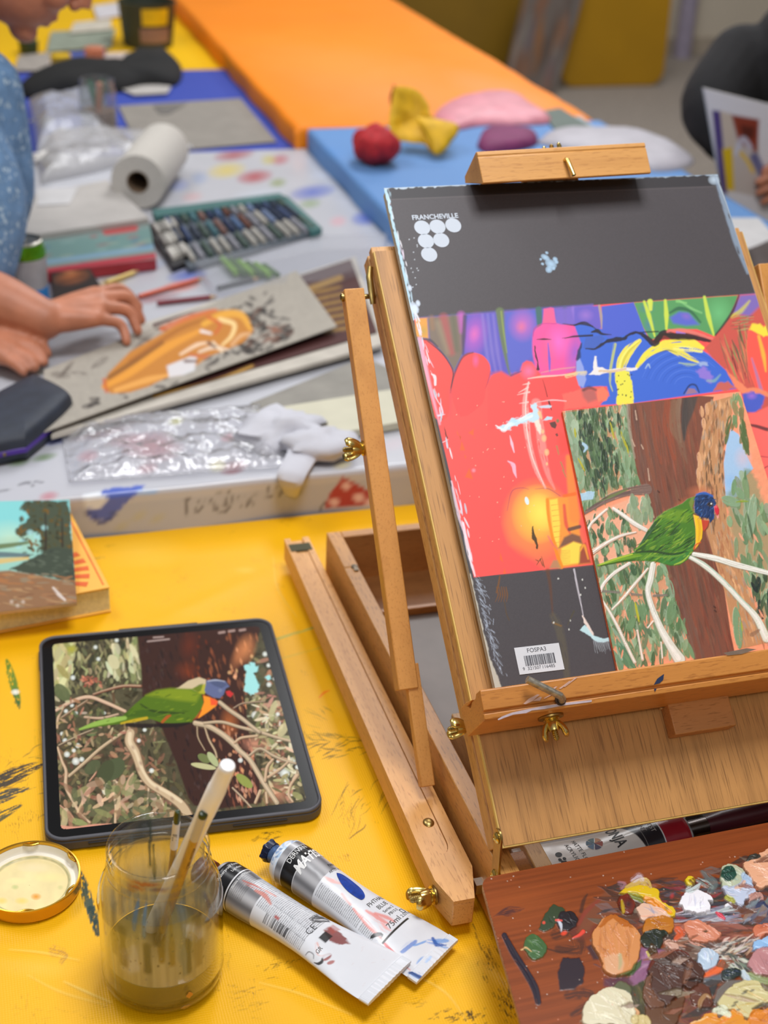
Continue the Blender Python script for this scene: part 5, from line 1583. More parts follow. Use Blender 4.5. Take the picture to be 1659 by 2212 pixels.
# == tablet showing the reference photograph
def to_easel(x,y):
 d = np.array([x-.0832,y-.8204]); a = math.radians(17.743)
 return d[0]*math.cos(a)+d[1]*math.sin(a),-d[0]*math.sin(a)+d[1]*math.cos(a)
tx,ty = to_easel(-0.1791,1.0100)
TT = rotz(math.radians(14.2136-17.743),(tx,ty,0.0))
tab = thing('tablet','tablet in dark grey case showing a photo of a lorikeet on a eucalyptus branch','tablet',(tx,ty,0))
def ring(mb,o,i_,z0,z1):
 n = len(o)
 V = [(x,y,z) for z in (z0,z1) for (x,y) in o]+[(x,y,z) for z in (z0,z1) for (x,y) in i_]
 F = []
 for k in range(n):
  l_ = (k+1) % n
  F += [(k,l_,n+l_,n+k),(2*n+l_,2*n+k,3*n+k,3*n+l_),(n+k,n+l_,3*n+l_,3*n+k),(l_,k,2*n+k,2*n+l_)]
 return mb.add(V,F)
case_m = plain('case_rubber','4a4a50',0.55,0.08,60)
cs = MB()
OUT = rrect(-.1108,.1108,-.1444,.1444,.016,8)
INN = rrect(-.1080,.1080,-.1408,.1408,.0135,8)
cs.prism(OUT,0.0005,0.0090,2)
ring(cs,OUT,INN,0.0090,0.0122)
case = cs.build('tablet_case',case_m,tab,TT,bevel=0.0012)
MB().box(-.036,.040,.1440,.1462,.0040,.0120).build('case_edge_bar',plain('case_black','1c1d22',0.5),case,TT,bevel=0.001)
for x0 in (-.078,.036):
 MB().box(x0,x0+.044,-.1453,-.1443,.0045,.0066).build('case_slot',plain('slot_dark','26262b',0.6),case,TT,bevel=0.0004)
MB().box(-.1116,-.1107,.10,.125,.003,.008).build('case_button',case_m,case,TT,bevel=0.0004)
glass_b = plain('tablet_bezel','08080a',0.22,0.05,50,spec=0.25)
MB().prism(rrect(-.1078,.1078,-.1406,.1406,.0132,8),0.0091,0.01085,2).build('bezel',glass_b,tab,TT)
sw,sh = .1968,.2624
L,Wd,nu,nv = plane_grid(-sw/2,sw/2,-sh/2,sh/2,0.00052,TT)
L[:,2] = 0.0109
Wd = L @ TT[:3,:3].T+TT[:3,3]
px,py = proj(Wd)
D = Art(px,py,'4c4632')
D.c *= (0.6+0.8*fbm(px/14,py/14,3,4))[:,None]
def bush(P,n,pal_,ln=(10,30),w=(4,10),ang=(0,180),a=.9,soft=2.2):
 P = np.array(P); (x0,y0),(x1,y1) = P.min(0),P.max(0)
 for k in range(n):
  x,y = RNG.uniform(x0,x1),RNG.uniform(y0,y1)
  if in_poly(P,x,y):
   D.dab(x,y,RNG.uniform(*ln),RNG.uniform(*w),RNG.uniform(*ang),jit(RNG.choice(pal_),.15),a,soft)
whole = [(105,1385),(570,1345),(668,1735),(128,1800)]
bush(whole,900,['3a3626','4c4832','2c2a1e','5c5638','6a6248','463c2a','54442f','38301f'],(12,40),(4,11))
bush(ZH(40,280,930,200,980,720,80,800),420,['5a583c','77724c','8a845c','4a4a30','3c3c2a','9c966c','343226'],(10,26),(4,9),(40,130))
bush(ZH(40,290,300,280,240,700,80,720),70,['b8b07c','a89e6a','8a8450','c4bc8c'],(16,40),(8,16),(50,130))
bush(ZH(620,300,960,220,970,640,620,600),60,['a8a078','8c8a5c','c4bc98','6c7048'],(12,34),(6,12),(60,110))
D.dab(*ZH(685,470)[0],34,24,60,'c4bc92',.95,2); D.dab(*ZH(890,360)[0],36,12,60,'ccc49a',.95,2); D.dab(*ZH(160,780)[0],44,28,50,'5c6440',.95,2)
D.glow(*ZH(260,340)[0],16,10,0,'a8a024',.8)
bush(ZH(360,620,560,620,560,720,360,720),30,['a8604c','c07a60','8c4a3c'],(6,14),(3,6))
bush(ZH(100,1180,1130,1150,1300,2060,140,2150),420,['8c5c48','6c4838','a8765c','5a4a34','746a48','4a4430','3c3426','b8906c','968a60'],(10,34),(4,11),a=.6)
bush(ZI(700,420,1000,380,1400,1900,900,1900,700,1300),420,['8c8058','6a6240','a89a70','50482f','c4b890','3c3824','b88068','a86850'],(10,34),(4,11),a=.6)
tr = ZH(920,190,1500,130)+ZI(380,130,960,90,900,300,830,480,780,700,800,900,860,1300,940,1600,960,1900,560,1960,280,1930,220,1850,100,1500,-60,1120)+ZH(1130,1120,980,820,960,500)
D.poly(tr,'3a221c',1,4)
for k in range(420):
 y0 = RNG.uniform(150,1900); f = RNG.random()
 xl = np.interp(y0,[150,800,1120,1900],[-290,-240,-50,280]); xr = np.interp(y0,[100,300,700,1300,1900],[940,890,780,860,960])
 x = xl+(xr-xl)*f
 if f > .80 and y0 < 1000:
  c_ = RNG.choice(['c8845a','d89a6c','a86a48','b87850','7a4a34','e0a878','5c3626'])
 elif f > .62:
  c_ = RNG.choice(['6a3a26','8a4c30','4a281e','a05c38','3a2018'])
 elif f > .38 and y0 < 900:
  c_ = RNG.choice(['4c2418','6c2e18','38201a','7a3a1e','301c18'])
 else:
  c_ = RNG.choice(['32201e','2a1a18','3c2622','261818','44302c'])
 if y0 > 1080 and f > .55:
  c_ = RNG.choice(['a8684c','c88a6c','8a503c','b87858','d8a080','5c3428','e09468'])
 ln_ = RNG.uniform(20,110)
 D.line(ZI(x,y0,x+ln_*.12,y0+ln_/2,x+ln_*.26,y0+ln_),[1,RNG.uniform(3,8),1],jit(c_,.12),.7,2.5,sm=3)
D.glow(*ZI(200,560)[0],30,26,0,'7a3418',.6); D.glow(*ZI(230,300)[0],26,40,10,'6c2c18',.6); D.glow(*ZI(800,340)[0],26,40,20,'e8935a',.65); D.glow(*ZI(720,420)[0],16,40,20,'c87a4c',.5)
D.glow(*ZI(640,1080)[0],24,40,0,'c06a34',.6); D.glow(*ZI(900,1300)[0],34,22,0,'d89478',.6); D.glow(*ZI(1120,1800)[0],34,30,0,'dc9070',.6)
for P in (ZI(800,500,900,470,930,560,880,600,950,680,940,760,860,800,790,750),ZI(1000,620,1050,610,1070,650,1010,660)):
 D.poly(P,'9ad4d2',1,3,wob=6,ws=8)
for zf,l_ in ((ZH,((500,320,5),(530,440,5),(715,250,5),(270,630,6),(200,970,5),(260,910,5),(300,990,5),(160,1200,5),(190,1270,6),(320,1320,6),(210,1410,7),(280,1370,5),(300,1480,9),(360,1460,6),(940,1270,5),(1000,1160,5),(1070,1575,6),(610,1780,10),(590,990,4))),(ZI,((1035,505,5),(1000,390,6),(900,1010,9),(1010,1040,5),(1130,1000,5),(1100,640,5),(1040,700,6),(1270,1480,9),(1200,1600,12),(1330,1540,6),(1210,1680,8),(750,1470,6),(1130,1480,4)))):
 for x,y,r_ in l_:
  D.glow(*zf(x,y)[0],r_,r_,0,'e4e8e0',.95,.5)
def twig(zf,pts,w_,c_='b89878',sh='5c4836'):
 q = zf(*pts)
 D.line([(x+w_[0]*.2,y+w_[0]*.25) for x,y in q],w_,sh,.8,2)
 D.line(q,[v*.85 for v in w_],c_,.97,1.8)
 D.line([(x-w_[0]*.12,y-w_[0]*.16) for x,y in q],[v*.3 for v in w_],'d8bc9c',.7,2)
twig(ZH,(480,800,600,760,780,715,960,715),[5,6,7,7],'7a4a34','3a2620')
twig(ZH,(100,960,260,870,430,825,600,880,800,970),[7,8,8,8,7],'c8a48a')
twig(ZH,(170,930,120,1040,110,1140),[6,6,5])
twig(ZH,(150,1040,330,920,420,860),[5,6,4],'6c5038')
twig(ZH,(390,1030,560,1040,730,1000),[5,6,4],'b09078')
twig(ZH,(130,1320,330,1220,480,1160),[6,7,5],'4c4030')
twig(ZH,(230,1630,380,1500,560,1340,800,1170),[6,7,7,6],'b09878')
twig(ZH,(115,1340,160,1480,200,1580,200,1740,280,1900,350,2020,440,2100),[5,6,7,8,7,7,5],'c0a080')
twig(ZH,(690,1660,690,1800,705,1950,700,2100),[6,7,6,6],'bca080')
twig(ZH,(1040,1740,1035,1860,1020,2000),[5,5,4],'c0a484')
twig(ZH,(790,1750,880,1690,980,1680),[5,6,4],'b89878')
twig(ZH,(1130,1800,1180,1900,1220,1990),[5,5,4],'c4a888')
twig(ZH,(510,1540,500,1600,440,1680),[3,4,3],'b0745c')
twig(ZH,(140,1930,240,2010,300,2090),[4,4,3],'a0604c')
D.line(ZH(860,1180,850,1280,900,1380,940,1480,980,1600,1060,1710,1200,1800,1330,1890,1400,1960,1450,2060),[22,24,24,22,20,20,20,22,24,24],'7a6048',.9,2)
D.line(ZH(855,1190,845,1280,900,1380,935,1480,975,1600,1055,1705,1195,1795,1330,1885,1400,1960,1450,2050),[17,18,18,16,15,15,16,18,18,18],'c0a684',.97,2)
D.line(ZH(850,1200,850,1290,910,1390,950,1500,1000,1610,1080,1710,1240,1800,1370,1890),[8,8,6,6,5,6,7,6],'dcc6a4',.9,3)
for x,y in ((880,1340),(930,1560),(960,1500),(1280,1860),(1130,1760)):
 D.glow(*ZH(x,y)[0],8,5,60,'8c6a58',.7)
D.dab(*ZH(690,1560)[0],56,40,130,'4c5438',.97,2.5); D.dab(*ZH(600,1600)[0],60,34,115,'444a30',.95,2.5); D.dab(*ZH(470,1540)[0],40,26,140,'50563a',.95,2.5)
D.dab(*ZH(380,1900)[0],50,22,40,'5a5a40',.9,3); D.dab(*ZH(560,1980)[0],60,20,160,'5c5c40',.9,3); D.dab(*ZH(820,2060)[0],40,20,170,'545a3c',.9,3)
D.glow(*ZH(670,1850)[0],10,6,0,'34281e',.95); D.glow(*ZH(800,1850)[0],9,6,0,'34281e',.95)
D.poly(ZH(560,1770,620,1700,660,1760,640,1830,590,1820),'d8ccac',.9,2,wob=3)
D.poly(ZH(700,1670,780,1730,770,1760,720,1740),'d8c0a0',.9,2)
bush(ZH(100,820,560,900,900,1180,300,1340,110,1300),120,['a88c6c','8a7a50','c0b08c','5c6440','9c6c54'],(8,22),(4,8))
bush(ZH(150,1700,900,1640,1300,2040,160,2140),130,['8c8a5c','b09c78','6c7048','c4a484','8c6c50','54583c'],(16,44),(7,16),a=.75)
bush(ZI(860,850,1180,820,1400,1800,1150,1850,950,1300),150,['c4b490','a89a70','8c8858','d8ccb0','c09478','6c6a44'],(10,28),(4,9))
D.poly(ZI(-40,790,120,730,220,660,330,625,400,650,400,780,260,770,130,760),'c8b490',.95,2.5)
bird = ZH(340,1160,480,1110,640,1060,780,1020,900,900,1010,810,1120,760,1260,740,1420,745)+ZI(250,745,350,790,375,880,360,960,300,1040,250,1085,120,1098,-20,1090)+ZH(1180,1090,1060,1050,800,1090,600,1120,450,1140)
D.poly(bird,'4f6a16',1,2.5)
D.poly(ZH(1010,810,1120,760,1260,740,1420,745)+ZI(250,750,340,800,300,880,100,860,-60,830),'7c8c1c',.9,8)
D.line(ZH(820,1010,1000,990,1180,1000,1300,990),[10,16,14,6],'3f5a16',.9,4)
D.line(ZH(960,900,1060,960,1200,985,1400,990),[3,5,5,3],'2c3c14',.85,2.5)
D.line(ZH(340,1155,500,1100,680,1060,800,1040),[4,10,12,8],'8cac4c',.95,2.5)
D.line(ZH(760,1095,900,1065,1020,1040),[4,7,6],'b89a20',.95,2.5)
D.line(ZH(1180,1080,1230,1030,1260,1015),[6,7,4],'a8501c',.9,2)
D.line(ZH(820,1110,1000,1120,1180,1110),[8,10,6],'241a18',.95,3)
D.line(ZI(-60,1120,120,1110,230,1090),[8,9,4],'1c1614',.9,3)
for k in range(70):
 x,y = RNG.uniform(200,430),RNG.uniform(1480,1565)
 if in_poly(bird,x,y):
  D.dab(x,y,RNG.uniform(8,20),RNG.uniform(2,4),165+RNG.normal()*10,RNG.choice(['3c5412','6a8420','96a024','48641a','5c7a1c']),.6,2)
D.poly(ZI(260,740,400,690,410,760,380,800,330,790),'a8a428',.95,3)
D.poly(ZI(260,745,330,700,370,690,350,760,320,780),'5a6e1c',.9,3)
D.poly(ZI(405,660,500,650,600,670,640,720,600,740,580,800,540,840,470,830,400,790,385,760),'5c6488',1,2.5)
D.poly(ZI(430,670,540,660,620,700,560,740,480,710),'4a5270',.9,3)
D.line(ZI(420,665,500,655,590,668),[3,4,2],'a0a4b4',.8,2)
D.glow(*ZI(545,760)[0],6,6,0,'8088a0',.7)
D.poly(ZI(600,770,640,760,680,795,650,830,615,810),'c03030',1,2)
D.poly(ZI(370,810,440,830,520,870,500,920,420,980,330,1040,290,1040,350,960,380,880),'e88a24',1,2.5)
D.poly(ZI(440,830,520,870,510,910,450,910),'e2502c',.95,3)
D.line(ZI(350,960,310,1030,270,1060),[3,5,3],'7a2c1c',.8,2)
twig(ZI,(290,1090,420,1120,560,1200,680,1300,740,1370,840,1460,940,1620,1000,1720,1120,1900),[12,12,13,14,12,12,12,12,11],'b09c80')
twig(ZI,(380,1090,560,1080,740,1130,940,1180,1100,1230,1260,1275),[6,7,7,8,7,6],'a89478')
twig(ZI,(540,880,640,960,760,1040,860,1120,940,1180),[10,10,10,9,8],'a8967c')
twig(ZI,(690,1290,760,1240,920,1220),[5,6,5])
twig(ZI,(840,1420,950,1350,1080,1420,1200,1470,1310,1500),[5,6,7,7,5],'9c8a70')
twig(ZI,(1000,1680,1020,1540,1080,1460),[6,7,5])
twig(ZI,(1030,1640,1150,1560,1230,1490),[6,6,4])
twig(ZI,(1330,1620,1260,1720,1240,1820,1280,1890),[6,6,6,5])
twig(ZI,(390,1140,430,1260,490,1370,510,1440),[4,5,5,4],'9c8466')
twig(ZI,(310,1130,320,1240,390,1370),[3,3,2],'8a7458')
twig(ZI,(670,1750,760,1840,860,1950),[4,5,4],'94806a')
twig(ZI,(950,1780,900,1900),[7,6]); twig(ZI,(1010,1800,1020,1900),[6,6])
twig(ZI,(680,940,780,890,1000,870),[3,4,3],'6c5444','3c3028')
D.dab(*ZI(375,1530)[0],56,13,10,'b8b484',.97,2); D.dab(*ZI(380,1450)[0],30,18,30,'6c7444',.95,2); D.dab(*ZI(470,1460)[0],38,16,55,'aab080',.95,2); D.dab(*ZI(790,1680)[0],44,20,40,'8c9448',.95,2.5)
D.dab(*ZI(1080,950)[0],40,14,110,'b4ac80',.9,2.5); D.dab(*ZI(1180,1160)[0],34,20,120,'c0b488',.8,2.5); D.dab(*ZI(960,600)[0],46,20,95,'4a4c34',.85,3)
D.dab(*ZI(1330,1830)[0],26,14,30,'8c8a58',.9,2.5)
D.line(ZH(150,2150,300,2170,480,2140,660,2120),[8,12,9,3],'d09078',.95,3)
for a in ((1090,222,1190,215),(1030,262,1250,238)):
 D.line(ZH(*a),[3,3],'c0a8a0',.7,2,sm=0)
for x,y in ((560,170),(660,155),(770,145)):
 D.line(ZI(x-26,y+4,x+26,y-4),[5,5],'b89a90',.7,2.5,sm=0)
m = .004; cx_ = np.abs(L[:,0])-(sw/2-m); cy_ = np.abs(L[:,1])-(sh/2-m)
keep = ~((cx_ > 0) & (cy_ > 0) & (np.hypot(cx_,cy_) > m))
screen = grid_mesh('screen',L,nu,nv,D.c,paint_mat('tablet_screen',0.12,0.22,0.0,emit=1.3),tab,T=TT,keep=keep)
# == jar of brush water
JX,JY = -0.2415,-0.0205
jar = thing('glass_jar','paint-smeared glass jar of murky olive brush water standing by the tablet','jar',(JX,JY,0))
JT = np.eye(4); JT[:3,3] = (JX,JY,0.0004)
glass = thin_glass('jar_glass',(0.985,0.99,0.975),(0.40,0.44,0.34),0.02,1.5,gain=1.7)
outp = [(0.0,0.0025),(0.028,0.002),(0.033,0.0),(0.0380,0.0015),(0.0413,0.0060),(0.0425,0.0120),(0.0425,0.0155),(0.0420,0.0165),(0.0425,0.0175),(0.0425,0.0740),(0.0429,0.0755),(0.0424,0.0775),(0.0416,0.0840),(0.0395,0.0900),(0.0362,0.0950),(0.0340,0.0980),(0.0334,0.1000),(0.0356,0.1020),(0.0358,0.1040),(0.0336,0.1060),(0.0335,0.1080),(0.0346,0.1095),(0.0346,0.1110),(0.0336,0.1125),(0.0336,0.1155),(0.0347,0.1170),(0.0347,0.1185),(0.0341,0.1200),(0.0328,0.1207),(0.0314,0.1200),(0.0309,0.1185)]
inp = [(0.0309,0.1160),(0.0309,0.0990),(0.0335,0.0950),(0.0370,0.0900),(0.0392,0.0840),(0.0400,0.0770),(0.0402,0.0120),(0.0390,0.0070),(0.0350,0.0045),(0.0,0.0045)]
MB().lathe(outp,96,JT).build('jar_wall',glass,jar,angle=60)
MB().lathe(inp,72,JT).build('inner_wall',thin_glass('jar_glass_inner',(0.995,0.995,0.99),(0.98,0.98,0.97),0.03,1.08),jar,angle=60)
liq = plain('murky_water','78682f',0.12,0.06,40,spec=0.5)
MB().lathe([(0.0,0.0052),(0.034,0.0052),(0.0386,0.0078),(0.0398,0.0125),(0.0398,0.0280),(0.0390,0.0285),(0.0,0.0285)],72,JT).build('water',liq,jar,angle=50)
nth,nz = 300,200
th,zz = np.meshgrid(np.linspace(0,2*pi,nth,endpoint=False),np.linspace(0.0287,0.1175,nz))
th,zz = th.ravel(),zz.ravel()
rad = np.interp(zz,[0.0,0.077,0.084,0.090,0.095,0.0990,0.116],[0.0398,0.0397,0.0389,0.0367,0.0332,0.0306,0.0306])
Pj = np.stack([JX+rad*np.cos(th),JY+rad*np.sin(th),zz+.0004],1)
F_ = Art(th*40,zz*1000,'bab294')
al = 0.10+0.76*np.clip((0.096-zz)/0.045,0,1)
streak = vn(th*9,zz*9,3)*.6+vn(th*26,zz*14,6)*.4
al = al*(0.62+0.66*streak)
F_.c *= (0.75+0.5*vn(th*14,zz*30,9))[:,None]
def wash(deg,w_,z0,z1,col,a):
 d = np.abs((np.degrees(th)-deg+180) % 360-180)/180*pi*40
 m = np.clip(1-d/(w_*(0.6+0.8*vn(zz*90,deg,4))),0,1) ** .6*np.clip((zz*1000-z0)/4,0,1)*np.clip((z1-zz*1000)/4,0,1)
 global al
 F_.c += (C(col)-F_.c)*np.clip(m*1.4,0,1)[:,None]
 al = np.maximum(al,m*a)
for deg,w_,z0,z1,col,a in ((92,2.2,62,118,'1c3a24',.95),(88,1.6,50,90,'24482c',.9),(118,5,40,112,'6c7c84',.45),(128,3,30,104,'4a5c70',.5),(70,6,30,100,'90844c',.4),(100,10,95,118,'20362c',.35),(140,4,96,116,'3c4c30',.5),
                               (236,2.2,70,90,'5c84a8',.8),(246,2.4,66,89,'6c90b0',.75),(262,3.2,44,88,'8c7838',.7),(272,2.6,40,88,'988440',.65),(285,4.2,28,88,'7c8888',.75),(289,3.0,28,60,'44483c',.85),(258,4,60,86,'5c5848',.7),(300,5,30,84,'84785c',.5),(318,4,56,84,'6c6a70',.55),(330,3,40,80,'94886c',.5),(222,4,34,70,'5c5440',.5),(248,3,34,60,'4c4630',.5),(210,4,40,84,'8c8468',.5)):
 up_ = 11 if deg > 200 else 0
 wash(deg,w_,z0+up_*.5,z1+up_,col,a)
for deg,sp,z,hh,col,a in ((243,26,111.5,3.0,'a03028',.95),(233,16,107.5,3.6,'b05a20',.8),(262,14,107,3.0,'7c3a20',.7),(306,10,104,3,'6c5a4a',.6),(226,10,104,3,'8a3a1c',.6),(322,8,103,3,'585868',.6)):
 d = np.abs((np.degrees(th)-deg+180) % 360-180)/sp
 m = np.clip(1-d,0,1) ** .5*np.clip(1-np.abs(zz*1000-z-1.5*vn(th*12,zz*0,5))/hh,0,1) ** .6
 F_.c += (C(col)-F_.c)*np.clip(m*1.6,0,1)[:,None]
 al = np.maximum(al,m*a)
for k in range(60):
 deg,z = RNG.uniform(200,330),RNG.uniform(34,92)
 d = np.hypot(((np.degrees(th)-deg+180) % 360-180)/180*pi*40*1.6,zz*1000-z)
 m = np.clip(1.4-d/RNG.uniform(.6,1.6),0,1)
 F_.c += (C(RNG.choice(['3a3a2a','b0a888','54584c','8c8c84']))-F_.c)*m[:,None]
 al = np.maximum(al,m*.7)
fm,nt,bs,out_ = new_mat('dried_paint_film')
at_ = nt.nodes.new('ShaderNodeAttribute'); at_.attribute_name = 'paint'
nt.links.new(at_.outputs['Color'],bs.inputs['Base Color'])
nt.links.new(at_.outputs['Alpha'],bs.inputs['Alpha'])
bs.inputs['Roughness'].default_value = 0.5
grid_mesh('paint_film',Pj,nth,nz,F_.c,fm,jar,loop_u=True,alpha=al)
fl = MB()
for deg,z,r_ in ((286,0.019,0.0028),):
 a0 = math.radians(deg)
 pts = [(r_*RNG.uniform(.6,1.1)*math.cos(t),r_*RNG.uniform(.6,1.1)*math.sin(t)) for t in np.linspace(0,2*pi,11,endpoint=False)]
 fl.prism(pts,0,0.0004,2,frame((JX+.0426*math.cos(a0),JY+.0426*math.sin(a0),z),(math.cos(a0),math.sin(a0),0)))
fl.build('paint_flake',plain('paint_flake','c88a34',0.5),jar)
fl = MB()
a0 = math.radians(283)
pts = [(0.0034*RNG.uniform(.5,1.2)*math.cos(t),0.0030*RNG.uniform(.5,1.2)*math.sin(t)) for t in np.linspace(0,2*pi,13,endpoint=False)]
fl.prism(pts,0,0.0004,2,frame((JX+.0412*math.cos(a0),JY+.0412*math.sin(a0),0.0078),(math.cos(a0),math.sin(a0),-.35)))
fl.build('paint_flake',plain('paint_flake_ochre','b8924c',0.5),jar)
# ---- brushes in the jar
def brush_line(p_low,p_top,z_low=0.010,z_hint=None,rr=0.028):
 lo = at(*p_low,z_low)
 d = ray(*p_top)
 best = None
 for t in np.linspace(0.78,1.2,400):
  q = CAM+d*t
  if q[2] < 0.13:
   continue
  s_ = (0.119-lo[2])/(q[2]-lo[2])
  m_ = lo+(q-lo)*s_
  e = abs(np.hypot(m_[0]-JX,m_[1]-JY)-rr)
  if best is None or e < best[0]:
   best = (e,q)
 return lo,best[1]
lo,hi = brush_line((315,2030),(493,1652),rr=0.0245)
d_ = hi-lo; Lb = np.linalg.norm(d_); d_ /= Lb
b1 = thing('brush_pen','thick white barrelled brush pen standing in the glass jar','brush pen',lo)
T = frame(lo,d_)
MB().lathe([(0.0030,0.0),(0.0046,0.012),(0.0054,0.02),(0.0058,Lb-0.062),(0.0059,Lb-0.060)],28,T).build('barrel',plain('white_plastic','f2f2f0',0.28,0.03),b1,angle=40)
MB().lathe([(0.0060,Lb-0.060),(0.0060,Lb-0.028),(0.0057,Lb-0.0275),(0.0051,Lb-0.004),(0.0048,Lb-0.0012),(0.0040,Lb-0.0003),(0.0,Lb)],28,T).build('cap',plain('white_plastic_cap','f8f8f8',0.25,0.02),b1,angle=40)
sq = MB()
V,F = text_shape('REF. 1 0 2',0.0034)
grey_ink = plain('grey_ink','4a4a48',0.6)
def wrap(V,r,phi,z0,T,up=1):
 out = []
 for x,y,_ in V:
  a = phi+up*y/r
  out.append((r*math.cos(a),r*math.sin(a),z0+x*up))
 return np.array(out)
camdir = CAM-(lo+d_*Lb*.7); camdir = camdir-d_*(camdir @ d_)
def face_angle(T,P):
 v = CAM-P
 return math.atan2(v @ T[:3,1],v @ T[:3,0])
ph = face_angle(T,hi)
lo2,hi2 = brush_line((352,2052),(384,1752),rr=0.017)
d2 = hi2-lo2; L2_ = np.linalg.norm(d2); d2 /= L2_
b2 = thing('paintbrush','thin wooden paintbrush with white paper label and dark green tip, nearly upright in jar','paintbrush',lo2)
T2 = frame(lo2,d2)
MB().lathe([(0.0006,0),(0.0014,0.006),(0.0016,0.020)],16,T2).build('bristles',plain('bristles','3c3020',0.8),b2)
MB().lathe([(0.0017,0.020),(0.0018,0.038)],16,T2).build('ferrule',steel,b2)
MB().lathe([(0.0018,0.038),(0.0023,L2_*.55),(0.0021,L2_-0.012)],18,T2).build('handle',wood('brush_wood','b8923c','7c5a1c',2,0.35,0.3,2),b2)
MB().lathe([(0.0022,L2_-0.012),(0.0022,L2_-0.003),(0.0015,L2_-0.0005),(0,L2_)],18,T2).build('tip',plain('green_lacquer','2a3c1a',0.3),b2)
lb = MB().lathe([(0.00255,L2_-0.040),(0.00245,L2_-0.012)],18,T2).build('label',plain('paper_label','d8d4d0',0.6),b2)
V,F = text_shape('0.77',0.0046)
p2_ = face_angle(T2,hi2)
MB().add(wrap(V,0.0027,p2_+.5,L2_-0.026,T2,-1) ,F,T2).build('label_writing',grey_ink,lb,smooth=False)
V,F = text_shape('SAS CHINA',0.0032)
MB().add(wrap(V,0.0026,p2_+.5,L2_-0.062,T2,1),F,T2).build('handle_writing',grey_ink,b2,smooth=False)
dr3 = ray(440,1756)
s3 = min(np.linspace(0.3,1,300),key=lambda s_: np.linalg.norm(np.cross(lo+d_*Lb*s_-CAM,dr3)))
q3 = lo+d_*Lb*s3
hi3 = CAM+dr3*(((q3-CAM) @ dr3)/(dr3 @ dr3)-.0125)
lo3 = lo+np.array([.004,-.013,0])
d3 = hi3-lo3; L3 = np.linalg.norm(d3); d3 /= L3
b3 = thing('paintbrush','golden wooden paintbrush with silver band and green tip, leaning in front of the white pen','paintbrush',lo3)
T3 = frame(lo3,d3)
MB().lathe([(0.0008,0),(0.0022,0.006),(0.0024,0.016)],16,T3).build('bristles',plain('bristles','3c3020',0.8),b3)
MB().lathe([(0.0025,0.016),(0.0026,0.034)],16,T3).build('ferrule',steel,b3)
MB().lathe([(0.0026,0.034),(0.0032,L3*.5),(0.0030,L3-0.030)],20,T3).build('handle',wood('brush_wood','b8923c','7c5a1c',2,0.35,0.3,2),b3)
MB().lathe([(0.0031,L3-0.032),(0.0031,L3-0.004)],20,T3).build('band',plain('grey_band','b4b0ac',0.35),b3)
MB().lathe([(0.0030,L3-0.0042),(0.0030,L3-0.0018),(0.0022,L3-0.0004),(0,L3)],20,T3).build('tip',plain('green_lacquer','2a3c1a',0.3),b3)
V,F = text_shape('FILBERT GOLDEN',0.0036)
p3_ = face_angle(T3,hi3)
MB().add(wrap(V,0.00325,p3_+.45,L3-0.054,T3,1),F,T3).build('handle_writing',plain('dark_ink','2e2810',0.6),b3,smooth=False)
# ---- jar lid lying upside down
lidt = thing('jar_lid','upturned gold jar lid with pale paint-stained inside, lying beside the glass jar','jar lid',(-0.3265,0.0885,0))
LT = np.eye(4); LT[:3,3] = (-0.3265,0.0885,0.0003)
gold = plain('lid_gold','cfa23c',0.25,0.06,60,metal=0.9)
MB().lathe([(0.0,0.0006),(0.030,0.0006),(0.0360,0.0),(0.0382,0.0012),(0.0386,0.0040),(0.0383,0.0095),(0.0388,0.0108),(0.0384,0.0122),(0.0374,0.0124),(0.0368,0.0112),(0.0368,0.0040),(0.0350,0.0020)],72,LT).build('lid_shell',gold,lidt,angle=50)
for k in range(6):
 a = k*pi/3+.4
 q = [(.0366*math.cos(t),.0366*math.sin(t),0.0108) for t in np.linspace(a-.16,a+.16,7)]
 q = [(x*(1-.05*math.sin(i/6*pi)),y*(1-.05*math.sin(i/6*pi)),z) for i,(x,y,z) in enumerate(q)]
 MB().tube(np.array(q)+LT[:3,3],0.0009,8).build('lid_lug',gold,lidt)
nr,na = 60,150
rr_,aa = np.meshgrid(np.linspace(0.0002,0.0366,nr),np.linspace(0,2*pi,na,endpoint=False),indexing='ij')
rr_,aa = rr_.ravel(),aa.ravel()
zl = np.interp(rr_,[0,.0285,.0292,.0330,.0345,.0366],[.0022,.0022,.0034,.0036,.0030,.0095])
Pl = np.stack([-0.3265+rr_*np.cos(aa),0.0885+rr_*np.sin(aa),zl+.0003],1)
px,py = proj(Pl)
E_ = Art(px,py,'e6d49c')
E_.c *= (.9+.2*fbm(px/22,py/22,4,3))[:,None]
ring_ = np.interp(rr_,[0,.0285,.0290,.0300,.0312,.0366],[0,0,1,1,0,0])
E_.c += (C('efe8d8')-E_.c)*np.clip((rr_-.0305)/.001,0,1)[:,None]
E_.c += (C('8c9068')-E_.c)*(ring_*(.25+.6*vn(aa*9,rr_*900,4)))[:,None]
zl_ = zoom(0,1700,2.765)
for x,y,rx,ry,c_,a in ((215,655,12,8,'e0941c',1),(90,598,9,6,'b0bc78',.8),(360,600,7,6,'c8c488',.8),(300,540,40,12,'f0e098',.6),(130,680,16,8,'e8c850',.7),(10,680,14,8,'e4c44c',.7),(100,560,26,8,'f2e4a4',.6),(200,480,40,12,'ead8ac',.7)):
 E_.glow(*zl_(x,y)[0],rx,ry,0,c_,a,.6)
grid_mesh('lid_lining',Pl,na,nr,E_.c,paint_mat('lid_enamel',0.32,0.4,0.04),lidt,loop_u=True)
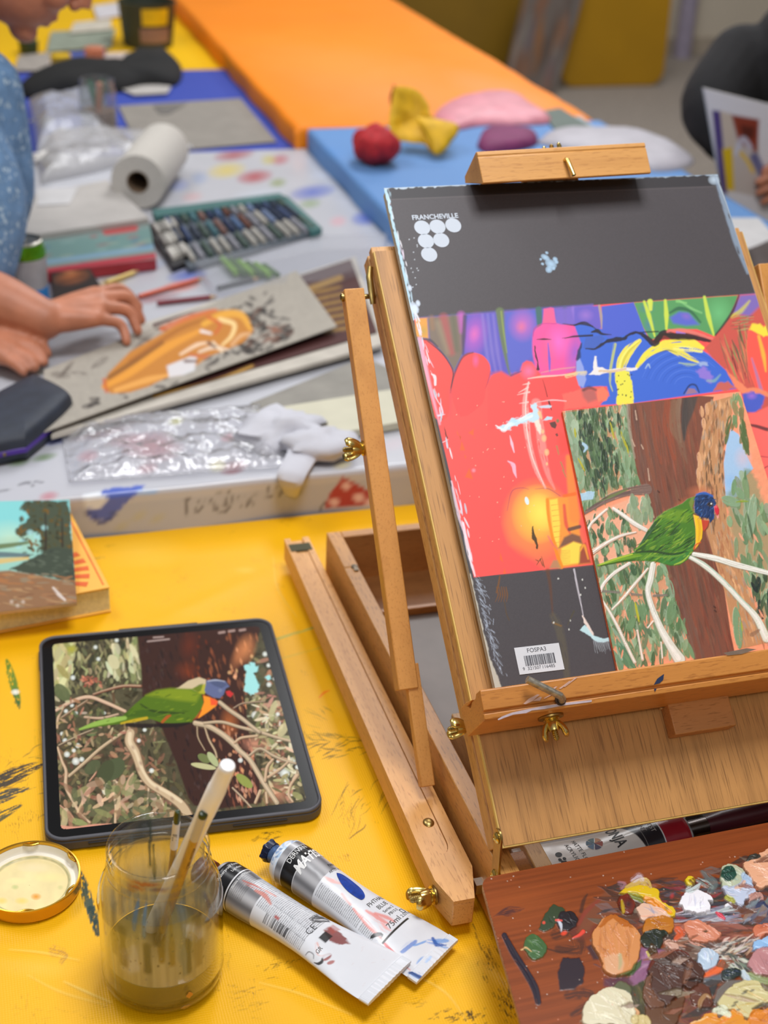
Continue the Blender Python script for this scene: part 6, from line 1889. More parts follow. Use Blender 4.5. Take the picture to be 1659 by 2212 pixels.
# == paint tubes
def paint_tube(label,head,tail,r,wt,tilt,painter,writer,cap_part,z_tail=0.007,crimp=0.0085):
 head,tail = np.array(head,float),np.array(tail,float)
 d = tail-head; Ln = np.linalg.norm(d); d /= Ln
 yv = np.array([-d[1],d[0]])
 T = np.eye(4); T[:2,0] = d; T[:2,1] = yv; T[:3,3] = (head[0],head[1],0)
 root = thing('paint_tube',label,'paint tube',(head[0],head[1],0))
 nx,nt_ = 300,160
 xs_ = np.linspace(0,Ln,nx); ts = np.linspace(0,2*pi,nt_,endpoint=False)
 X,t = np.meshgrid(xs_,ts,indexing='ij'); X,t = X.ravel(),t.ravel()
 f = np.clip(X/Ln,0,1)
 g = np.clip((f-.35)/.58,0,1); g = g*g*(3-2*g)
 w_ = r+(wt-r)*g ** 1.3
 h_ = r+(0.0011-r)*np.clip((f-.12)/(1-.12-crimp/Ln),0,1) ** 1.12
 sh_ = np.clip(X/0.006,0,1)
 w_ = w_*(0.80+.20*np.sqrt(sh_)); h_ = h_*(0.80+.20*np.sqrt(sh_))
 zc = r*(1-f)+z_tail*f
 zc = np.maximum(zc,h_+.0003)
 roll = tilt*f
 cy,sz = np.sin(t),np.cos(t)
 Y = w_*cy; Zr = h_*sz
 Z = zc+Zr+Y*roll
 dent = 0.0006*(fbm(X*60,t*1.2,3,3)-.5)
 Z = Z+dent*np.clip(f*3,0,1)
 crimped = np.clip((X-(Ln-crimp))/.0006,0,1)
 Z += crimped*(0.00055*(np.sin(Y*2*pi/0.0013) > 0)+.0006)*np.sign(sz)
 Lc = np.stack([X,Y,Z],1)
 art = Art(X*1000,np.where(t > pi,t-2*pi,t)*1000*r,'d6d8de')
 painter(art)
 body = grid_mesh('tube_body',Lc,nt_,nx,art.c,paint_mat('tube_print',0.26,0.5,0.0),root,loop_u=True,T=T,angle=50)
 for nm_,k0,st in (('tube_shoulder',0,1),('tube_fold',len(Lc)-nt_,-1)):
  MB().add([tuple(Lc[k0+k]) for k in range(nt_)],[list(range(nt_))[::st]]).build(nm_,plain('tube_white','d6d8de',0.3,0.02),root,T)
 def put_text(body_,size,xm,tm,mat,squeeze=1.0,shear=0.0,bold=0.0,rotate=False,name='printed_text'):
  V,F = text_shape(body_,size,shear,bold)
  out = []
  for gx,gy,_ in V:
   gx *= squeeze
   if rotate:
    xx,yy = xm/1000+gx,tm/1000+gy
   else:
    xx,yy = xm/1000-gy,tm/1000+gx
   out.append(surf(xx,yy))
  MB().add(np.array(out),F).build(name,mat,body,T,smooth=False)
 def surf(xx,arc,off=0.00022):
  f = np.clip(xx/Ln,0,1); a = arc/r
  g = np.clip((f-.35)/.58,0,1); g = g*g*(3-2*g)
  w_ = r+(wt-r)*g ** 1.3
  h_ = r+(0.0011-r)*np.clip((f-.12)/(1-.12-crimp/Ln),0,1) ** 1.12
  zc = max(r*(1-f)+z_tail*f,h_+.0003)
  Y = w_*math.sin(a)
  dent = 0.0006*(float(fbm(np.array([xx*60]),np.array([(a % (2*pi))*1.2]),3,3)[0])-.5)*min(1,f*3)
  return (xx,Y+off*math.sin(a),zc+h_*math.cos(a)+Y*tilt*f+dent+off*math.cos(a))
 writer(put_text,surf,body,T)
 cap_part(root,T,r)
 return root
white_ink = plain('white_ink','e4e4e4',0.4,0.02)
black_ink2 = plain('black_print','26262a',0.5)
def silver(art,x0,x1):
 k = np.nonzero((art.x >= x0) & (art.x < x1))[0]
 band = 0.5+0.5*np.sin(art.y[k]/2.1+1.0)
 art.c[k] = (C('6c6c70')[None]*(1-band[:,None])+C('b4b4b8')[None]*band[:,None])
def band(art,x0,x1,col):
 k = np.nonzero((art.x >= x0) & (art.x < x1))[0]
 art.c[k] = C(col)
def micro(art,x0,x1,y0,y1,pitch=1.5,col='3c3c42',a=.85):
 x = x0
 while x < x1:
  y = y0
  while y < y1:
   l_ = RNG.uniform(1.0,3.4)
   art.line([(x,y),(x,min(y1,y+l_))],.62,col,a*RNG.uniform(.6,1),.5,sm=0)
   y += l_+.8
  x += pitch
def flat_silver(nm='tube_foil'):
 return plain(nm,'b8b8bc',0.22,0.05,60,metal=1.0)
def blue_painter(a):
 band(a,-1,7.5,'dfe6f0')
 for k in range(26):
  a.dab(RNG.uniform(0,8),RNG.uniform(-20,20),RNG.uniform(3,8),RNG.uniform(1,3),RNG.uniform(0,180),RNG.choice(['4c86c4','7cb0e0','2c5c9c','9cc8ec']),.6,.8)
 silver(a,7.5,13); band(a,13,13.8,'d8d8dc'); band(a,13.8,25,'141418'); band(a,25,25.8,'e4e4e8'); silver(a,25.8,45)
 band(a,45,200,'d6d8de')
 micro(a,47,88,-20,-9,1.6)
 micro(a,90,104,-20,-12,1.6)
 for pts in (((46,-4),(52,-2),(60,2)),((64,-6),(74,-8)),((86,-4),(96,-3),(104,-1)),((92,-1),(100,2),(106,3)),((78,-9),(92,-11),(108,-12)),((96,-3),(104,-5),(110,-4)),((118,-18),(128,-17),(138,-16))):
  a.line(list(pts),[2,RNG.uniform(3,6),1.5],RNG.choice(['e8948c','dc7468','f0b0a8']),.75,1.2,dry=.45,seed=int(pts[0][0]))
 a.line([(112,-13),(120,-14),(128,-15)],[2,4,2],'c83c3c',.9,1,dry=.3)
 band(a,109.6,109.9,'c8c8cc');
 k = np.nonzero((a.x > 109.9) & (a.x < 111.6) & (a.y > -14) & (a.y < 12))[0]; a.c[k] = C('2a2824')
 for x,y,l_,w_,g in ((126,-4,13,6,80),(130,2,9,4,60),(136,8,10,4,30),(140,12,12,5,40),(144,9,9,3,20),(139,-6,7,3,90),(143,-3,6,3,90),(147,-16,16,5,10),(143,-19,10,4,0)):
  a.dab(x,y,l_,w_,g,RNG.choice(['6c94d8','5890d4','8cb8ec','4474c4']),.75,1.2,dry=.5,seed=x)
 a.line([(134,10),(140,8),(145,11)],[2,3,1],'2456a4',.9,.8)
 a.line([(140,-18),(148,-17),(152,-18)],[3,4,2],'1c3c78',.85,1,dry=.3)
 a.dab(104,-13.5,11,6,60,'1c1c1e',.95,.8,dry=.2,seed=4)
def blue_writer(tx_,surf,body,T):
 tx_('DERIVAN',0.0058,18.5,-2.0,white_ink,.9)
 tx_('MATISSE',0.0112,29.5,4.0,white_ink,.85,shear=.25,bold=.03)
 tx_('PAINT',0.0036,41.5,12.0,black_ink2); tx_('ARTIST ACRYLIC',0.0030,46.5,13.0,black_ink2)
 tx_('PHTHALO',0.0050,86,10.5,grey_ink,.95); tx_('BLUE',0.0050,92,8.5,grey_ink,.95)
 tx_('Series 2',0.0034,96.5,9.0,grey_ink); tx_('PB15:3',0.0034,100.5,9.5,grey_ink)
 tx_('75ml',0.0062,107.8,2.5,grey_ink,.95); tx_('2.53 fl oz',0.0038,107.6,16.0,grey_ink,.9)
 P = [(49,6),(52,3.5),(58,0.5),(66,-1.2),(75,-.6),(78,1),(77,5),(70,9),(60,10),(52,9)]
 P = spline(np.array(P+[P[0]]),4)[:-1]
 V = [surf(x/1000,y/1000,0.0005) for x,y in P]
 MB().add(np.array(V),[list(range(len(V)))[::-1]]).build('colour_sample',plain('phthalo_blue','0e3a94',0.25,0.25,300),body,T,smooth=False)
 q = [(101,14.2),(101,18),(105,18),(105,14.2)]
 for k in range(4):
  a,b = np.array(q[k]),np.array(q[(k+1) % 4])
  MB().tube([surf(*(p/1000),.0002) for p in (a,(a+b)/2,b)],0.00022,6).build('printed_square',grey_ink,body,T)
def blue_cap(root,T,r):
 CTm = T @ frame((0.0015,0,r),(-1,0,0))
 nk = MB().lathe([(r*.78,-0.001),(r*.74,0.0008),(0.0076,0.0022),(0.0074,0.004)]+[p for k in range(6) for p in ((0.0074,0.0042+k*.0016),(0.0066,0.005+k*.0016))]+[(0.0070,0.0142)],28,CTm)
 nk.build('neck',plain('stained_neck','56729c',0.35,0.4,200),root,angle=30)
 cm = MB()
 prof = []
 n = 72
 V,F = [],[]
 zs = [(0.0100,.0062),(0.0104,.0078),(0.0140,.0080),(0.0148,.0082),(0.0162,.0082),(0.0166,.0060),(0.0166,.0001)]
 for z,rad_ in zs:
  for k in range(n):
   a = 2*pi*k/n
   lob = 1+(.17*max(0,math.cos(6*a)) ** 1.0 if z > .0138 and rad_ > .001 else .05*math.cos(24*a) if z < .0138 else 0)
   V.append((rad_*lob*math.cos(a),rad_*lob*math.sin(a),z))
 for i in range(len(zs)-1):
  for k in range(n):
   l_ = (k+1) % n
   F.append((i*n+k,i*n+l_,(i+1)*n+l_,(i+1)*n+k))
 cm.add(V,F,CTm)
 cm.build('cap',plain('navy_cap','141f3c',0.3,0.2,200),root,angle=35)
paint_tube('white and silver paint tube with blue sample mark and navy cap, nearer the easel',(-0.1385,0.0555),(-0.0512,-0.0645),0.0178,0.0255,0.03,blue_painter,blue_writer,blue_cap,z_tail=0.008)
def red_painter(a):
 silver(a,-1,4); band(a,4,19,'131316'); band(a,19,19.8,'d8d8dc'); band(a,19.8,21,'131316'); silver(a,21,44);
 band(a,44,200,'d6d8de')
 k = np.nonzero((a.x > 32) & (a.x < 46) & (a.y > -4))[0]; a.c[k] = C('d2d4da')
 micro(a,22,33,-16,12,1.5,'30302c',.6); micro(a,33,92,-4,22,1.55); micro(a,46,92,-12,-4,1.55); micro(a,66,92,-22,-12,1.5)
 for pts in (((26,-3),(34,-1),(42,1)),((38,-3),(46,-2),(54,-5)),((44,2),(52,3)),((100,-8),(106,-12),(110,-9))):
  a.line(list(pts),[2,RNG.uniform(3,5),1.5],RNG.choice(['c87464','b85848','d89484']),.8,1.2,dry=.4,seed=int(pts[0][0]))
 a.poly([(97,3),(104,-1),(112,0),(117,5),(112,8),(104,9),(98,8)],'7a2c28',.92,1.4,wob=2,ws=4)
 a.poly([(97,6),(103,4),(104,12),(97,13)],'a04438',.6,1.4)
 k = np.nonzero((a.x > 96) & (a.x < 103) & (a.y > -2.5) & (a.y < 2.5))[0]
 a.poly([(98,-4),(104.5,-4),(104.5,3),(98,3)],'1e1c1e',.95,.6)
 a.poly([(84,3),(90,6),(94,14),(90,18),(83,12)],'3a3a3e',.9,.8); a.line([(86,6),(91,14)],1.6,'c8c8cc',.9,.6,sm=0)
 a.dab(112,-11,8,5,70,'8c3430',.9,1,dry=.2); a.dab(117,-12,6,3,60,'a04840',.85,.8)
 for k in range(14):
  y = -24+k*.0
 for k in range(26):
  x = 56+k*.92
  if RNG.random() < .75:
   a.line([(x,-21),(x,-12.5)],RNG.choice([.4,.5,.8]),'2c2c30',.95,.35,sm=0)
 a.poly([(62,-12),(66,-12),(66,-9.5),(62,-9.5)],'a84038',.8,.6)
 a.line([(107,-22),(110,-20),(111.5,-16),(110.5,-14)],[1,2.4,2.4,1.4],'1c1a1a',.95,.6)
 a.line([(98,-22),(99,-17),(103,-16),(105,-19)],[.6,.9,.9,.6],'6c6c70',.9,.5)
 for k in range(10):
  a.dab(RNG.uniform(118,150),RNG.uniform(-20,20),RNG.uniform(1,3),.6,RNG.uniform(0,180),'c8b0b0',.4,.5)
def red_writer(tx_,surf,body,T):
 tx_('Waterproof Finish',0.0034,10,-1,white_ink,.95); tx_('Lightfast',0.0032,14.5,4,white_ink)
 tx_('Flexible Acrylic Polymer',0.0025,23.2,-1,white_ink,.9)
 tx_('CE',0.0072,92,-2.5,black_ink2,1.0,bold=-.01); tx_('GR',0.0046,106,-10.5,grey_ink,.9)
 tx_('MADE IN',0.0028,84,9,grey_ink); tx_('AUSTRALIA',0.0028,88,9,grey_ink)
paint_tube('white paint tube printed with fine text and rust red smears, beside the glass jar',(-0.1890,0.0446),(-0.0918,-0.0800),0.0172,0.0262,-0.05,red_painter,red_writer,
           lambda root,T,r: MB().lathe([(r*.8,0),(r*.70,0.003),(0.008,0.0055),(0.0078,0.008),(0.0105,0.009),(0.011,0.020),(0.0095,0.0215),(0,0.0215)],32,T @ frame((0.001,0,r),(-1,0,0))).build('cap',plain('rust_cap','6c2a24',0.35),root,angle=35),z_tail=0.0135)
# == things lying in the easel box
def cap_black(root,T,r):
 MB().lathe([(r*.8,0),(r*.7,0.003),(0.0085,0.005),(0.0083,0.007),(0.0110,0.008),(0.0105,0.021),(0.0095,0.0225),(0,0.0225)],32,T @ frame((0.001,0,r),(-1,0,0))).build('cap',plain('black_cap','1c1b1e',0.4),root,angle=35)
def box_painter(a):
 band(a,-1,26,'9c1c2c'); band(a,26,26.8,'dcdce0'); band(a,26.8,41,'26252c'); band(a,41,200,'dedbd8')
 silver(a,-1,3)
 a.poly([(41,-20),(52,-12),(46,2),(42,20),(41,20)],'26252c',1,.6)
def box_writer(tx_,surf,body,T):
 tx_('ARTIST',0.0052,33.5,-3.5,plain('grey_print','b8b4b4',0.5),1.0); tx_('PAINT',0.0052,40.0,-5.5,plain('grey_print','b8b4b4',0.5),1.0)
 tx_('ONJA',0.0125,64,-4.0,black_ink2,.72,bold=.02)
 tx_('MATTE FLOW',0.0046,92,-1.0,black_ink2,.95); tx_('ACRYLIC',0.0046,98.5,-3.5,black_ink2,.95)
 tx_('75 ml e 2.5 US fl oz',0.0050,122,-1.5,black_ink2,.85)
 cols = ['5c7c9c','3a3058','9c4434','c88a54','3c6c74','2c5c78']
 for k in range(6):
  P = [(0,0)]+[(6.2*math.cos(t),6.2*math.sin(t)) for t in np.linspace(k*pi/3+.08,(k+1)*pi/3-.08,8)]
  V = [surf((78+x)/1000,(-4+y)/1000,.0003) for x,y in P]
  MB().add(np.array(V),[list(range(len(V)))[::-1]]).build('wheel_segment',plain('wheel_' +'abcdef'[k],cols[k],0.5),body,T,smooth=False)
 for k in range(5):
  P = [(2.6*math.cos(t)*(1 if k == 0 else .5),2.2*math.sin(t)*(1 if k == 0 else .6)) for t in np.linspace(0,2*pi,12,endpoint=False)]
  off = [(0,0),(1.6,4.2),(-1.8,4.6),(.8,6.6),(-.9,7.4)][k]
  V = [surf((107+x+off[0])/1000,(-5+y+off[1])/1000,.0003) for x,y in P]
  MB().add(np.array(V),[list(range(len(V)))[::-1]]).build('printed_emblem',black_ink2,body,T,smooth=False)
bt = paint_tube('white paint tube with red and black bands lying inside the easel box behind the palette',(0.1640,-0.0160),(0.0280,-0.0290),0.0200,0.0260,0.0,box_painter,box_writer,cap_black,z_tail=0.024)
for o in [bt] :
 o.location.z += 0.0180
sl = MB()
P = [(0.085,-0.0585),(0.165,-0.0585),(0.172,-0.044),(0.150,-0.038),(0.105,-0.048)]
sl.prism(P,0.044,0.0455,2)
tag(sl.build('plastic_sleeve',thin_glass('sleeve_plastic',(0.86,0.86,0.88),(0.5,0.5,0.52),0.12,1.4,haze=.35,haze_col='a09c9c'),None,bevel=.0006),'hazy clear plastic sleeve lying against the tube in the easel box','plastic sleeve')
mb_ = thing('paintbrush','maroon handled brush with dark metal ferrule lying inside the easel box','paintbrush',(0.2,-0.03,0.03))
p0,p1 = at(1395,1828,0.040),at(1480,1795,0.046)
p2 = at(1700,1738,0.052)
MB().tube([p0+(p0-p1)*.15,p0,(p0+p1)/2,p1],[0.0022,0.0040,0.0062,0.0064],18).build('bristles',plain('wire_bristle','6c6460',0.5,0.3,400),mb_)
q = [p1+(p2-p1)*t for t in (0,.10,.22)]
MB().tube(q,[0.0066,0.0068,0.0070],22).build('ferrule',plain('dark_ferrule','6c6664',0.3,0.1,60,metal=1.0),mb_)
q = [p1+(p2-p1)*t for t in (.20,.35,.7,1.0)]
MB().tube(q,[0.0072,0.0088,0.0092,0.0070],22).build('handle',plain('maroon_lacquer','4c1c26',0.35),mb_)
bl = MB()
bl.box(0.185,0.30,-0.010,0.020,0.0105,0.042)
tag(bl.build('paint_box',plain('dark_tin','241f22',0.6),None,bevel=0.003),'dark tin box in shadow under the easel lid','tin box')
# == neighbouring tables
ZB_,ZD_ = 0.05,0.09
FL = -0.72
def table(label,x0,x1,y0,y1,top,leg_in=0.06):
 t = thing('folding_table',label,'table',((x0+x1)/2,(y0+y1)/2,FL))
 tm = plain('table_laminate','9c968c',0.5)
 MB().box(x0,x1,y0,y1,top-0.034,top-0.009).build('tabletop',tm,t,bevel=0.003)
 lm = plain('table_steel','8a8a8c',0.4,metal=0.8)
 for x in (x0+leg_in,x1-leg_in):
  for y in (y0+leg_in,y1-leg_in):
   MB().lathe([(0.014,FL),(0.014,top-0.034)],16,frame((x,y,0),(0,0,1))).build('leg',lm,t)
 return t
table('grey folding table under the yellow oilcloth in the foreground',-0.93,0.98,-0.53,0.605,0.0)
table('folding table under the white flower-print plastic cloth',-0.33,0.33,0.625,1.955,ZB_)
table('folding table under the royal blue cloth',-0.33,0.33,1.975,2.69,ZB_)
table('folding table under the far yellow cloth',-0.33,0.33,2.72,3.7,ZB_)
table('folding table under the light blue cloth behind the easel',0.36,0.95,0.66,1.96,ZD_)
table('folding table under the orange cloth',0.34,0.94,1.985,5.0,ZD_)
def draped(name,label,x0,x1,y0,y1,z,drop,step,colfn,mat,sides='FBLR',h=0.0006,rad=0.008,seed=1):
 def axis(a0,a1,lo,hi):
  s = list(np.arange(0,1.0001,step/(a1-a0))*(a1-a0)+a0)
  pos = [(v,0.0) for v in s]
  nd = max(2,int(drop/max(step,.004)))
  pre = [(a0,-drop*(k/nd)) for k in range(nd,0,-1)] if lo else []
  post = [(a1,-drop*(k/nd)) for k in range(1,nd+1)] if hi else []
  return pre+pos+post
 ax = axis(x0,x1,'L' in sides,'R' in sides); ay = axis(y0,y1,'F' in sides,'B' in sides)
 X = np.array([a[0] for a in ax]); DX = np.array([a[1] for a in ax]); Y = np.array([a[0] for a in ay]); DY = np.array([a[1] for a in ay])
 Xg,Yg = np.meshgrid(X,Y); Dg = np.minimum(DX[None,:],DY[:,None])
 P = np.stack([Xg.ravel(),Yg.ravel(),(z+Dg).ravel()],1)
 d = Dg.ravel()
 wavy = 0.004*np.sin((P[:,0]+P[:,1])*26+3*fbm(P[:,0]*4,P[:,1]*4,seed))*np.clip(-d/.08,0,1)
 outx = np.where(P[:,0] <= x0+1e-6,-1,np.where(P[:,0] >= x1-1e-6,1,0))*np.clip(-d/.004,0,1)
 outy = np.where(P[:,1] <= y0+1e-6,-1,np.where(P[:,1] >= y1-1e-6,1,0))*np.clip(-d/.004,0,1)
 P[:,0] += outx*(0.003+wavy); P[:,1] += outy*(0.003+wavy)
 P[:,2] += (d > -1e-6)*h*2*(fbm(P[:,0]*9,P[:,1]*9,seed,3)-.5)
 px,py = proj(P)
 a = Art(px,py,'ffffff')
 colfn(a,P)
 return tag(grid_mesh('tablecloth',P,len(ax),len(ay),a.c,mat),label,'tablecloth')
# ---- white plastic cloth with flowers
def floral(a,P):
 a.c[:] = np.where((P[:,2] < ZB_-.012)[:,None],C('b4b7c2')[None],C('bfc0c7')[None])  # hem colour shifted blue-grey to cancel yellow light bounced from the oilcloth
 a.c *= (.94+.1*fbm(P[:,0]*12,P[:,1]*12,3,3))[:,None]
 blue,red,green,yel = '3d5cc0','a82434','5a7c34','d8c84c'
 a.poly([(190,1085),(225,1058),(290,1050),(312,1045),(300,1065),(270,1090),(235,1125),(200,1125),(185,1110)],blue,.9,4,wob=4)
 a.poly([(180,1068),(215,1062),(235,1078),(215,1100),(185,1098)],'e8eef4',.9,5)
 a.line([(300,1062),(335,1062)],10,'8cb4e0',.7,5,sm=0)
 a.line([(205,1115),(215,1130),(240,1120)],8,'2c408c',.8,4)
 for x,y in ((190,1108),(245,1110)):
  a.glow(x,y,14,9,0,'34406c',.7)
 for x,y in ((262,1138),(300,1115),(340,1120)):
  a.glow(x,y,26,12,-30,'b8b060',.4)
 a.poly([(700,1100),(710,1070),(740,1030),(770,1045),(800,1062),(800,1092)],red,.95,3)
 for x,y,r_ in ((722,1085,10),(748,1050,9),(775,1075,11),(795,1085,7)):
  a.glow(x,y,r_*1.3,r_,0,'e8c8c8',1,.4)
 a.line([(690,1105),(700,1085)],5,'3c3034',.7,3,sm=0)
 grey = '55555c'
 for pts in (((398,1078),(404,1095),(400,1118)),((398,1080),(412,1078)),((428,1082),(424,1104),(436,1098),(440,1082)),((450,1092),(458,1080),(462,1100)),((470,1064),(490,1060),(500,1075),(494,1100),(474,1108),(466,1090)),((482,1090),(490,1078),(486,1100)),((515,1070),(520,1095)),((530,1072),(535,1092),(545,1070)),((552,1065),(548,1090)),((580,1052),(576,1075),(590,1070)),((600,1050),(606,1070),(614,1052)),((640,1048),(650,1064)),
    (( -5,1062),(20,1058)),((40,1048),(60,1042),(72,1050)),((72,1040),(92,1042))):
  a.line(list(pts),[3,5,3],grey,.8,3,sm=3)
 for x,y,rx,ry,c_,al_ in ((40,998,22,8,green,.85),(95,988,24,7,green,.8),(190,985,20,11,'c86070',.7),(320,960,46,22,'b04858',.8),(350,975,40,18,red,.55),(270,950,30,12,'b85864',.6),(318,1012,20,10,'b85060',.6),(505,1010,26,12,'8c1c2c',.95),(470,1005,16,12,'c8c060',.8),(380,910,14,7,'c8c84c',.9),(495,945,16,8,'d84c60',.7),(735,972,20,14,blue,1),(695,988,18,8,'3a4a90',.7),(105,1072,18,9,'c04858',.6),(120,950,30,9,blue,.8),(215,935,60,10,'7c2434',.8),(60,965,14,20,blue,.5),(740,1004,18,8,'d8c87c',.6),(850,960,26,12,'c8b8c0',.6)):
  a.glow(x,y,rx*1.3,ry*1.3,-12,c_,al_,.55)
 for x,y,rx,ry,c_,al_ in ((505,335,36,10,'a83848',.85),(490,368,34,14,'d8c468',.9),(550,382,32,12,'b03440',.9),(604,345,18,10,'b8404c',.7),(580,345,14,10,'c8bc50',.7),(600,395,16,9,'8c9c5c',.8),(675,415,40,13,blue,.8),(670,440,20,9,'7c9c4c',.6),(795,470,30,14,blue,.9),(730,478,16,10,'e0a8b0',.7),(430,385,16,12,'9cb0d8',.6),(415,425,20,9,'d8a8a8',.6),(385,400,22,12,'7c90d0',.6),(700,378,30,8,'c8ccd8',.7),(560,420,50,12,'c8d0dc',.6),(640,470,24,10,'c8c8b0',.6),(405,595,36,12,blue,.8),(240,612,26,10,'d8b848',.7),(330,645,50,9,'8c2c34',.6),(390,618,34,10,'d86c4c',.8),(290,580,50,12,'4c70c0',.6),(360,565,50,8,'b8c4d8',.7)):
  a.glow(x,y,rx*1.3,ry*1.3,-8,c_,al_,.55)
fm_ = cloth_mat('flower_plastic',0.24,700,0.05,0.5)
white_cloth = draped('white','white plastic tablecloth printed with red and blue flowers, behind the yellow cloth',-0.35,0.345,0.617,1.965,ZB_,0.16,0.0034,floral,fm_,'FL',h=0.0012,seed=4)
def flat(col,var=.12,marks=()):
 def f(a,P):
  a.c[:] = C(col)
  a.c *= (1-var/2+var*fbm(P[:,0]*5,P[:,1]*5,6,4))[:,None]
  for m_ in marks:
   a.glow(*m_)
 return f
draped('blue','royal blue tablecloth with cutting mat and black jacket on it',-0.35,0.345,1.968,2.705,ZB_-.0015,0.16,0.01,flat('3e50aa'),cloth_mat('blue_cloth',0.6,900,0.1,0.2),'L',seed=2)
draped('far_yellow','far yellow tablecloth cluttered with art materials, left of the orange table',-0.35,0.345,2.708,3.75,ZB_-.003,0.16,0.012,flat('eab808'),cloth_mat('far_yellow_cloth',0.55,900,0.1,0.2),'L',seed=3)
draped('light_blue','light blue tablecloth on the raised table behind the easel',0.347,0.965,0.63,1.965,ZD_,0.085,0.008,flat('6690c6',.16,((700,330,60,20,0,'5c92d4',.5),)),cloth_mat('light_blue_cloth',0.6,900,0.1,0.2),'FLR',seed=5)
draped('orange','long orange tablecloth running to the back of the hall',0.325,0.960,1.970,5.02,ZD_+.0015,0.085,0.012,flat('f58a18',.14,((850,200,330,90,12,'e09a58',.55),(700,130,260,60,8,'f09a3c',.5),(1100,210,160,40,20,'d8a070',.5))),cloth_mat('orange_cloth',0.55,900,0.12,0.25),'FLRB',h=0.003,seed=7)
# == helper for flat blurred pictures and boxes lying about
def slab_px(name,label,cat,corners,z,th,mat,group=None,bev=0.001):
 P = [at(x,y,z)[:2] for x,y in corners]
 o = MB().prism([tuple(p) for p in P],z-th,z,2).build(name,mat,None,bevel=bev)
 return tag(o,label,cat,group)
def sheet_px(root,name,corners,z,painter,base,mat,nu=120,nv=80,lift=.0004):
 zz = [z]*4 if np.isscalar(z) else list(z)
 Pc_ = [at(x,y,h) for (x,y),h in zip(corners,zz)]
 a_,b_ = np.meshgrid(np.linspace(0,1,nu),np.linspace(0,1,nv))
 a_,b_ = a_.ravel()[:,None],b_.ravel()[:,None]
 P = (Pc_[0]*(1-a_)+Pc_[1]*a_)*(1-b_)+(Pc_[3]*(1-a_)+Pc_[2]*a_)*b_
 P[:,2] += lift
 px,py = proj(P)
 q = Art(px,py,base)
 painter(q)
 return grid_mesh(name,P,nu,nv,q.c,mat,root)
matte = paint_mat('matte_sheet',0.65,0.25,0.05,300)
# ---- book at the left edge with a landscape painting on it
bk = thing('paperback_book','thick yellow and orange paperback lying at the left edge of the yellow cloth','book',(-0.3,0.5,0))
r0,r1,r2 = at(240,1322,0.0),at(168,1180,0.0),at(-60,1395,0.0)
e1 = r1-r0; e1[2] = 0; L1 = np.linalg.norm(e1); e1 /= L1
e2 = np.array([-e1[1],e1[0],0])
Q = [r0+e1*0.004,r0+e1*.165,r0+e1*.165+e2*.16,r0+e1*0.004+e2*.16]
MB().prism([tuple(p[:2]) for p in Q],0.001,0.0275,2).build('page_block',plain('book_pages','dccf9c',0.8,0.12,300),bk)
Q = [r0,r0+e1*.168,r0+e1*.168+e2*.165,r0+e2*.165]
cv = MB().prism([tuple(p[:2]) for p in Q],0.0276,0.0292,2).build('cover',plain('book_cover','f0b44c',0.5,0.05),bk,bevel=.0004)
MB().prism([tuple(p[:2]) for p in Q],0.0002,0.0012,2).build('back_cover',plain('book_cover','f0b44c',0.5,0.05),bk)
rays = MB()
c0 = r0+e1*.05+e2*.095
for k in range(34):
 a = 2*pi*k/34
 if True:
  pts = [c0+e1*math.cos(a+da)*rr+e2*math.sin(a+da)*rr for da,rr in ((-.035,.052),(.035,.052),(.05,.085),(-.05,.085))]
  ok = all(0.002 < (p-r0) @ e1 < .160 and 0.002 < (p-r0) @ e2 < .16 for p in pts)
  if ok:
   rays.prism([tuple(p[:2]) for p in pts],0.0292,0.0296,2)
o_ = rays.build('printed_rays',plain('book_red','e06428',0.5),cv)
o_['kind'] = 'stuff'
MB().prism([tuple((r0+e1*a+e2*b)[:2]) for a,b in ((.006,.004),(.16,.004),(.16,.0055),(.006,.0055))],0.0292,0.0296,2).build('printed_line',plain('book_red','e06428',0.5),cv)
land = thing('landscape_painting','small landscape painting of a tall dark tree under a turquoise sky, on the book','painting',(-0.3,0.5,0.03))
cz = [(-70,1085,.058),(150,1080,.058),(166,1302,.0335),(-70,1330,.0335)]
P4 = [at(x,y,z) for x,y,z in cz]
V = [tuple(p-np.array([0,0,.0034])) for p in P4]+[tuple(p) for p in P4]
MB().add(V,[(3,2,1,0),(4,5,6,7),(0,1,5,4),(1,2,6,5),(2,3,7,6),(3,0,4,7)]).build('board',plain('canvas_board','c8a070',0.7),land,bevel=0.0004)
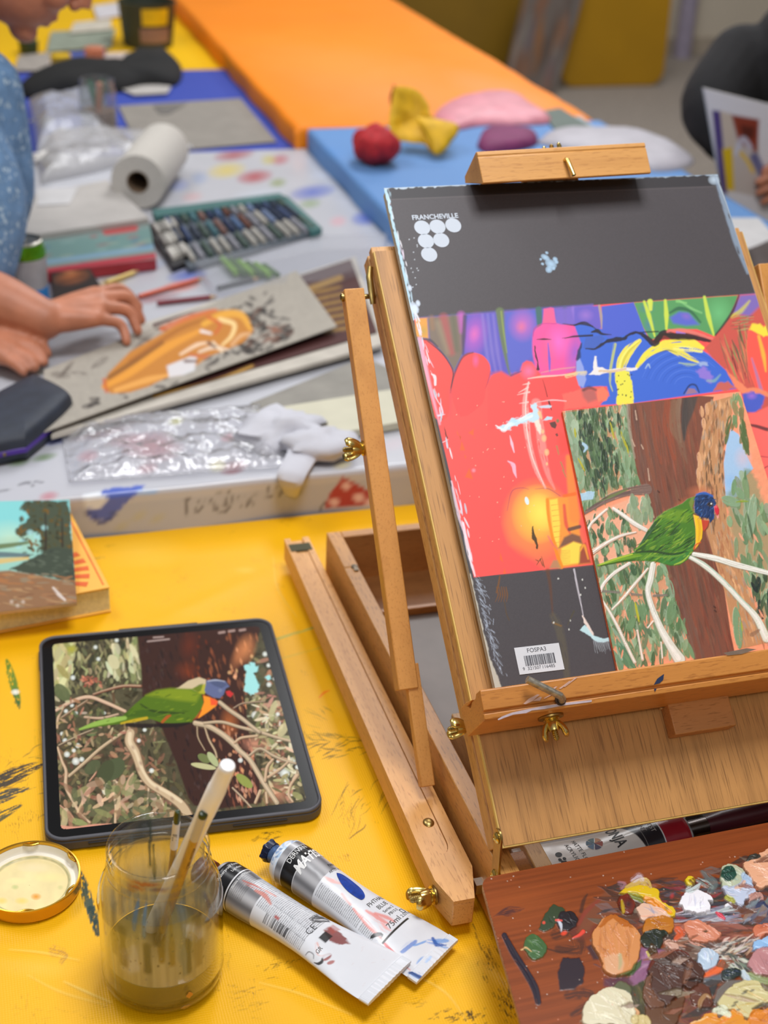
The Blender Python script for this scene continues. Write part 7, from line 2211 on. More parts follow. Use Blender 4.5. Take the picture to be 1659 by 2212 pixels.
def land_paint(a):
 a.c[:] = C('7fc8c8')
 a.glow(20,1160,70,40,0,'c0d8b8',.7)
 a.poly([(-80,1170),(30,1160),(80,1150),(170,1140),(175,1340),(-80,1340)],'a8b890',.4,12)
 a.poly([(55,1082),(148,1080),(160,1210),(90,1190),(85,1150),(40,1160),(30,1145),(62,1120),(50,1100)],'3c3a1c',.95,4,wob=8)
 for k in range(90):
  a.dab(RNG.uniform(40,155),RNG.uniform(1085,1190),RNG.uniform(6,16),RNG.uniform(4,8),RNG.uniform(0,180),RNG.choice(['2e2e18','4a4420','5a4818','3a3c22','705018']),.85,2)
 for x,y in ((65,1150),(80,1160),(48,1170),(96,1140),(40,1180)):
  a.glow(x,y,9,7,0,'9cd0d0',.9,.5)
 a.line([(98,1110),(99,1160),(98,1215)],[3,5,6],'2a2014',.9,2)
 a.line([(134,1120),(135,1180)],[3,5],'2a2014',.9,2,sm=0)
 a.line([(-80,1190),(20,1178),(60,1172)],[14,10,6],'5c6a3c',.9,3)
 a.line([(-80,1200),(0,1198),(60,1200)],[14,12,8],'54646c',.9,3)
 a.poly([(20,1230),(70,1205),(110,1182),(160,1185),(166,1262),(120,1250),(70,1240)],'3a4436',1,4,wob=4)
 for k in range(50):
  a.dab(RNG.uniform(50,165),RNG.uniform(1190,1255),RNG.uniform(8,20),RNG.uniform(3,6),RNG.uniform(-20,20),RNG.choice(['4a5444','2c342c','566050']),.7,2)
 a.line([(-80,1222),(0,1212),(60,1206)],[10,12,6],'d0b068',.9,3)
 a.poly([(-80,1240),(20,1232),(80,1242),(168,1262),(172,1340),(-80,1340)],'8a6444',1,5)
 for k in range(80):
  a.dab(RNG.uniform(-20,170),RNG.uniform(1240,1310),RNG.uniform(14,36),RNG.uniform(3,7),RNG.uniform(-12,14),RNG.choice(['9a6c48','7a5238','a8845c','8c8068','a86c3c']),.6,2)
 a.line([(115,1270),(128,1285),(140,1296)],[5,8,5],'d8ccc4',.8,3,dry=.3)
 for x,y in ((25,1300),(38,1308),(50,1300)):
  a.glow(x,y,6,6,0,'c8b4a4',.9)
a_,b_ = np.meshgrid(np.linspace(0,1,150),np.linspace(0,1,150)); a_,b_ = a_.ravel()[:,None],b_.ravel()[:,None]
P = (P4[0]*(1-a_)+P4[1]*a_)*(1-b_)+(P4[3]*(1-a_)+P4[2]*a_)*b_+np.array([0,0,.0003])
q = Art(*proj(P),'7fc8c8'); land_paint(q)
grid_mesh('painted_surface',P,150,150,q.c,matte,land)
# == on the white cloth
def quad_at(c,zs):
 return [at(x,y,z) for (x,y),z in zip(c,zs)]
def tilted(name,P4,th,mat,root=None,bev=.0006):
 V = [tuple(p-np.array([0,0,th])) for p in P4]+[tuple(p) for p in P4]
 return MB().add(V,[(3,2,1,0),(4,5,6,7),(0,1,5,4),(1,2,6,5),(2,3,7,6),(3,0,4,7)]).build(name,mat,root,bevel=bev)
und = thing('framed_picture','dark maroon picture with gold lettering in a pale mount, underneath the orange pastel drawing','picture',(0.0,1.05,ZB_))
C4 = [(630,585),(765,556),(822,738),(110,938)]
C4 = [(300,700),(768,553),(830,742),(110,940)]
tilted('mount',quad_at(C4,(.058,.058,.064,.064)),.006,plain('pale_mount','bab3a8',0.7),und)
S4 = [(330,700),(758,560),(815,718),(330,860)]
Pq = quad_at(S4,(.0585,.0585,.0645,.0645))
a_,b_ = np.meshgrid(np.linspace(0,1,160),np.linspace(0,1,80)); a_,b_ = a_.ravel()[:,None],b_.ravel()[:,None]
P = (Pq[0]*(1-a_)+Pq[1]*a_)*(1-b_)+(Pq[3]*(1-a_)+Pq[2]*a_)*b_+np.array([0,0,.0003])
q = Art(*proj(P),'4c2a28')
q.line([(665,625),(735,600)],12,'b08a44',.9,5,sm=0)
for k in range(7):
 y0 = 628+k*14
 q.line([(672+k*5,y0+6),(700+k*5,y0),(735+k*6,y0-8)],[7,8,6],'a07c3c',.75,4,dry=.3)
q.line([(250,872),(440,832),(545,790)],[9,10,6],'c89a4c',.9,4)
grid_mesh('picture_surface',P,160,80,q.c,matte,und)
drw = thing('pastel_drawing','grey paper with an orange and white pastel drawing on dark smudges, under the resting hand','drawing',(0.0,1.0,.06))
D4 = [(95,800),(640,585),(728,705),(90,935)]
zs = (.0655,.074,.076,.0705)
Pq = quad_at(D4,zs)
tilted('paper',Pq,.0016,plain('grey_paper','9c958a',0.8),drw,.0003)
a_,b_ = np.meshgrid(np.linspace(0,1,260),np.linspace(0,1,130)); a_,b_ = a_.ravel()[:,None],b_.ravel()[:,None]
P = (Pq[0]*(1-a_)+Pq[1]*a_)*(1-b_)+(Pq[3]*(1-a_)+Pq[2]*a_)*b_+np.array([0,0,.0003])
q = Art(*proj(P),'a39c91')
q.grain(.08,8,4)
zt = zoom(0,420,1.9988)
def dusty(P_,n,cols,ln=(10,30),w=(5,12),a=.6):
 P_ = np.array(P_); (x0,y0),(x1,y1) = P_.min(0),P_.max(0)
 for k in range(n):
  x,y = RNG.uniform(x0,x1),RNG.uniform(y0,y1)
  if in_poly(P_,x,y):
   q.dab(x,y,RNG.uniform(*ln),RNG.uniform(*w),RNG.uniform(-60,30),RNG.choice(cols),a,4,dry=.3,seed=k)
dusty(zt(680,560,1000,440,1170,410,1290,600,1200,650,1000,700,960,740,740,840,620,860,380,930,360,900,500,840,700,780),260,['2a2624','3c3634','241f1e','4c4440'],a=.7)
dusty(zt(1080,430,1240,560,1290,610,1150,680,1000,690,1060,560),90,['1e1a1a','2c2624','1a1616','5c4034'],(14,34),(8,16),.8)
dusty(zt(150,800,560,650,700,560,720,600,440,760,240,820),60,['5c524a','4c423c','6c625a'],(20,50),(8,16),.5)
dusty(zt(1130,560,1200,540,1220,620,1140,640),20,['8a5c48','7a5040'])
q.poly(zt(440,830,470,770,560,680,700,600,790,540,900,500,1010,500,1070,530,1095,590,1050,640,980,670,900,700,860,730,780,780,720,790,640,830,560,855,480,860),'c07c2c',.97,5)
q.line(zt(450,830,560,770,720,660,860,590),[10,16,18,10],'e09838',.9,6)
q.line(zt(500,845,640,800,730,780),[10,14,6],'e0a050',.9,5)
q.line(zt(470,790,580,720,700,640),[8,10,8],'6c4420',.7,6)
q.line(zt(560,720,680,640,800,570,920,530),[6,8,8,5],'9c5c24',.7,6)
q.line(zt(700,580,820,530,930,500),[12,12,8],'d06c3c',.8,5)
q.line(zt(880,560,960,520,1040,520,1080,580),[12,16,16,8],'e0a23c',.95,5)
q.line(zt(950,540,1010,560,1000,610,960,650),[10,10,8,5],'f0d090',.9,4)
q.line(zt(900,530,950,560,930,600),[8,8,6],'c86030',.85,4)
q.poly(zt(720,740,770,720,820,700,850,700,840,760,790,780,730,790),'d4d4d8',.9,5)
for pts,c_ in (((780,690,850,650,900,640),'e8c8a8'),((860,680,920,660,980,670),'e0c8b0'),((820,690,880,700,900,690),'c06c44'),((920,640,960,680),'e8d0b0'),((870,590,910,600),'e8e0dc'),((900,640,930,660),'5c3c34'),((800,720,850,720),'6c5048'),((1000,650,1040,610,1080,600),'d8a878')):
 q.line(zt(*pts),[6,9,5] if len(pts) > 4 else [7,5],c_,.9,4,sm=3)
q.line(zt(450,800,460,850),[8,8],'c05c30',.8,5,sm=0)
grid_mesh('drawing_surface',P,260,130,q.c,matte,drw)
gc = thing('glasses_case','navy zip case with purple zip band at the left edge of the flower cloth','case',(-0.29,0.8,ZB_))
G4 = [(-30,900),(70,835),(150,872),(80,955),(-40,985)]
pts = [at(x,y,ZB_+.016)[:2] for x,y in ((-70,905),(60,838),(90,836),(150,868),(148,892),(70,962),(40,975),(-90,990))]
ctr = np.mean(pts,0)
pts = spline(np.vstack([pts,pts[:1]]),6)[:-1]
def puffy(pts,layers):
 n = len(pts); V = []; F = []
 for s_,z in layers:
  V += [(*(ctr+(p-ctr)*s_),z) for p in pts]
 for i in range(len(layers)-1):
  for k in range(n):
   l_ = (k+1) % n
   F.append((i*n+k,i*n+l_,(i+1)*n+l_,(i+1)*n+k))
 F.append(list(range(n))[::-1]); F.append([(len(layers)-1)*n+k for k in range(n)])
 return MB().add(V,F)
b0 = ZB_+.001
puffy(pts,[(.90,b0),(.98,b0+.006),(1.0,b0+.012)]).build('lower_shell',plain('navy_shell','232a38',0.6,0.2,60),gc)
puffy(pts,[(1.0,b0+.012),(1.012,b0+.013),(1.012,b0+.0175),(1.0,b0+.0185)]).build('zip_band',plain('purple_zip','46248c',0.5),gc)
puffy(pts,[(1.0,b0+.0185),(.985,b0+.026),(.94,b0+.031),(.84,b0+.0345),(.5,b0+.036)]).build('upper_shell',plain('navy_shell','232a38',0.6,0.2,60),gc)
MB().ball((*at(8,978,b0+.015)[:2],b0+.015),(.004,.006,.004)).build('zip_pull',plain('zip_pull','8c7c4c',0.4,metal=.8),gc)
cx_,cy_ = at(62,690,ZB_)[:2]
can = thing('drink_can','pale grey drink can with green neck standing behind the hand','can',(cx_,cy_+.03,ZB_))
CTm = np.eye(4); CTm[:3,3] = (cx_,cy_+.03,ZB_)
MB().lathe([(0.024,0.0),(0.028,0.003),(0.0315,0.010),(0.0315,0.082)],48,CTm).build('can_body',plain('can_white','a4a2a4',0.32,0.12,40),can)
MB().lathe([(0.0316,0.082),(0.0314,0.090),(0.027,0.101)],48,CTm).build('can_neck',plain('can_green','5c9c1c',0.2,0.25,30,metal=.6),can)
MB().lathe([(0.027,0.101),(0.0276,0.1035),(0.0262,0.1045),(0.025,0.1015),(0.0,0.1012)],48,CTm).build('can_lid',steel,can)
pull = MB(); ring(pull,[(0.007*math.cos(a),.004+0.011*math.sin(a)) for a in np.linspace(0,2*pi,20,endpoint=False)],[(0.0042*math.cos(a),.006+0.006*math.sin(a)) for a in np.linspace(0,2*pi,20,endpoint=False)],.1022,.1032)
pull.build('pull_tab',steel,can,CTm)
MB().lathe([(0.0318,0.012),(0.0318,0.040)],48,CTm).build('blue_band',plain('can_blue','2c7cc0',0.35),can)
def orange_blot(a):
 a.glow(155,598,46,20,-10,'b06434',.9); a.glow(150,585,20,10,0,'c88050',.8); a.glow(210,660,20,12,0,'7a2028',.6); a.line([(130,610),(180,596)],5,'2c1c18',.6,4,sm=0)
bk2 = slab_px('art_book','dark book with a small orange picture on its cover, beside the drink can','book',[(108,556),(178,556),(232,640),(118,668)],ZB_+.016,.014,plain('dark_cover','2e2422',0.5))
sheet_px(bk2,'cover_picture',[(108,556),(178,556),(232,640),(118,668)],ZB_+.016,orange_blot,'2e2422',matte,60,60)
slab_px('box_set','red and teal patterned boxed set lying under the white paper pad','box',[(60,520),(322,482),(338,560),(90,590)],ZB_+.018,.017,plain('box_red','9c2c38',0.5))
def teal(a):
 a.line([(60,545),(200,530),(330,508)],[40,40,34],'6c8c88',1,8)
 for k in range(40):
  a.dab(RNG.uniform(70,330),RNG.uniform(500,580),RNG.uniform(14,40),RNG.uniform(4,8),-10,RNG.choice(['5c7c84','9c5454','84a09c','4c6c8c','a84848','8c9c8c']),.7,4)
 a.line([(90,588),(210,570),(336,552)],[14,14,12],'b02c3c',.95,4)
 a.line([(230,500),(290,492)],16,'b84444',.9,5,sm=0)
 a.line([(100,566),(330,534)],8,'7ca4c4',.7,5,sm=0)
sheet_px(bpy.data.objects['box_set'],'box_lid',[(60,520),(322,482),(338,560),(90,590)],ZB_+.018,teal,'7c8c88',matte,90,40)
slab_px('paper_pad','white paper pad lying in front of the paper towel roll','paper pad',[(75,420),(232,388),(322,470),(36,512)],ZB_+.028,.010,plain('white_paper','b4afaa',0.8,0.06))
slab_px('loose_sheet','loose white sheet on top of the paper pad','paper',[(80,408),(170,404),(150,440),(80,444)],ZB_+.0295,.001,plain('white_paper_bright','c4c2c2',0.8,0.06),bev=0.0)
ra,rb = at(300,452,ZB_+.001),at(372,352,ZB_+.001)
axd = rb-ra; axd[2] = 0; lr = np.linalg.norm(axd); axd /= lr
roll_r = 0.046
roll = thing('paper_towel_roll','roll of white paper towel lying on its side on the flower cloth','paper towel roll',(ra[0],ra[1],ZB_))
RT = frame((ra[0],ra[1],ZB_+roll_r+.0015),axd)
MB().lathe([(.019,0),(roll_r-.001,0),(roll_r,.002),(roll_r,.22-.002),(roll_r-.001,.22),(.019,.22)],56,RT,closed=True).build('paper',plain('towel_paper','c2bdb5',0.9,0.06,200),roll)
MB().lathe([(.0175,-.0005),(.0188,-.0005),(.0188,.2205),(.0175,.2205)],40,RT,closed=True).build('cardboard_core',plain('cardboard','7c6650',0.8),roll)
tr4 = [(312,482),(384,460),(418,556),(372,574)]
tray_o = thing('pastel_tray','black tray of white and grey pastel sticks on the flower cloth','pastel tray',(0,1.45,ZB_))
Pt = [at(x,y,ZB_+.012) for x,y in tr4]
MB().prism([tuple(p[:2]) for p in Pt],ZB_+.001,ZB_+.010,2).build('tray',plain('black_card','262426',0.6),tray_o,bevel=.001)
for k,(u,v) in enumerate([(u,v) for v in (.22,.5,.8) for u in (.22,.4,.58,.76)]):
 p = Pt[0]*(1-u)*(1-v)+Pt[1]*u*(1-v)+Pt[2]*u*v+Pt[3]*(1-u)*v
 dv = (Pt[3]-Pt[0]); dv /= np.linalg.norm(dv)
 m_ = MB().tube([p-dv*.020+[0,0,.002],p+dv*.020+[0,0,.002]],.0042,10)
 tag(m_.build('pastel_stick',plain('pastel_pale' +'abc'[k % 3],['b8b4ac','94908a','d0ccc4'][k % 3],0.9),None),'pale grey pastel stick in the black tray','pastel stick','pale pastels in the black tray')
tb4 = [(330,452),(606,418),(690,492),(402,580)]
tb = thing('pastel_box','flat teal box of blue and grey pastels with clear lid on the flower cloth','pastel box',(.1,1.5,ZB_))
Pt = [at(x,y,ZB_+.012) for x,y in ((336,460),(600,424),(690,494),(408,575))]
MB().prism([tuple(p[:2]) for p in Pt],ZB_+.001,ZB_+.010,2).build('box_base',plain('grey_foam','5c646c',0.8),tb,bevel=.001)
Pl_ = [at(x,y,ZB_+.020) for x,y in ((328,452),(606,416),(612,426),(336,468))]
MB().prism([tuple(p[:2]) for p in Pl_],ZB_+.006,ZB_+.020,2).build('box_rim',plain('teal_card','3a6a68',0.5),tb,bevel=.001)
Pl_ = [at(x,y,ZB_+.016) for x,y in ((600,418),(622,424),(696,492),(672,498))]
MB().prism([tuple(p[:2]) for p in Pl_],ZB_+.004,ZB_+.016,2).build('box_rim',plain('teal_card','3a6a68',0.5),tb,bevel=.001)
cols = ['3c4a6c','2c3858','6c7c9c','4a7078','8c8c94','343c4c','50688c','243048','7c5c54','a8a49c','4c5c54','6c4438']
nrow,ncol = 3,15
for j in range(nrow):
 for i in range(ncol):
  u,v = (i+.7)/(ncol+.4),(j+.5)/nrow
  p = Pt[0]*(1-u)*(1-v)+Pt[1]*u*(1-v)+Pt[2]*u*v+Pt[3]*(1-u)*v
  dv = (Pt[3]-Pt[0])*(1-u)+(Pt[2]-Pt[1])*u; dv /= np.linalg.norm(dv)
  ci = (i*5+j*7) % 12 if j < 2 else [9,4,10,9][i % 4]
  m_ = MB().tube([p-dv*.030+[0,0,.0025],p+dv*.030+[0,0,.0025]],.0046,8)
  tag(m_.build('pastel_stick',plain('pastel_' +'abcdefghijkl'[ci],cols[ci],0.85),None),'pastel stick lying in rows in the flat teal pastel box','pastel stick','pastels in the teal box')
plastic = thin_glass('clear_plastic',(0.97,0.97,0.98),(0.85,0.87,0.9),0.25,1.35,haze=.32,haze_col='e2e0de',wrinkle=.35,wscale=26,gain=1.2)
plastic_hazy = thin_glass('hazy_plastic',(0.96,0.96,0.98),(0.82,0.85,0.9),0.28,1.35,haze=.32,haze_col='dcdee4',wrinkle=.3,wscale=18,gain=1.2)
Pl_ = [at(x,y,ZB_+.026) for x,y in ((420,560),(690,505),(840,500),(820,560),(700,600),(470,625))]
tag(MB().prism([tuple(p[:2]) for p in Pl_],ZB_+.002,ZB_+.024,2).build('plastic_box',thin_glass('box_plastic',(.97,.97,.98),(.9,.92,.95),.1,1.35,haze=.12,haze_col='dce0e8',gain=.6),None,bevel=.003),'clear plastic box with green sticks inside, in front of the teal pastel box','plastic box')
for k in range(6):
 p,q_ = at(480+k*18,565+k*3-6,ZB_+.01),at(510+k*18,600+k*1-10,ZB_+.01)
 tag(MB().tube([p,q_],.0048,8).build('pastel_stick',plain('pastel_green' +'ab'[k % 2],['7ca844','4c6c3c'][k % 2],0.8),None),'green pastel stick inside the clear plastic box','pastel stick','green pastels in the clear box')
for k,(p,q_,c_,lab) in enumerate((((300,640),(440,600),'c8502c','orange red pencil lying behind the pastel drawing'),((340,655),(470,640),'7a2430','dark red pencil lying behind the pastel drawing'),((230,610),(300,585),'d0b050','short yellow pencil near the dark book'),((470,622),(560,600),'303034','black pencil lying at the edge of the drawing'))):
 a_,b_ = at(*p,ZB_+.005),at(*q_,ZB_+.005)
 t_ = (b_-a_)/np.linalg.norm(b_-a_)
 o_ = tag(MB().tube([a_,b_-t_*.012],.0036,6).build('pencil',plain('pencil_' +'abcd'[k],c_,0.4),None),lab,'pencil')
 MB().tube([b_-t_*.012,b_-t_*.003,b_],[.0036,.0012,.0004],6).build('pencil_point',plain('pencil_wood','c8a070',0.6),o_)
slab_px('grey_folder','grey folder lying beneath the picture mount, left of the easel strut','folder',[(540,870),(790,770),(850,800),(850,880),(560,905)],ZB_+.004,.003,plain('grey_folder','8c8880',0.7))
slab_px('cream_notebook','cream covered notebook lying behind the easel strut','notebook',[(556,886),(860,838),(900,905),(690,942)],ZB_+.012,.010,plain('cream_cover','c6c2ac',0.6,0.04))
def crumple(name,label,cat,c,r,seed,mat,sq=.5,n=28,spikes=()):
 mb = MB(); mb.ball((0,0,0),1.0,n,n // 2)
 V = np.array(mb.v)
 nz = fbm(V[:,0]*2.2+5,V[:,1]*2.2+V[:,2]*1.7,seed,4)-.5
 V = V*(1+1.1*nz)[:,None]
 V = V*np.array(r)
 V[:,2] = np.maximum(V[:,2],-r[2]*sq)
 mb.v = (V+np.array(c)).tolist()
 return tag(mb.build(name,mat,None,angle=70),label,cat)
tis = plain('tissue','c6c6ce',0.9,0.04)
c0 = at(610,925,ZB_+.012)
crumple('tissue','crumpled white tissue lying in front of the cream notebook','tissue',c0,(.055,.045,.022),3,tis)
c0 = at(690,960,ZB_+.012)
crumple('tissue','second crumpled tissue close to the easel strut','tissue',c0,(.040,.035,.018),8,tis)
tl = MB()
pA = [at(640,940,ZB_+.016),at(655,975,ZB_+.012),at(628,1030,ZB_+.006),at(626,1062,ZB_-.012,2)]
pA[3] = at(628,1068,0.610,1)
tl.tube(spline(pA,6),np.interp(np.linspace(0,1,19),[0,.3,.7,1],[.016,.018,.016,.008]),14,flat=.35)
tag(tl.build('tissue',tis,None),'twisted strip of tissue hanging over the flower cloth edge','tissue')
nx_,ny_ = 90,60
Cq = [at(130,930,ZB_),at(560,880,ZB_),at(640,1015,ZB_),at(150,1050,ZB_)]
a_,b_ = np.meshgrid(np.linspace(0,1,nx_),np.linspace(0,1,ny_)); a_,b_ = a_.ravel()[:,None],b_.ravel()[:,None]
P = (Cq[0]*(1-a_)+Cq[1]*a_)*(1-b_)+(Cq[3]*(1-a_)+Cq[2]*a_)*b_
rid = np.abs(fbm(P[:,0]*22,P[:,1]*22,12,4)-.5)*2
P[:,2] = ZB_+.003+.016*(1-rid)*np.clip(np.minimum.reduce([a_[:,0],1-a_[:,0],b_[:,0],1-b_[:,0]])*9,.15,1)
film = thin_glass('film',(0.97,0.97,0.98),(0.92,0.93,0.95),0.12,1.35,haze=.14,haze_col='ececf0',wrinkle=.35,wscale=60,gain=1.6)
o_ = grid_mesh('plastic_film',P,nx_,ny_,None,film)
o_.modifiers.new('thickness','SOLIDIFY').thickness = .0004
tag(o_,'crinkled clear plastic wrap lying along the front of the flower cloth','plastic wrap')
def bag(label,corners,z0,h,seed,mat,name='plastic_bag',cat='plastic bag'):
 Cq = [at(x,y,z0) for x,y in corners]
 n_ = 60
 a_,b_ = np.meshgrid(np.linspace(0,1,n_),np.linspace(0,1,n_)); a_,b_ = a_.ravel()[:,None],b_.ravel()[:,None]
 P = (Cq[0]*(1-a_)+Cq[1]*a_)*(1-b_)+(Cq[3]*(1-a_)+Cq[2]*a_)*b_
 e = np.clip(np.minimum.reduce([a_[:,0],1-a_[:,0],b_[:,0],1-b_[:,0]])*5,0,1) ** .5
 P[:,2] = z0+.002+h*e*(.55+.8*(fbm(P[:,0]*14,P[:,1]*14,seed,4)))
 top_ = grid_mesh(name,P,n_,n_,None,mat)
 top_.modifiers.new('thickness','SOLIDIFY').thickness = .0006
 return tag(top_,label,cat)
bag('crumpled clear plastic bag holding scraps, beside the denim sleeve',[(60,235),(230,222),(235,330),(80,345)],ZB_,.05,5,plastic_hazy)
bag('crumpled hazy plastic bag in front of the small brush jar',[(75,320),(250,300),(330,345),(90,400)],ZB_,.035,9,plastic)
bag('flat clear plastic bag lying by the grey cutting mat',[(220,290),(330,300),(420,325),(300,350)],ZB_,.02,15,plastic)
for k,(x,y,c_) in enumerate(((110,300,'d0a080'),(135,290,'c8b478'),(90,262,'b8b49c'),(95,340,'e0dcd8'),(120,345,'d8d8dc'))):
 crumple('paper_scrap',['peach','yellowish','grey','white','very white'][k]+' scrap of paper inside the clear plastic bags','paper scrap',at(x,y,ZB_+.012),(.022,.018,.010),20+k,plain('scrap_' +'abcde'[k],c_,0.8))
jx,jy = at(215,288,ZB_)[:2]
j2 = thing('water_jar','small clear jar with brushes and pinkish water near the cutting mat','jar',(jx,jy,ZB_))
JT2 = np.eye(4); JT2[:3,3] = (jx,jy,ZB_+.001)
MB().lathe([(0,.001),(.033,.001),(.036,.006),(.036,.085),(.033,.094),(.033,.105),(.031,.106),(.031,.095),(.034,.084),(.034,.008),(0,.005)],44,JT2).build('jar_wall',thin_glass('jar_small_glass',(0.9,.92,.92),(0.5,.54,.56),.04,1.5,haze=.10),j2)
MB().lathe([(0,.006),(.033,.006),(.033,.046),(0,.046)],40,JT2).build('water',plain('pinkish_water','9c7c6c',.2,.3,60),j2)
MB().lathe([(.0362,.004),(.0364,.012)],40,JT2).build('red_ring',plain('red_paint','a04838',.4),j2)
for k,(dx,dy,c_) in enumerate(((.012,.01,'3c6c3c'),(-.012,.012,'2c6c50'),(.004,-.01,'c87c5c'))):
 tag(MB().tube([(jx-dx*.6,jy-dy*.6,ZB_+.012),(jx+dx*1.1,jy+dy*1.1,ZB_+.100)],.006,8).build('paintbrush',plain('jar_brush_' +'abc'[k],c_,.6),None),['short green brush at the right of the small water jar','short dark green brush at the left of the small water jar','short peach brush in the middle of the small water jar'][k],'paintbrush')
# ---- blue cloth
slab_px('cutting_mat','grey cutting mat lying on the royal blue cloth','cutting mat',[(255,228),(520,212),(598,305),(400,322),(300,320)],ZB_+.003,.003,plain('grey_mat','8c867e',0.7,0.08))
slab_px('paper_strip','darker grey wedge of card on the cutting mat','card',[(330,228),(405,222),(365,246),(345,246)],ZB_+.0045,.001,plain('grey_card','6c6864',0.7))
def soft(label,name,cat,pts_px,z0,h,mat,seed=2):
 pts = np.array([at(x,y,z0)[:2] for x,y in pts_px])
 pts = spline(np.vstack([pts,pts[:1]]),5)[:-1]
 c = pts.mean(0); n = len(pts); V,F = [],[]
 ly = [(1.0,0.0),(.99,.25),(.93,.55),(.80,.8),(.55,.95),(.25,1.0)]
 for s_,zf in ly:
  for i,p in enumerate(pts):
   q_ = c+(p-c)*s_
   V.append((*q_,z0+.001+h*zf*(.6+.8*float(fbm(np.array([q_[0]*16]),np.array([q_[1]*16]),seed,3)[0]))))
 for i in range(len(ly)-1):
  for k in range(n):
   l_ = (k+1) % n
   F.append((i*n+k,i*n+l_,(i+1)*n+l_,(i+1)*n+k))
 F.append(list(range(n))[::-1]); F.append([(len(ly)-1)*n+k for k in range(n)])
 return tag(MB().add(V,F).build(name,mat,None,angle=75),label,cat)
soft('crumpled black jacket lying across the royal blue cloth','jacket','jacket',[(40,195),(110,160),(240,158),(320,150),(352,118),(392,150),(380,185),(310,190),(260,200),(160,205),(60,212)],ZB_,.040,plain('black_cloth','0b0b0c',0.85,0.2),4)
slab_px('paper_strip','white strip of paper at the front of the black jacket','paper',[(262,192),(300,178),(370,186),(362,200),(290,204)],ZB_+.006,.002,plain('white_paper','b4afaa',0.8,0.06))
# ---- far yellow table
tb_x,tb_y = at(320,95,ZB_)[:2]
tub = thing('paint_tub','dark green paint tub with a yellow and pink label on the far yellow cloth','tub',(tb_x,tb_y,ZB_))
TTm = np.eye(4); TTm[:3,3] = (tb_x,tb_y,ZB_+.001)
MB().lathe([(0,0),(.062,0),(.072,.10),(.074,.105),(.070,.105),(.060,.006),(0,.006)],44,TTm).build('tub_body',plain('tub_green','33382c',.5),tub)
lab = MB()
for z0,z1,c_ in ((.02,.05,None),):
 pass
for a0,a1,z0,z1,c_,nm in ((-1.9,-.9,.055,.095,'e0b810','yellow_label'),(-2.0,-.8,.012,.048,'8c6c64','pink_label')):
 ts = np.linspace(a0,a1,14)
 V = [((.0625+z*.098)*math.cos(t),(.0625+z*.098)*math.sin(t),z) for z in (z0,z1) for t in ts]
 F = [(k,k+1,15+k,14+k) for k in range(13)]
 MB().add(V,F).build(nm,plain(nm,c_,.5),tub,TTm)
fx = [((110,68),(250,60),(240,100),(100,110),'8c9484','grey green sheet of paper left of the dark paint tub',.006),((160,48),(240,40),(240,62),(150,70),'c8c0b0','cream sheet of paper behind the grey green sheet',.012),((200,12),(320,-4),(330,22),(210,40),'d0ccd0','white sheet of paper near the top edge of the far yellow cloth',.004),
      ((110,118),(280,112),(280,145),(100,150),'c8b8b0','pale printed leaflet in front of the dark paint tub',.006),((40,120),(110,112),(110,150),(30,152),'a09890','grey card at the left end of the far yellow cloth',.004),((150,112),(230,108),(226,118),(150,122),'4c5ca0','blue strip of card beside the printed leaflet',.012)]
for k,(a,b,c,d,col,lab_,dz) in enumerate(fx):
 slab_px('paper_sheet',lab_,'paper',[a,b,c,d],ZB_+dz,.003,plain('far_paper_' +'abcdef'[k],col,.7))
for k,(x,y,c_,lab_) in enumerate(((132,138,'d8b020','yellow pot of paint at the front of the far yellow cloth'),(62,95,'2c3a20','dark green pot of paint at the left of the far yellow cloth'),(205,122,'c87858','peach pot of paint on the printed leaflet'))):
 x_,y_ = at(x,y+6,ZB_+.013)[:2]
 tag(MB().lathe([(0,0),(.022,0),(.024,.026),(.020,.028),(0,.027)],28,frame((x_,y_,ZB_+.013 if k != 1 else ZB_+.001),(0,0,1))).build('paint_pot',plain('pot_' +'abc'[k],c_,.45),None),lab_,'paint pot')
# == on the light blue cloth
fl_ = thing('fabric_flower','red and yellow paper flower lying on the light blue cloth','paper flower',(.45,1.75,ZD_))
c0 = at(812,312,ZD_+.034)
mb = MB(); mb.ball((0,0,0),1.0,40,24); V = np.array(mb.v)
V = V*(1+.35*(fbm(V[:,0]*2.5+3,V[:,1]*2.5+V[:,2],6,3)-.5))[:,None]*np.array([.042,.05,.034])+c0
mb.v = V.tolist()
mb.build('red_bud',plain('red_crepe','b01c24',.75,.25,90),fl_,angle=80)
def petal(pts_px,y0,mat,name,bulge,seed):
 nn = np.array([0,-.70,.71]); o3 = np.array([0,y0,ZD_])
 P_ = np.array([CAM+ray(x,y)*(((o3-CAM) @ nn)/(ray(x,y) @ nn)) for x,y in pts_px])
 P_[:,2] += .012
 P_ = spline(np.vstack([P_,P_[:1]]),5)[:-1]
 c = P_.mean(0); n = len(P_); V,F = [c+np.array([0,bulge,0])],[]
 for s_ in (.35,.7,1.0):
  for i,p in enumerate(P_):
   q_ = c+(p-c)*s_
   q_[1] += bulge*(1-s_ ** 2)+.016*(fbm(np.array([q_[0]*30.]),np.array([q_[2]*30.]),seed,3)[0]-.5)*2
   V.append(q_)
 for i in range(n):
  F.append((0,1+i,1+(i+1) % n))
 for r_ in range(2):
  for i in range(n):
   l_ = (i+1) % n
   F.append((1+r_*n+i,1+(r_+1)*n+i,1+(r_+1)*n+l_,1+r_*n+l_))
 o_ = MB().add(V,F).build(name,mat,fl_,angle=80)
 o_.modifiers.new('thickness','SOLIDIFY').thickness = .0016
yel_m = plain('yellow_crepe','d8a808',.7,.15,40)
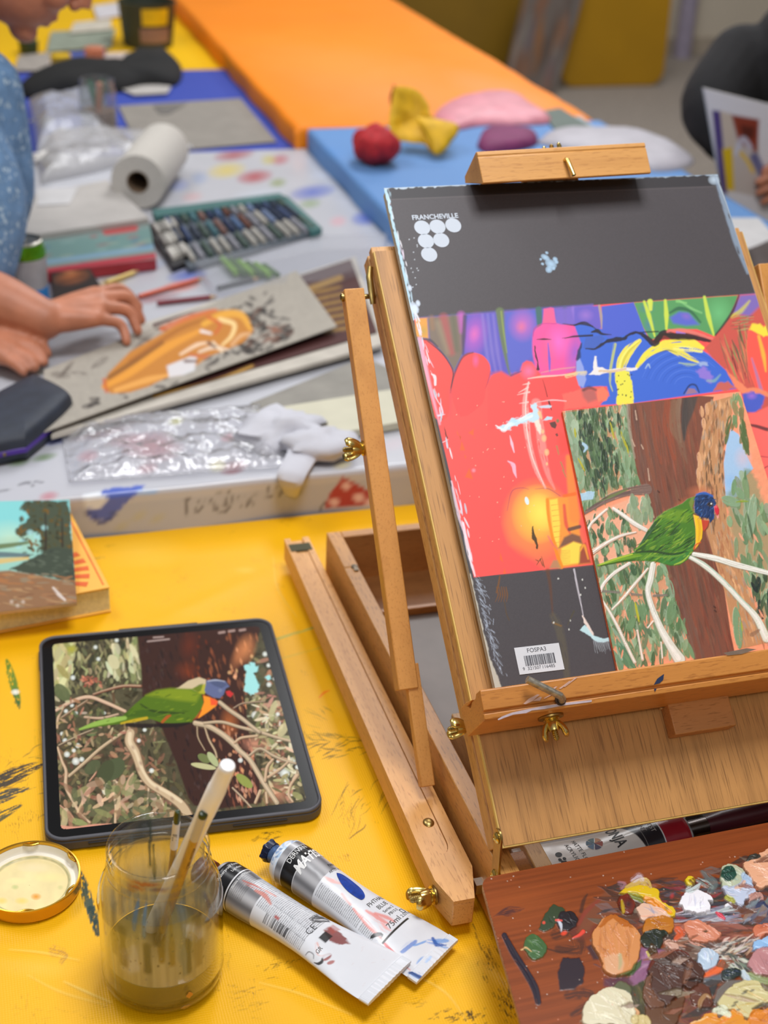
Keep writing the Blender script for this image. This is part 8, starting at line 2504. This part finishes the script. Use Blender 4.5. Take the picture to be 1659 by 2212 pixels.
petal([(848,200),(870,200),(905,212),(925,240),(930,262),(950,275),(985,282),(980,310),(958,335),(935,345),(915,325),(885,322),(860,318),(842,290),(846,240)],1.74,yel_m,'yellow_petal',.03,4)
petal([(900,270),(940,272),(986,284),(976,316),(950,342),(934,344),(925,318)],1.715,yel_m,'yellow_petal',-.012,9)
petal([(846,195),(860,205),(866,240),(852,262),(842,230)],1.76,plain('red_crepe','b01c24',.75,.25,90),'red_petal',.01,7)
pkm = plain('pink_wrap','d88c98',.45,.12,30)
soft('pink plastic packet lying behind the paper flower','pink_packet','packet',[(935,262),(950,240),(1010,212),(1100,207),(1150,232),(1188,258),(1170,270),(1050,272),(980,282)],ZD_,.020,pkm,6)
soft('purple folded cloth behind the easel clamp','purple_cloth','cloth',[(1030,318),(1045,290),(1090,285),(1150,290),(1160,312),(1120,326),(1050,330)],ZD_,.020,plain('purple_cloth','7a2c5c',.7),3)
slab_px('green_card','grey green card sticking out past the pink packet','card',[(1165,240),(1210,232),(1282,276),(1200,280)],ZD_+.004,.003,plain('green_card','56645c',.6))
slab_px('grey_card','pale grey card under the green card','card',[(1185,238),(1235,234),(1290,280),(1210,286)],ZD_+.0015,.001,plain('pale_card','9ca4a8',.6),bev=0)
soft('white plastic bag lying to the right of the easel clamp','plastic_bag','plastic bag',[(1160,310),(1200,285),(1290,282),(1400,292),(1500,350),(1420,372),(1300,345)],ZD_,.018,plain('white_bag','b0acb4',.5,.08),8)
slab_px('paper_sheet','white sheet lying to the right behind the sketchbook','paper',[(1555,470),(1640,470),(1700,540),(1600,545)],ZD_+.003,.002,plain('white_paper_bright','c4c2c2',0.8,0.06))
soft('dark brown bag at the right edge behind the sketchbook','bag','bag',[(1600,560),(1680,540),(1740,600),(1720,680),(1650,700),(1625,640)],ZD_,.03,plain('brown_bag','3a2c28',.7,.2),2)
# == hall: floor, back wall, stacked tables
o_ = MB().box(-4.0,6.5,-2.2,6.5,FL-.05,FL).build('floor',plain('grey_carpet','8a8178',.95,.18,60),None); o_['kind'] = 'structure'
o_ = MB().box(-4.0,6.5,6.5,6.6,FL,2.0).build('wall_back',plain('beige_wall','c6bcab',.8,.04,3),None); o_['kind'] = 'structure'
o_ = MB().box(-4.0,6.5,6.48,6.5,FL,FL+.09).build('baseboard_back',plain('skirting','a89c8c',.6),None); o_['kind'] = 'structure'
o_ = MB().box(-4.1,-4.0,-2.2,6.6,FL,2.0).build('wall_left',plain('beige_wall','c6bcab',.8,.04,3),None); o_['kind'] = 'structure'
o_ = MB().box(6.5,6.6,-2.2,6.6,FL,2.0).build('wall_right',plain('beige_wall','c6bcab',.8,.04,3),None); o_['kind'] = 'structure'
o_ = MB().box(-4.1,6.6,-2.3,-2.2,FL,2.0).build('wall_front',plain('beige_wall','c6bcab',.8,.04,3),None); o_['kind'] = 'structure'
xp = at(1472,100,6.44,1)[0]
tag(MB().lathe([(.045,FL),(.045,2.0)],24,frame((xp,6.42,0),(0,0,1))).build('downpipe',plain('lilac_pipe','9c94a8',.5),None),'pale lilac pipe running up the back wall','pipe')
def stored(label,x0,x1,y,tilt,h,mat,name='stored_tabletop',cat='table'):
 t = thing(name,label,cat,((x0+x1)/2,y,FL))
 T = np.eye(4); T[:3,3] = (x0,y,FL+.002)
 c_,s_ = math.cos(tilt),math.sin(tilt)
 T[:3,0] = (1,0,0); T[:3,1] = (0,s_,c_); T[:3,2] = (0,-c_,s_)
 MB().prism(rrect(0,x1-x0,0,h,.075,8),-.014,.014,2).build('panel',mat,t,T,bevel=.004)
 MB().box(.1,x1-x0-.1,.2,.24,-.05,-.014).build('fold_bar',plain('table_steel','8a8a8c',.4,metal=.8),t,T)
 return t
och = plain('ochre_panel','a87c0a',.45,.06,4)
stored('ochre yellow tabletop with rounded corners stored on its edge, at right by the grey carpet',2.55,3.10,5.78,.06,.76,och)
stored('ochre yellow tabletop stored on its edge, partly behind the orange table',1.45,2.40,5.84,.06,.76,plain('ochre_dark','80600c',.5,.06,4))
pn = thing('stored_canvas','tall canvas streaked in grey and rust standing between the yellow tabletops','canvas',(2.5,5.66,FL))
q4 = [at(1145,-60,5.70,1),at(1275,-60,5.70,1),at(1200,186,5.62,1),at(1085,176,5.62,1)]
zb = FL+.003
V = [p+np.array([0,.02,0]) for p in q4]+[p for p in q4]
for v in V:
 if v[2] < FL+.1:
  v[2] = zb
MB().add(V,[(0,1,2,3),(7,6,5,4),(4,5,1,0),(5,6,2,1),(6,7,3,2),(7,4,0,3)]).build('canvas_back',plain('canvas_grey','6c645c',.8),pn)
a_,b_ = np.meshgrid(np.linspace(0,1,60),np.linspace(0,1,90)); a_,b_ = a_.ravel()[:,None],b_.ravel()[:,None]
f4 = V[4:]
P = (f4[0]*(1-a_)+f4[1]*a_)*(1-b_)+(f4[3]*(1-a_)+f4[2]*a_)*b_+np.array([0,-.002,0])
q = Art(*proj(P),'6c625c')
for k in range(60):
 x = RNG.uniform(1090,1270); y = RNG.uniform(-50,180)
 x2 = x
 q.line([(x+(100-y)*.25,y),(x+(60-y)*.25,y+40),(x+(20-y)*.25,y+80)],[4,RNG.uniform(8,22),4],RNG.choice(['7a7470','5c4c44','84583c','8c847c','4c4440','6c5c64','94602c']),.6,8,sm=3)
grid_mesh('canvas_front',P,60,90,q.c,matte,pn)
# == the two painters at the table
skin = plain('skin','b9775a',.5,.14,40,bmp=.05)
denim = plain('denim_print','6283a8',.85,.22,50)
_nt = denim.node_tree; _b = _nt.nodes['Principled BSDF']
_f = ramp(_nt,noise(_nt,coords(_nt),130,2),[(.60,(0,0,0)),(.66,(1,1,1))])
_nt.links.new(mix_color(_nt,_f,_b.inputs['Base Color'].links[0].from_socket,C('a8bccc')),_b.inputs['Base Color'])
charcoal = plain('charcoal_shirt','1b1a1c',.9,.15,40)
trousers = plain('dark_trousers','20222c',.9,.15,40)
def melt(mb,name,mat,parent,voxel,smooth=4,label=None):
 o = mb.build(name,mat,parent,angle=180,label=label)
 r = o.modifiers.new('join','REMESH'); r.mode = 'VOXEL'; r.voxel_size = voxel; r.use_smooth_shade = True
 s = o.modifiers.new('soften','SMOOTH'); s.iterations = smooth; s.factor = .5
 return o
def limb(mb,pts,radii,seg=16):
 P = spline(pts,5) if len(pts) > 2 else np.array(pts,float)
 R = np.interp(np.linspace(0,1,len(P)),np.linspace(0,1,len(radii)),radii)
 mb.tube(P,R,seg)
 mb.ball(P[0],R[0],seg,10); mb.ball(P[-1],R[-1],seg,10)
def head(mb,T):
 def b(c,r): mb.ball(np.array(c),r,24,16,T)
 def t(p,r): mb.tube(np.array(p),r,12,T)
 b((-.008,0,.035),(.098,.077,.098)); b((.035,0,-.045),(.062,.060,.062)); b((.076,0,-.092),(.022,.026,.018))
 b((.072,0,.050),(.026,.052,.016)); b((.070,.034,-.02),(.026,.024,.024)); b((.070,-.034,-.02),(.026,.024,.024))
 t([(.088,0,.036),(.102,0,.012),(.114,0,-.012)],[.009,.011,.013]); b((.104,.012,-.016),.009); b((.104,-.012,-.016),.009)
 b((.089,0,-.050),(.014,.024,.007)); b((.086,0,-.063),(.014,.022,.008))
 for s in (-1,1):
  b((-.004,s*.078,.000),(.020,.009,.032))
def hand(mb,wrist,fingers,thumb,palm_r=.013):
 for f,r in zip(fingers,(.0088,.0092,.0086,.0076)):
  limb(mb,[wrist,(np.array(wrist)*.45+np.array(f[0])*.55),f[0]],[.020,.0165,.0115],12)
  limb(mb,f,[r*1.12,r,r*.82],12)
 for a,b in zip(fingers[:-1],fingers[1:]):
  limb(mb,[a[0],b[0]],[.0105,.0105],10)
 limb(mb,[wrist]+list(thumb),[.018,.0125,.0105,.0085],12)
def person(label,loc,body,clothes,hairc,headT,eye=True):
 root = thing('person',label,'person',loc)
 m = MB(); body(m); head(m,headT)
 melt(m,'body',skin,root,.0034,3)
 for nm,mat,fn,vx in clothes:
  c = MB(); fn(c); melt(c,nm,mat,root,vx,5)
 h = MB()
 h.ball((-.022,0,.055),(.098,.086,.092),24,16,headT); h.ball((-.05,0,.01),(.066,.078,.07),24,16,headT)
 melt(h,'hair',plain('hair_' +label.split()[1],hairc,.7,.3,120),root,.005,2)
 for s in (-1,1):
  e_ = MB().ball((.0775,s*.031,.024),(.011,.012,.0085),14,10,headT).build('eye',plain('eye_white','c4bcb0',.3),root)
  MB().ball((.0865,s*.031,.0225),(.0030,.0052,.0052),12,8,headT).build('iris',plain('iris_brown','2a1a12',.2),e_)
 return root
def pitch_head(tip,th,yaw):
 cy,sy = math.cos(yaw),math.sin(yaw); c,s = math.cos(th),math.sin(th)
 f = np.array([cy*c,sy*c,-s]); l = np.array([-sy,cy,0]); u = np.cross(f,l)
 T = np.eye(4); T[:3,0] = f; T[:3,1] = l; T[:3,2] = u
 T[:3,3] = np.array(tip)-T[:3,:3] @ np.array([.127,0,-.012])
 return T
HL = pitch_head(at(192,30,1.38,1),.78,-.12)
nb = HL[:3,:3] @ np.array([-.03,0,-.04])+HL[:3,3]
SR,SL = (-.345,1.20,.285),(-.37,1.56,.27)
WR = (-.236,.996,.104)
def left_body(m):
 limb(m,[nb,(-.34,1.385,.36),(-.37,1.38,.27)],[.056,.058,.075])
 limb(m,[(-.37,1.38,.24),(-.47,1.39,.02),(-.56,1.40,-.20)],[.12,.13,.14])
 limb(m,[SR,(-.33,1.13,.17),(-.345,1.065,.125)],[.055,.046,.040])
 limb(m,[(-.345,1.065,.125),(-.29,1.025,.122),WR],[.042,.037,.027])
 limb(m,[SL,(-.46,1.45,.12),(-.45,1.24,.095)],[.055,.046,.040])
 limb(m,[(-.45,1.24,.095),(-.38,1.09,.09),(-.315,1.0,.082)],[.040,.036,.025])
 hand(m,WR,[[(-.163,1.055,.112),(-.128,1.072,.110),(-.106,1.066,.086)],[(-.158,1.033,.114),(-.122,1.044,.108),(-.108,1.034,.080)],
                 [(-.162,1.010,.110),(-.126,1.018,.100),(-.116,1.004,.077)],[(-.172,.990,.103),(-.140,.992,.093),(-.134,.976,.074)]],
         [(-.214,1.035,.098),(-.180,1.062,.086),(-.152,1.070,.078)])
 hand(m,(-.315,1.0,.082),[[(-.268,.995,.084),(-.245,.982,.080),(-.236,.964,.070)],[(-.272,.976,.083),(-.250,.960,.078),(-.242,.945,.068)],
                               [(-.280,.960,.080),(-.262,.944,.075),(-.254,.932,.067)],[(-.290,.948,.077),(-.276,.932,.072),(-.268,.922,.066)]],
         [(-.300,1.015,.082),(-.275,1.018,.078),(-.255,1.008,.070)])
 for y in (1.30,1.50):
  limb(m,[(-.56,y,-.22),(-.30,y-.02,-.24),(-.14,y-.02,-.26)],[.085,.075,.06])
  limb(m,[(-.14,y-.02,-.27),(-.16,y-.02,-.48),(-.18,y-.02,FL+.07)],[.055,.052,.036])
  limb(m,[(-.20,y-.02,FL+.045),(-.06,y-.02,FL+.035)],[.038,.030])
def left_shirt(m):
 limb(m,[(-.36,1.385,.285),(-.47,1.39,.04),(-.565,1.40,-.20)],[.135,.15,.155])
 limb(m,[SR,SL],[.088,.088]); limb(m,[(-.335,1.385,.345),(-.36,1.38,.28)],[.078,.10])
 limb(m,[SR,(-.315,1.145,.215),(-.325,1.10,.155)],[.088,.080,.070])
 limb(m,[(-.285,1.26,.33),(-.285,1.25,.20),(-.32,1.27,.13)],[.062,.066,.06])
 limb(m,[SL,(-.46,1.46,.14),(-.455,1.30,.105)],[.082,.068,.058])
def left_trousers(m):
 for y in (1.30,1.50):
  limb(m,[(-.56,y,-.22),(-.30,y-.02,-.24),(-.14,y-.02,-.26)],[.105,.09,.075])
  limb(m,[(-.14,y-.02,-.27),(-.16,y-.02,-.48),(-.18,y-.02,FL+.12)],[.072,.066,.058])
 limb(m,[(-.57,1.30,-.2),(-.57,1.50,-.2)],[.13,.13])
def shoes(xs):
 def f(m):
  for p,q in xs:
   limb(m,[p,q],[.048,.040])
 return f
def seat(label,x,y,fx,fy):
 t = thing('chair',label,'chair',(x,y,FL))
 pm = plain('chair_plastic','3c3f48',.5)
 z = -.375
 MB().prism(rrect(x-.21,x+.21,y-.21,y+.21,.05),z-.02,z,2).build('seat',pm,t,bevel=.004)
 bx,by = x-fx*.23,y-fy*.23
 T = frame((bx,by,0),(fx,fy,0),(-fy,fx,0))
 MB().box(-.19,.19,z+.12,z+.42,-.012,.012,np.block([[T[:3,[0]],np.array([[0],[0],[1.]]),T[:3,[2]],T[:3,[3]]],[np.array([[0,0,0,1.]])]])).build('backrest',pm,t,bevel=.004)
 for sx in (-.18,.18):
  for sy in (-.18,.18):
   MB().lathe([(.012,FL),(.012,z-.02)],12,frame((x+sx,y+sy,0),(0,0,1))).build('leg',plain('table_steel','8a8a8c',.4,metal=.8),t)
seat('grey chair under the painter in the denim shirt',-.58,1.40,1,0)
person('person in blue denim print shirt leaning over a drawing, one hand resting on it',(-.5,1.4,FL),left_body,
       [('shirt',denim,left_shirt,.006),('trousers',trousers,left_trousers,.007),('shoes',plain('black_shoe','18181a',.5),shoes([((-.20,y,FL+.05),(-.05,y,FL+.042)) for y in (1.28,1.48)]),.006)],'6c6258',HL)
HR = pitch_head((1.13,1.60,.385),.35,-2.4)
HR[:3,3] = HR[:3,3]+np.array([.06,.05,.02])
nb2 = HR[:3,:3] @ np.array([-.03,0,-.04])+HR[:3,3]
R1,R2 = (1.165,1.77,.240),(1.42,1.60,.255)
WH = (1.165,1.475,.085)
def right_body(m):
 limb(m,[nb2,(1.285,1.715,.34),(1.29,1.71,.25)],[.056,.058,.075])
 limb(m,[(1.29,1.71,.22),(1.34,1.76,0),(1.38,1.80,-.22)],[.12,.13,.14])
 limb(m,[R1,(1.10,1.715,.17),(1.105,1.675,.135)],[.052,.044,.040])
 limb(m,[(1.105,1.675,.135),(1.14,1.59,.118),(1.175,1.53,.10)],[.040,.034,.026])
 limb(m,[R2,(1.43,1.47,.12),(1.36,1.42,.08)],[.055,.046,.040])
 limb(m,[(1.36,1.42,.08),(1.27,1.44,.08),WH],[.040,.036,.026])
 hand(m,WH,[[(1.118,1.478,.115),(1.094,1.486,.118),(1.078,1.490,.110)],[(1.112,1.478,.098),(1.086,1.486,.098),(1.070,1.490,.090)],
                 [(1.112,1.478,.080),(1.088,1.486,.078),(1.074,1.490,.070)],[(1.118,1.478,.063),(1.098,1.486,.060),(1.086,1.490,.052)]],
         [(1.150,1.500,.118),(1.125,1.518,.128),(1.105,1.518,.132)])
 hand(m,(1.175,1.53,.10),[[(1.15,1.525,.07),(1.13,1.52,.055),(1.11,1.515,.05)],[(1.155,1.525,.05),(1.135,1.52,.035),(1.115,1.515,.03)],
                               [(1.165,1.525,.04),(1.145,1.52,.02),(1.125,1.515,.015)],[(1.175,1.525,.035),(1.16,1.52,.012),(1.14,1.515,.006)]],
         [(1.16,1.545,.075),(1.14,1.545,.055),(1.12,1.54,.045)])
 for dx in (-.09,.09):
  limb(m,[(1.38+dx,1.80+dx,-.24),(1.19+dx,1.62+dx,-.25),(1.08+dx,1.50+dx,-.26)],[.085,.075,.06])
  limb(m,[(1.08+dx,1.50+dx,-.27),(1.10+dx,1.52+dx,-.5),(1.12+dx,1.54+dx,FL+.07)],[.055,.052,.036])
  limb(m,[(1.12+dx,1.54+dx,FL+.045),(1.03+dx,1.45+dx,FL+.035)],[.038,.030])
def right_shirt(m):
 limb(m,[(1.29,1.71,.26),(1.34,1.76,.02),(1.385,1.80,-.22)],[.135,.15,.155])
 limb(m,[R1,R2],[.074,.074]); limb(m,[(1.27,1.70,.33),(1.29,1.71,.26)],[.078,.10])
 limb(m,[R1,(1.09,1.715,.175),(1.10,1.67,.135)],[.074,.070,.060])
 limb(m,[(1.10,1.67,.135),(1.138,1.59,.12),(1.165,1.545,.105)],[.060,.050,.040])
 limb(m,[R2,(1.43,1.48,.13),(1.37,1.43,.09)],[.070,.060,.052])
def right_trousers(m):
 for dx in (-.09,.09):
  limb(m,[(1.38+dx,1.80+dx,-.24),(1.19+dx,1.62+dx,-.25),(1.08+dx,1.50+dx,-.26)],[.105,.09,.075])
  limb(m,[(1.08+dx,1.50+dx,-.27),(1.10+dx,1.52+dx,-.5),(1.12+dx,1.54+dx,FL+.12)],[.072,.066,.058])
 limb(m,[(1.30,1.74,-.22),(1.46,1.88,-.22)],[.13,.13])
seat('grey chair under the painter in the charcoal shirt',1.39,1.81,-.707,-.707)
person('person in charcoal shirt seated at the right edge, holding up a framed picture',(1.3,1.75,FL),right_body,
       [('shirt',charcoal,right_shirt,.006),('trousers',trousers,right_trousers,.007),('shoes',plain('black_shoe','18181a',.5),shoes([((1.12+d,1.54+d,FL+.05),(1.02+d,1.44+d,FL+.042)) for d in (-.09,.09)]),.006)],'54402c',HR)
fp = thing('framed_picture','white mounted picture with purple, yellow and red shapes, held up at the right edge','picture',(1.03,1.5,0.1))
P4 = [at(1520,190,1.5,1),at(1700,235,1.5,1),at(1745,520,1.5,1),at(1572,484,1.5,1)]
V = [p+np.array([0,.006,0]) for p in P4]+P4
MB().add(V,[(0,1,2,3),(7,6,5,4),(4,5,1,0),(5,6,2,1),(6,7,3,2),(7,4,0,3)]).build('backing',plain('pale_mount','bab3a8',.7),fp)
a_,b_ = np.meshgrid(np.linspace(0,1,90),np.linspace(0,1,120)); a_,b_ = a_.ravel()[:,None],b_.ravel()[:,None]
P = (P4[0]*(1-a_)+P4[1]*a_)*(1-b_)+(P4[3]*(1-a_)+P4[2]*a_)*b_+np.array([0,-.0006,0])
q = Art(*proj(P),'dcd8dc')
q.poly([(1542,240),(1636,260),(1640,330),(1634,425),(1572,412)],'c2b6b0',1,3)
q.poly([(1538,238),(1556,240),(1572,420),(1556,416)],'50407c',1,4)
q.poly([(1556,240),(1580,246),(1590,330),(1566,330)],'c8b8a8',1,4)
q.poly([(1560,322),(1582,318),(1586,412),(1570,410)],'d8b41c',1,4)
q.poly([(1580,248),(1640,258),(1636,330),(1596,310)],'8c3a28',1,5)
q.poly([(1600,270),(1630,275),(1628,300),(1604,296)],'4c2018',.8,6)
q.line([(1590,330),(1604,300),(1620,318)],12,'c8c8d8',.8,5)
q.line([(1600,330),(1616,350),(1626,370)],8,'e0b820',.9,4)
q.line([(1630,340),(1650,380)],20,'3c4484',.8,6,sm=0)
grid_mesh('picture_surface',P,90,120,q.c,matte,fp)
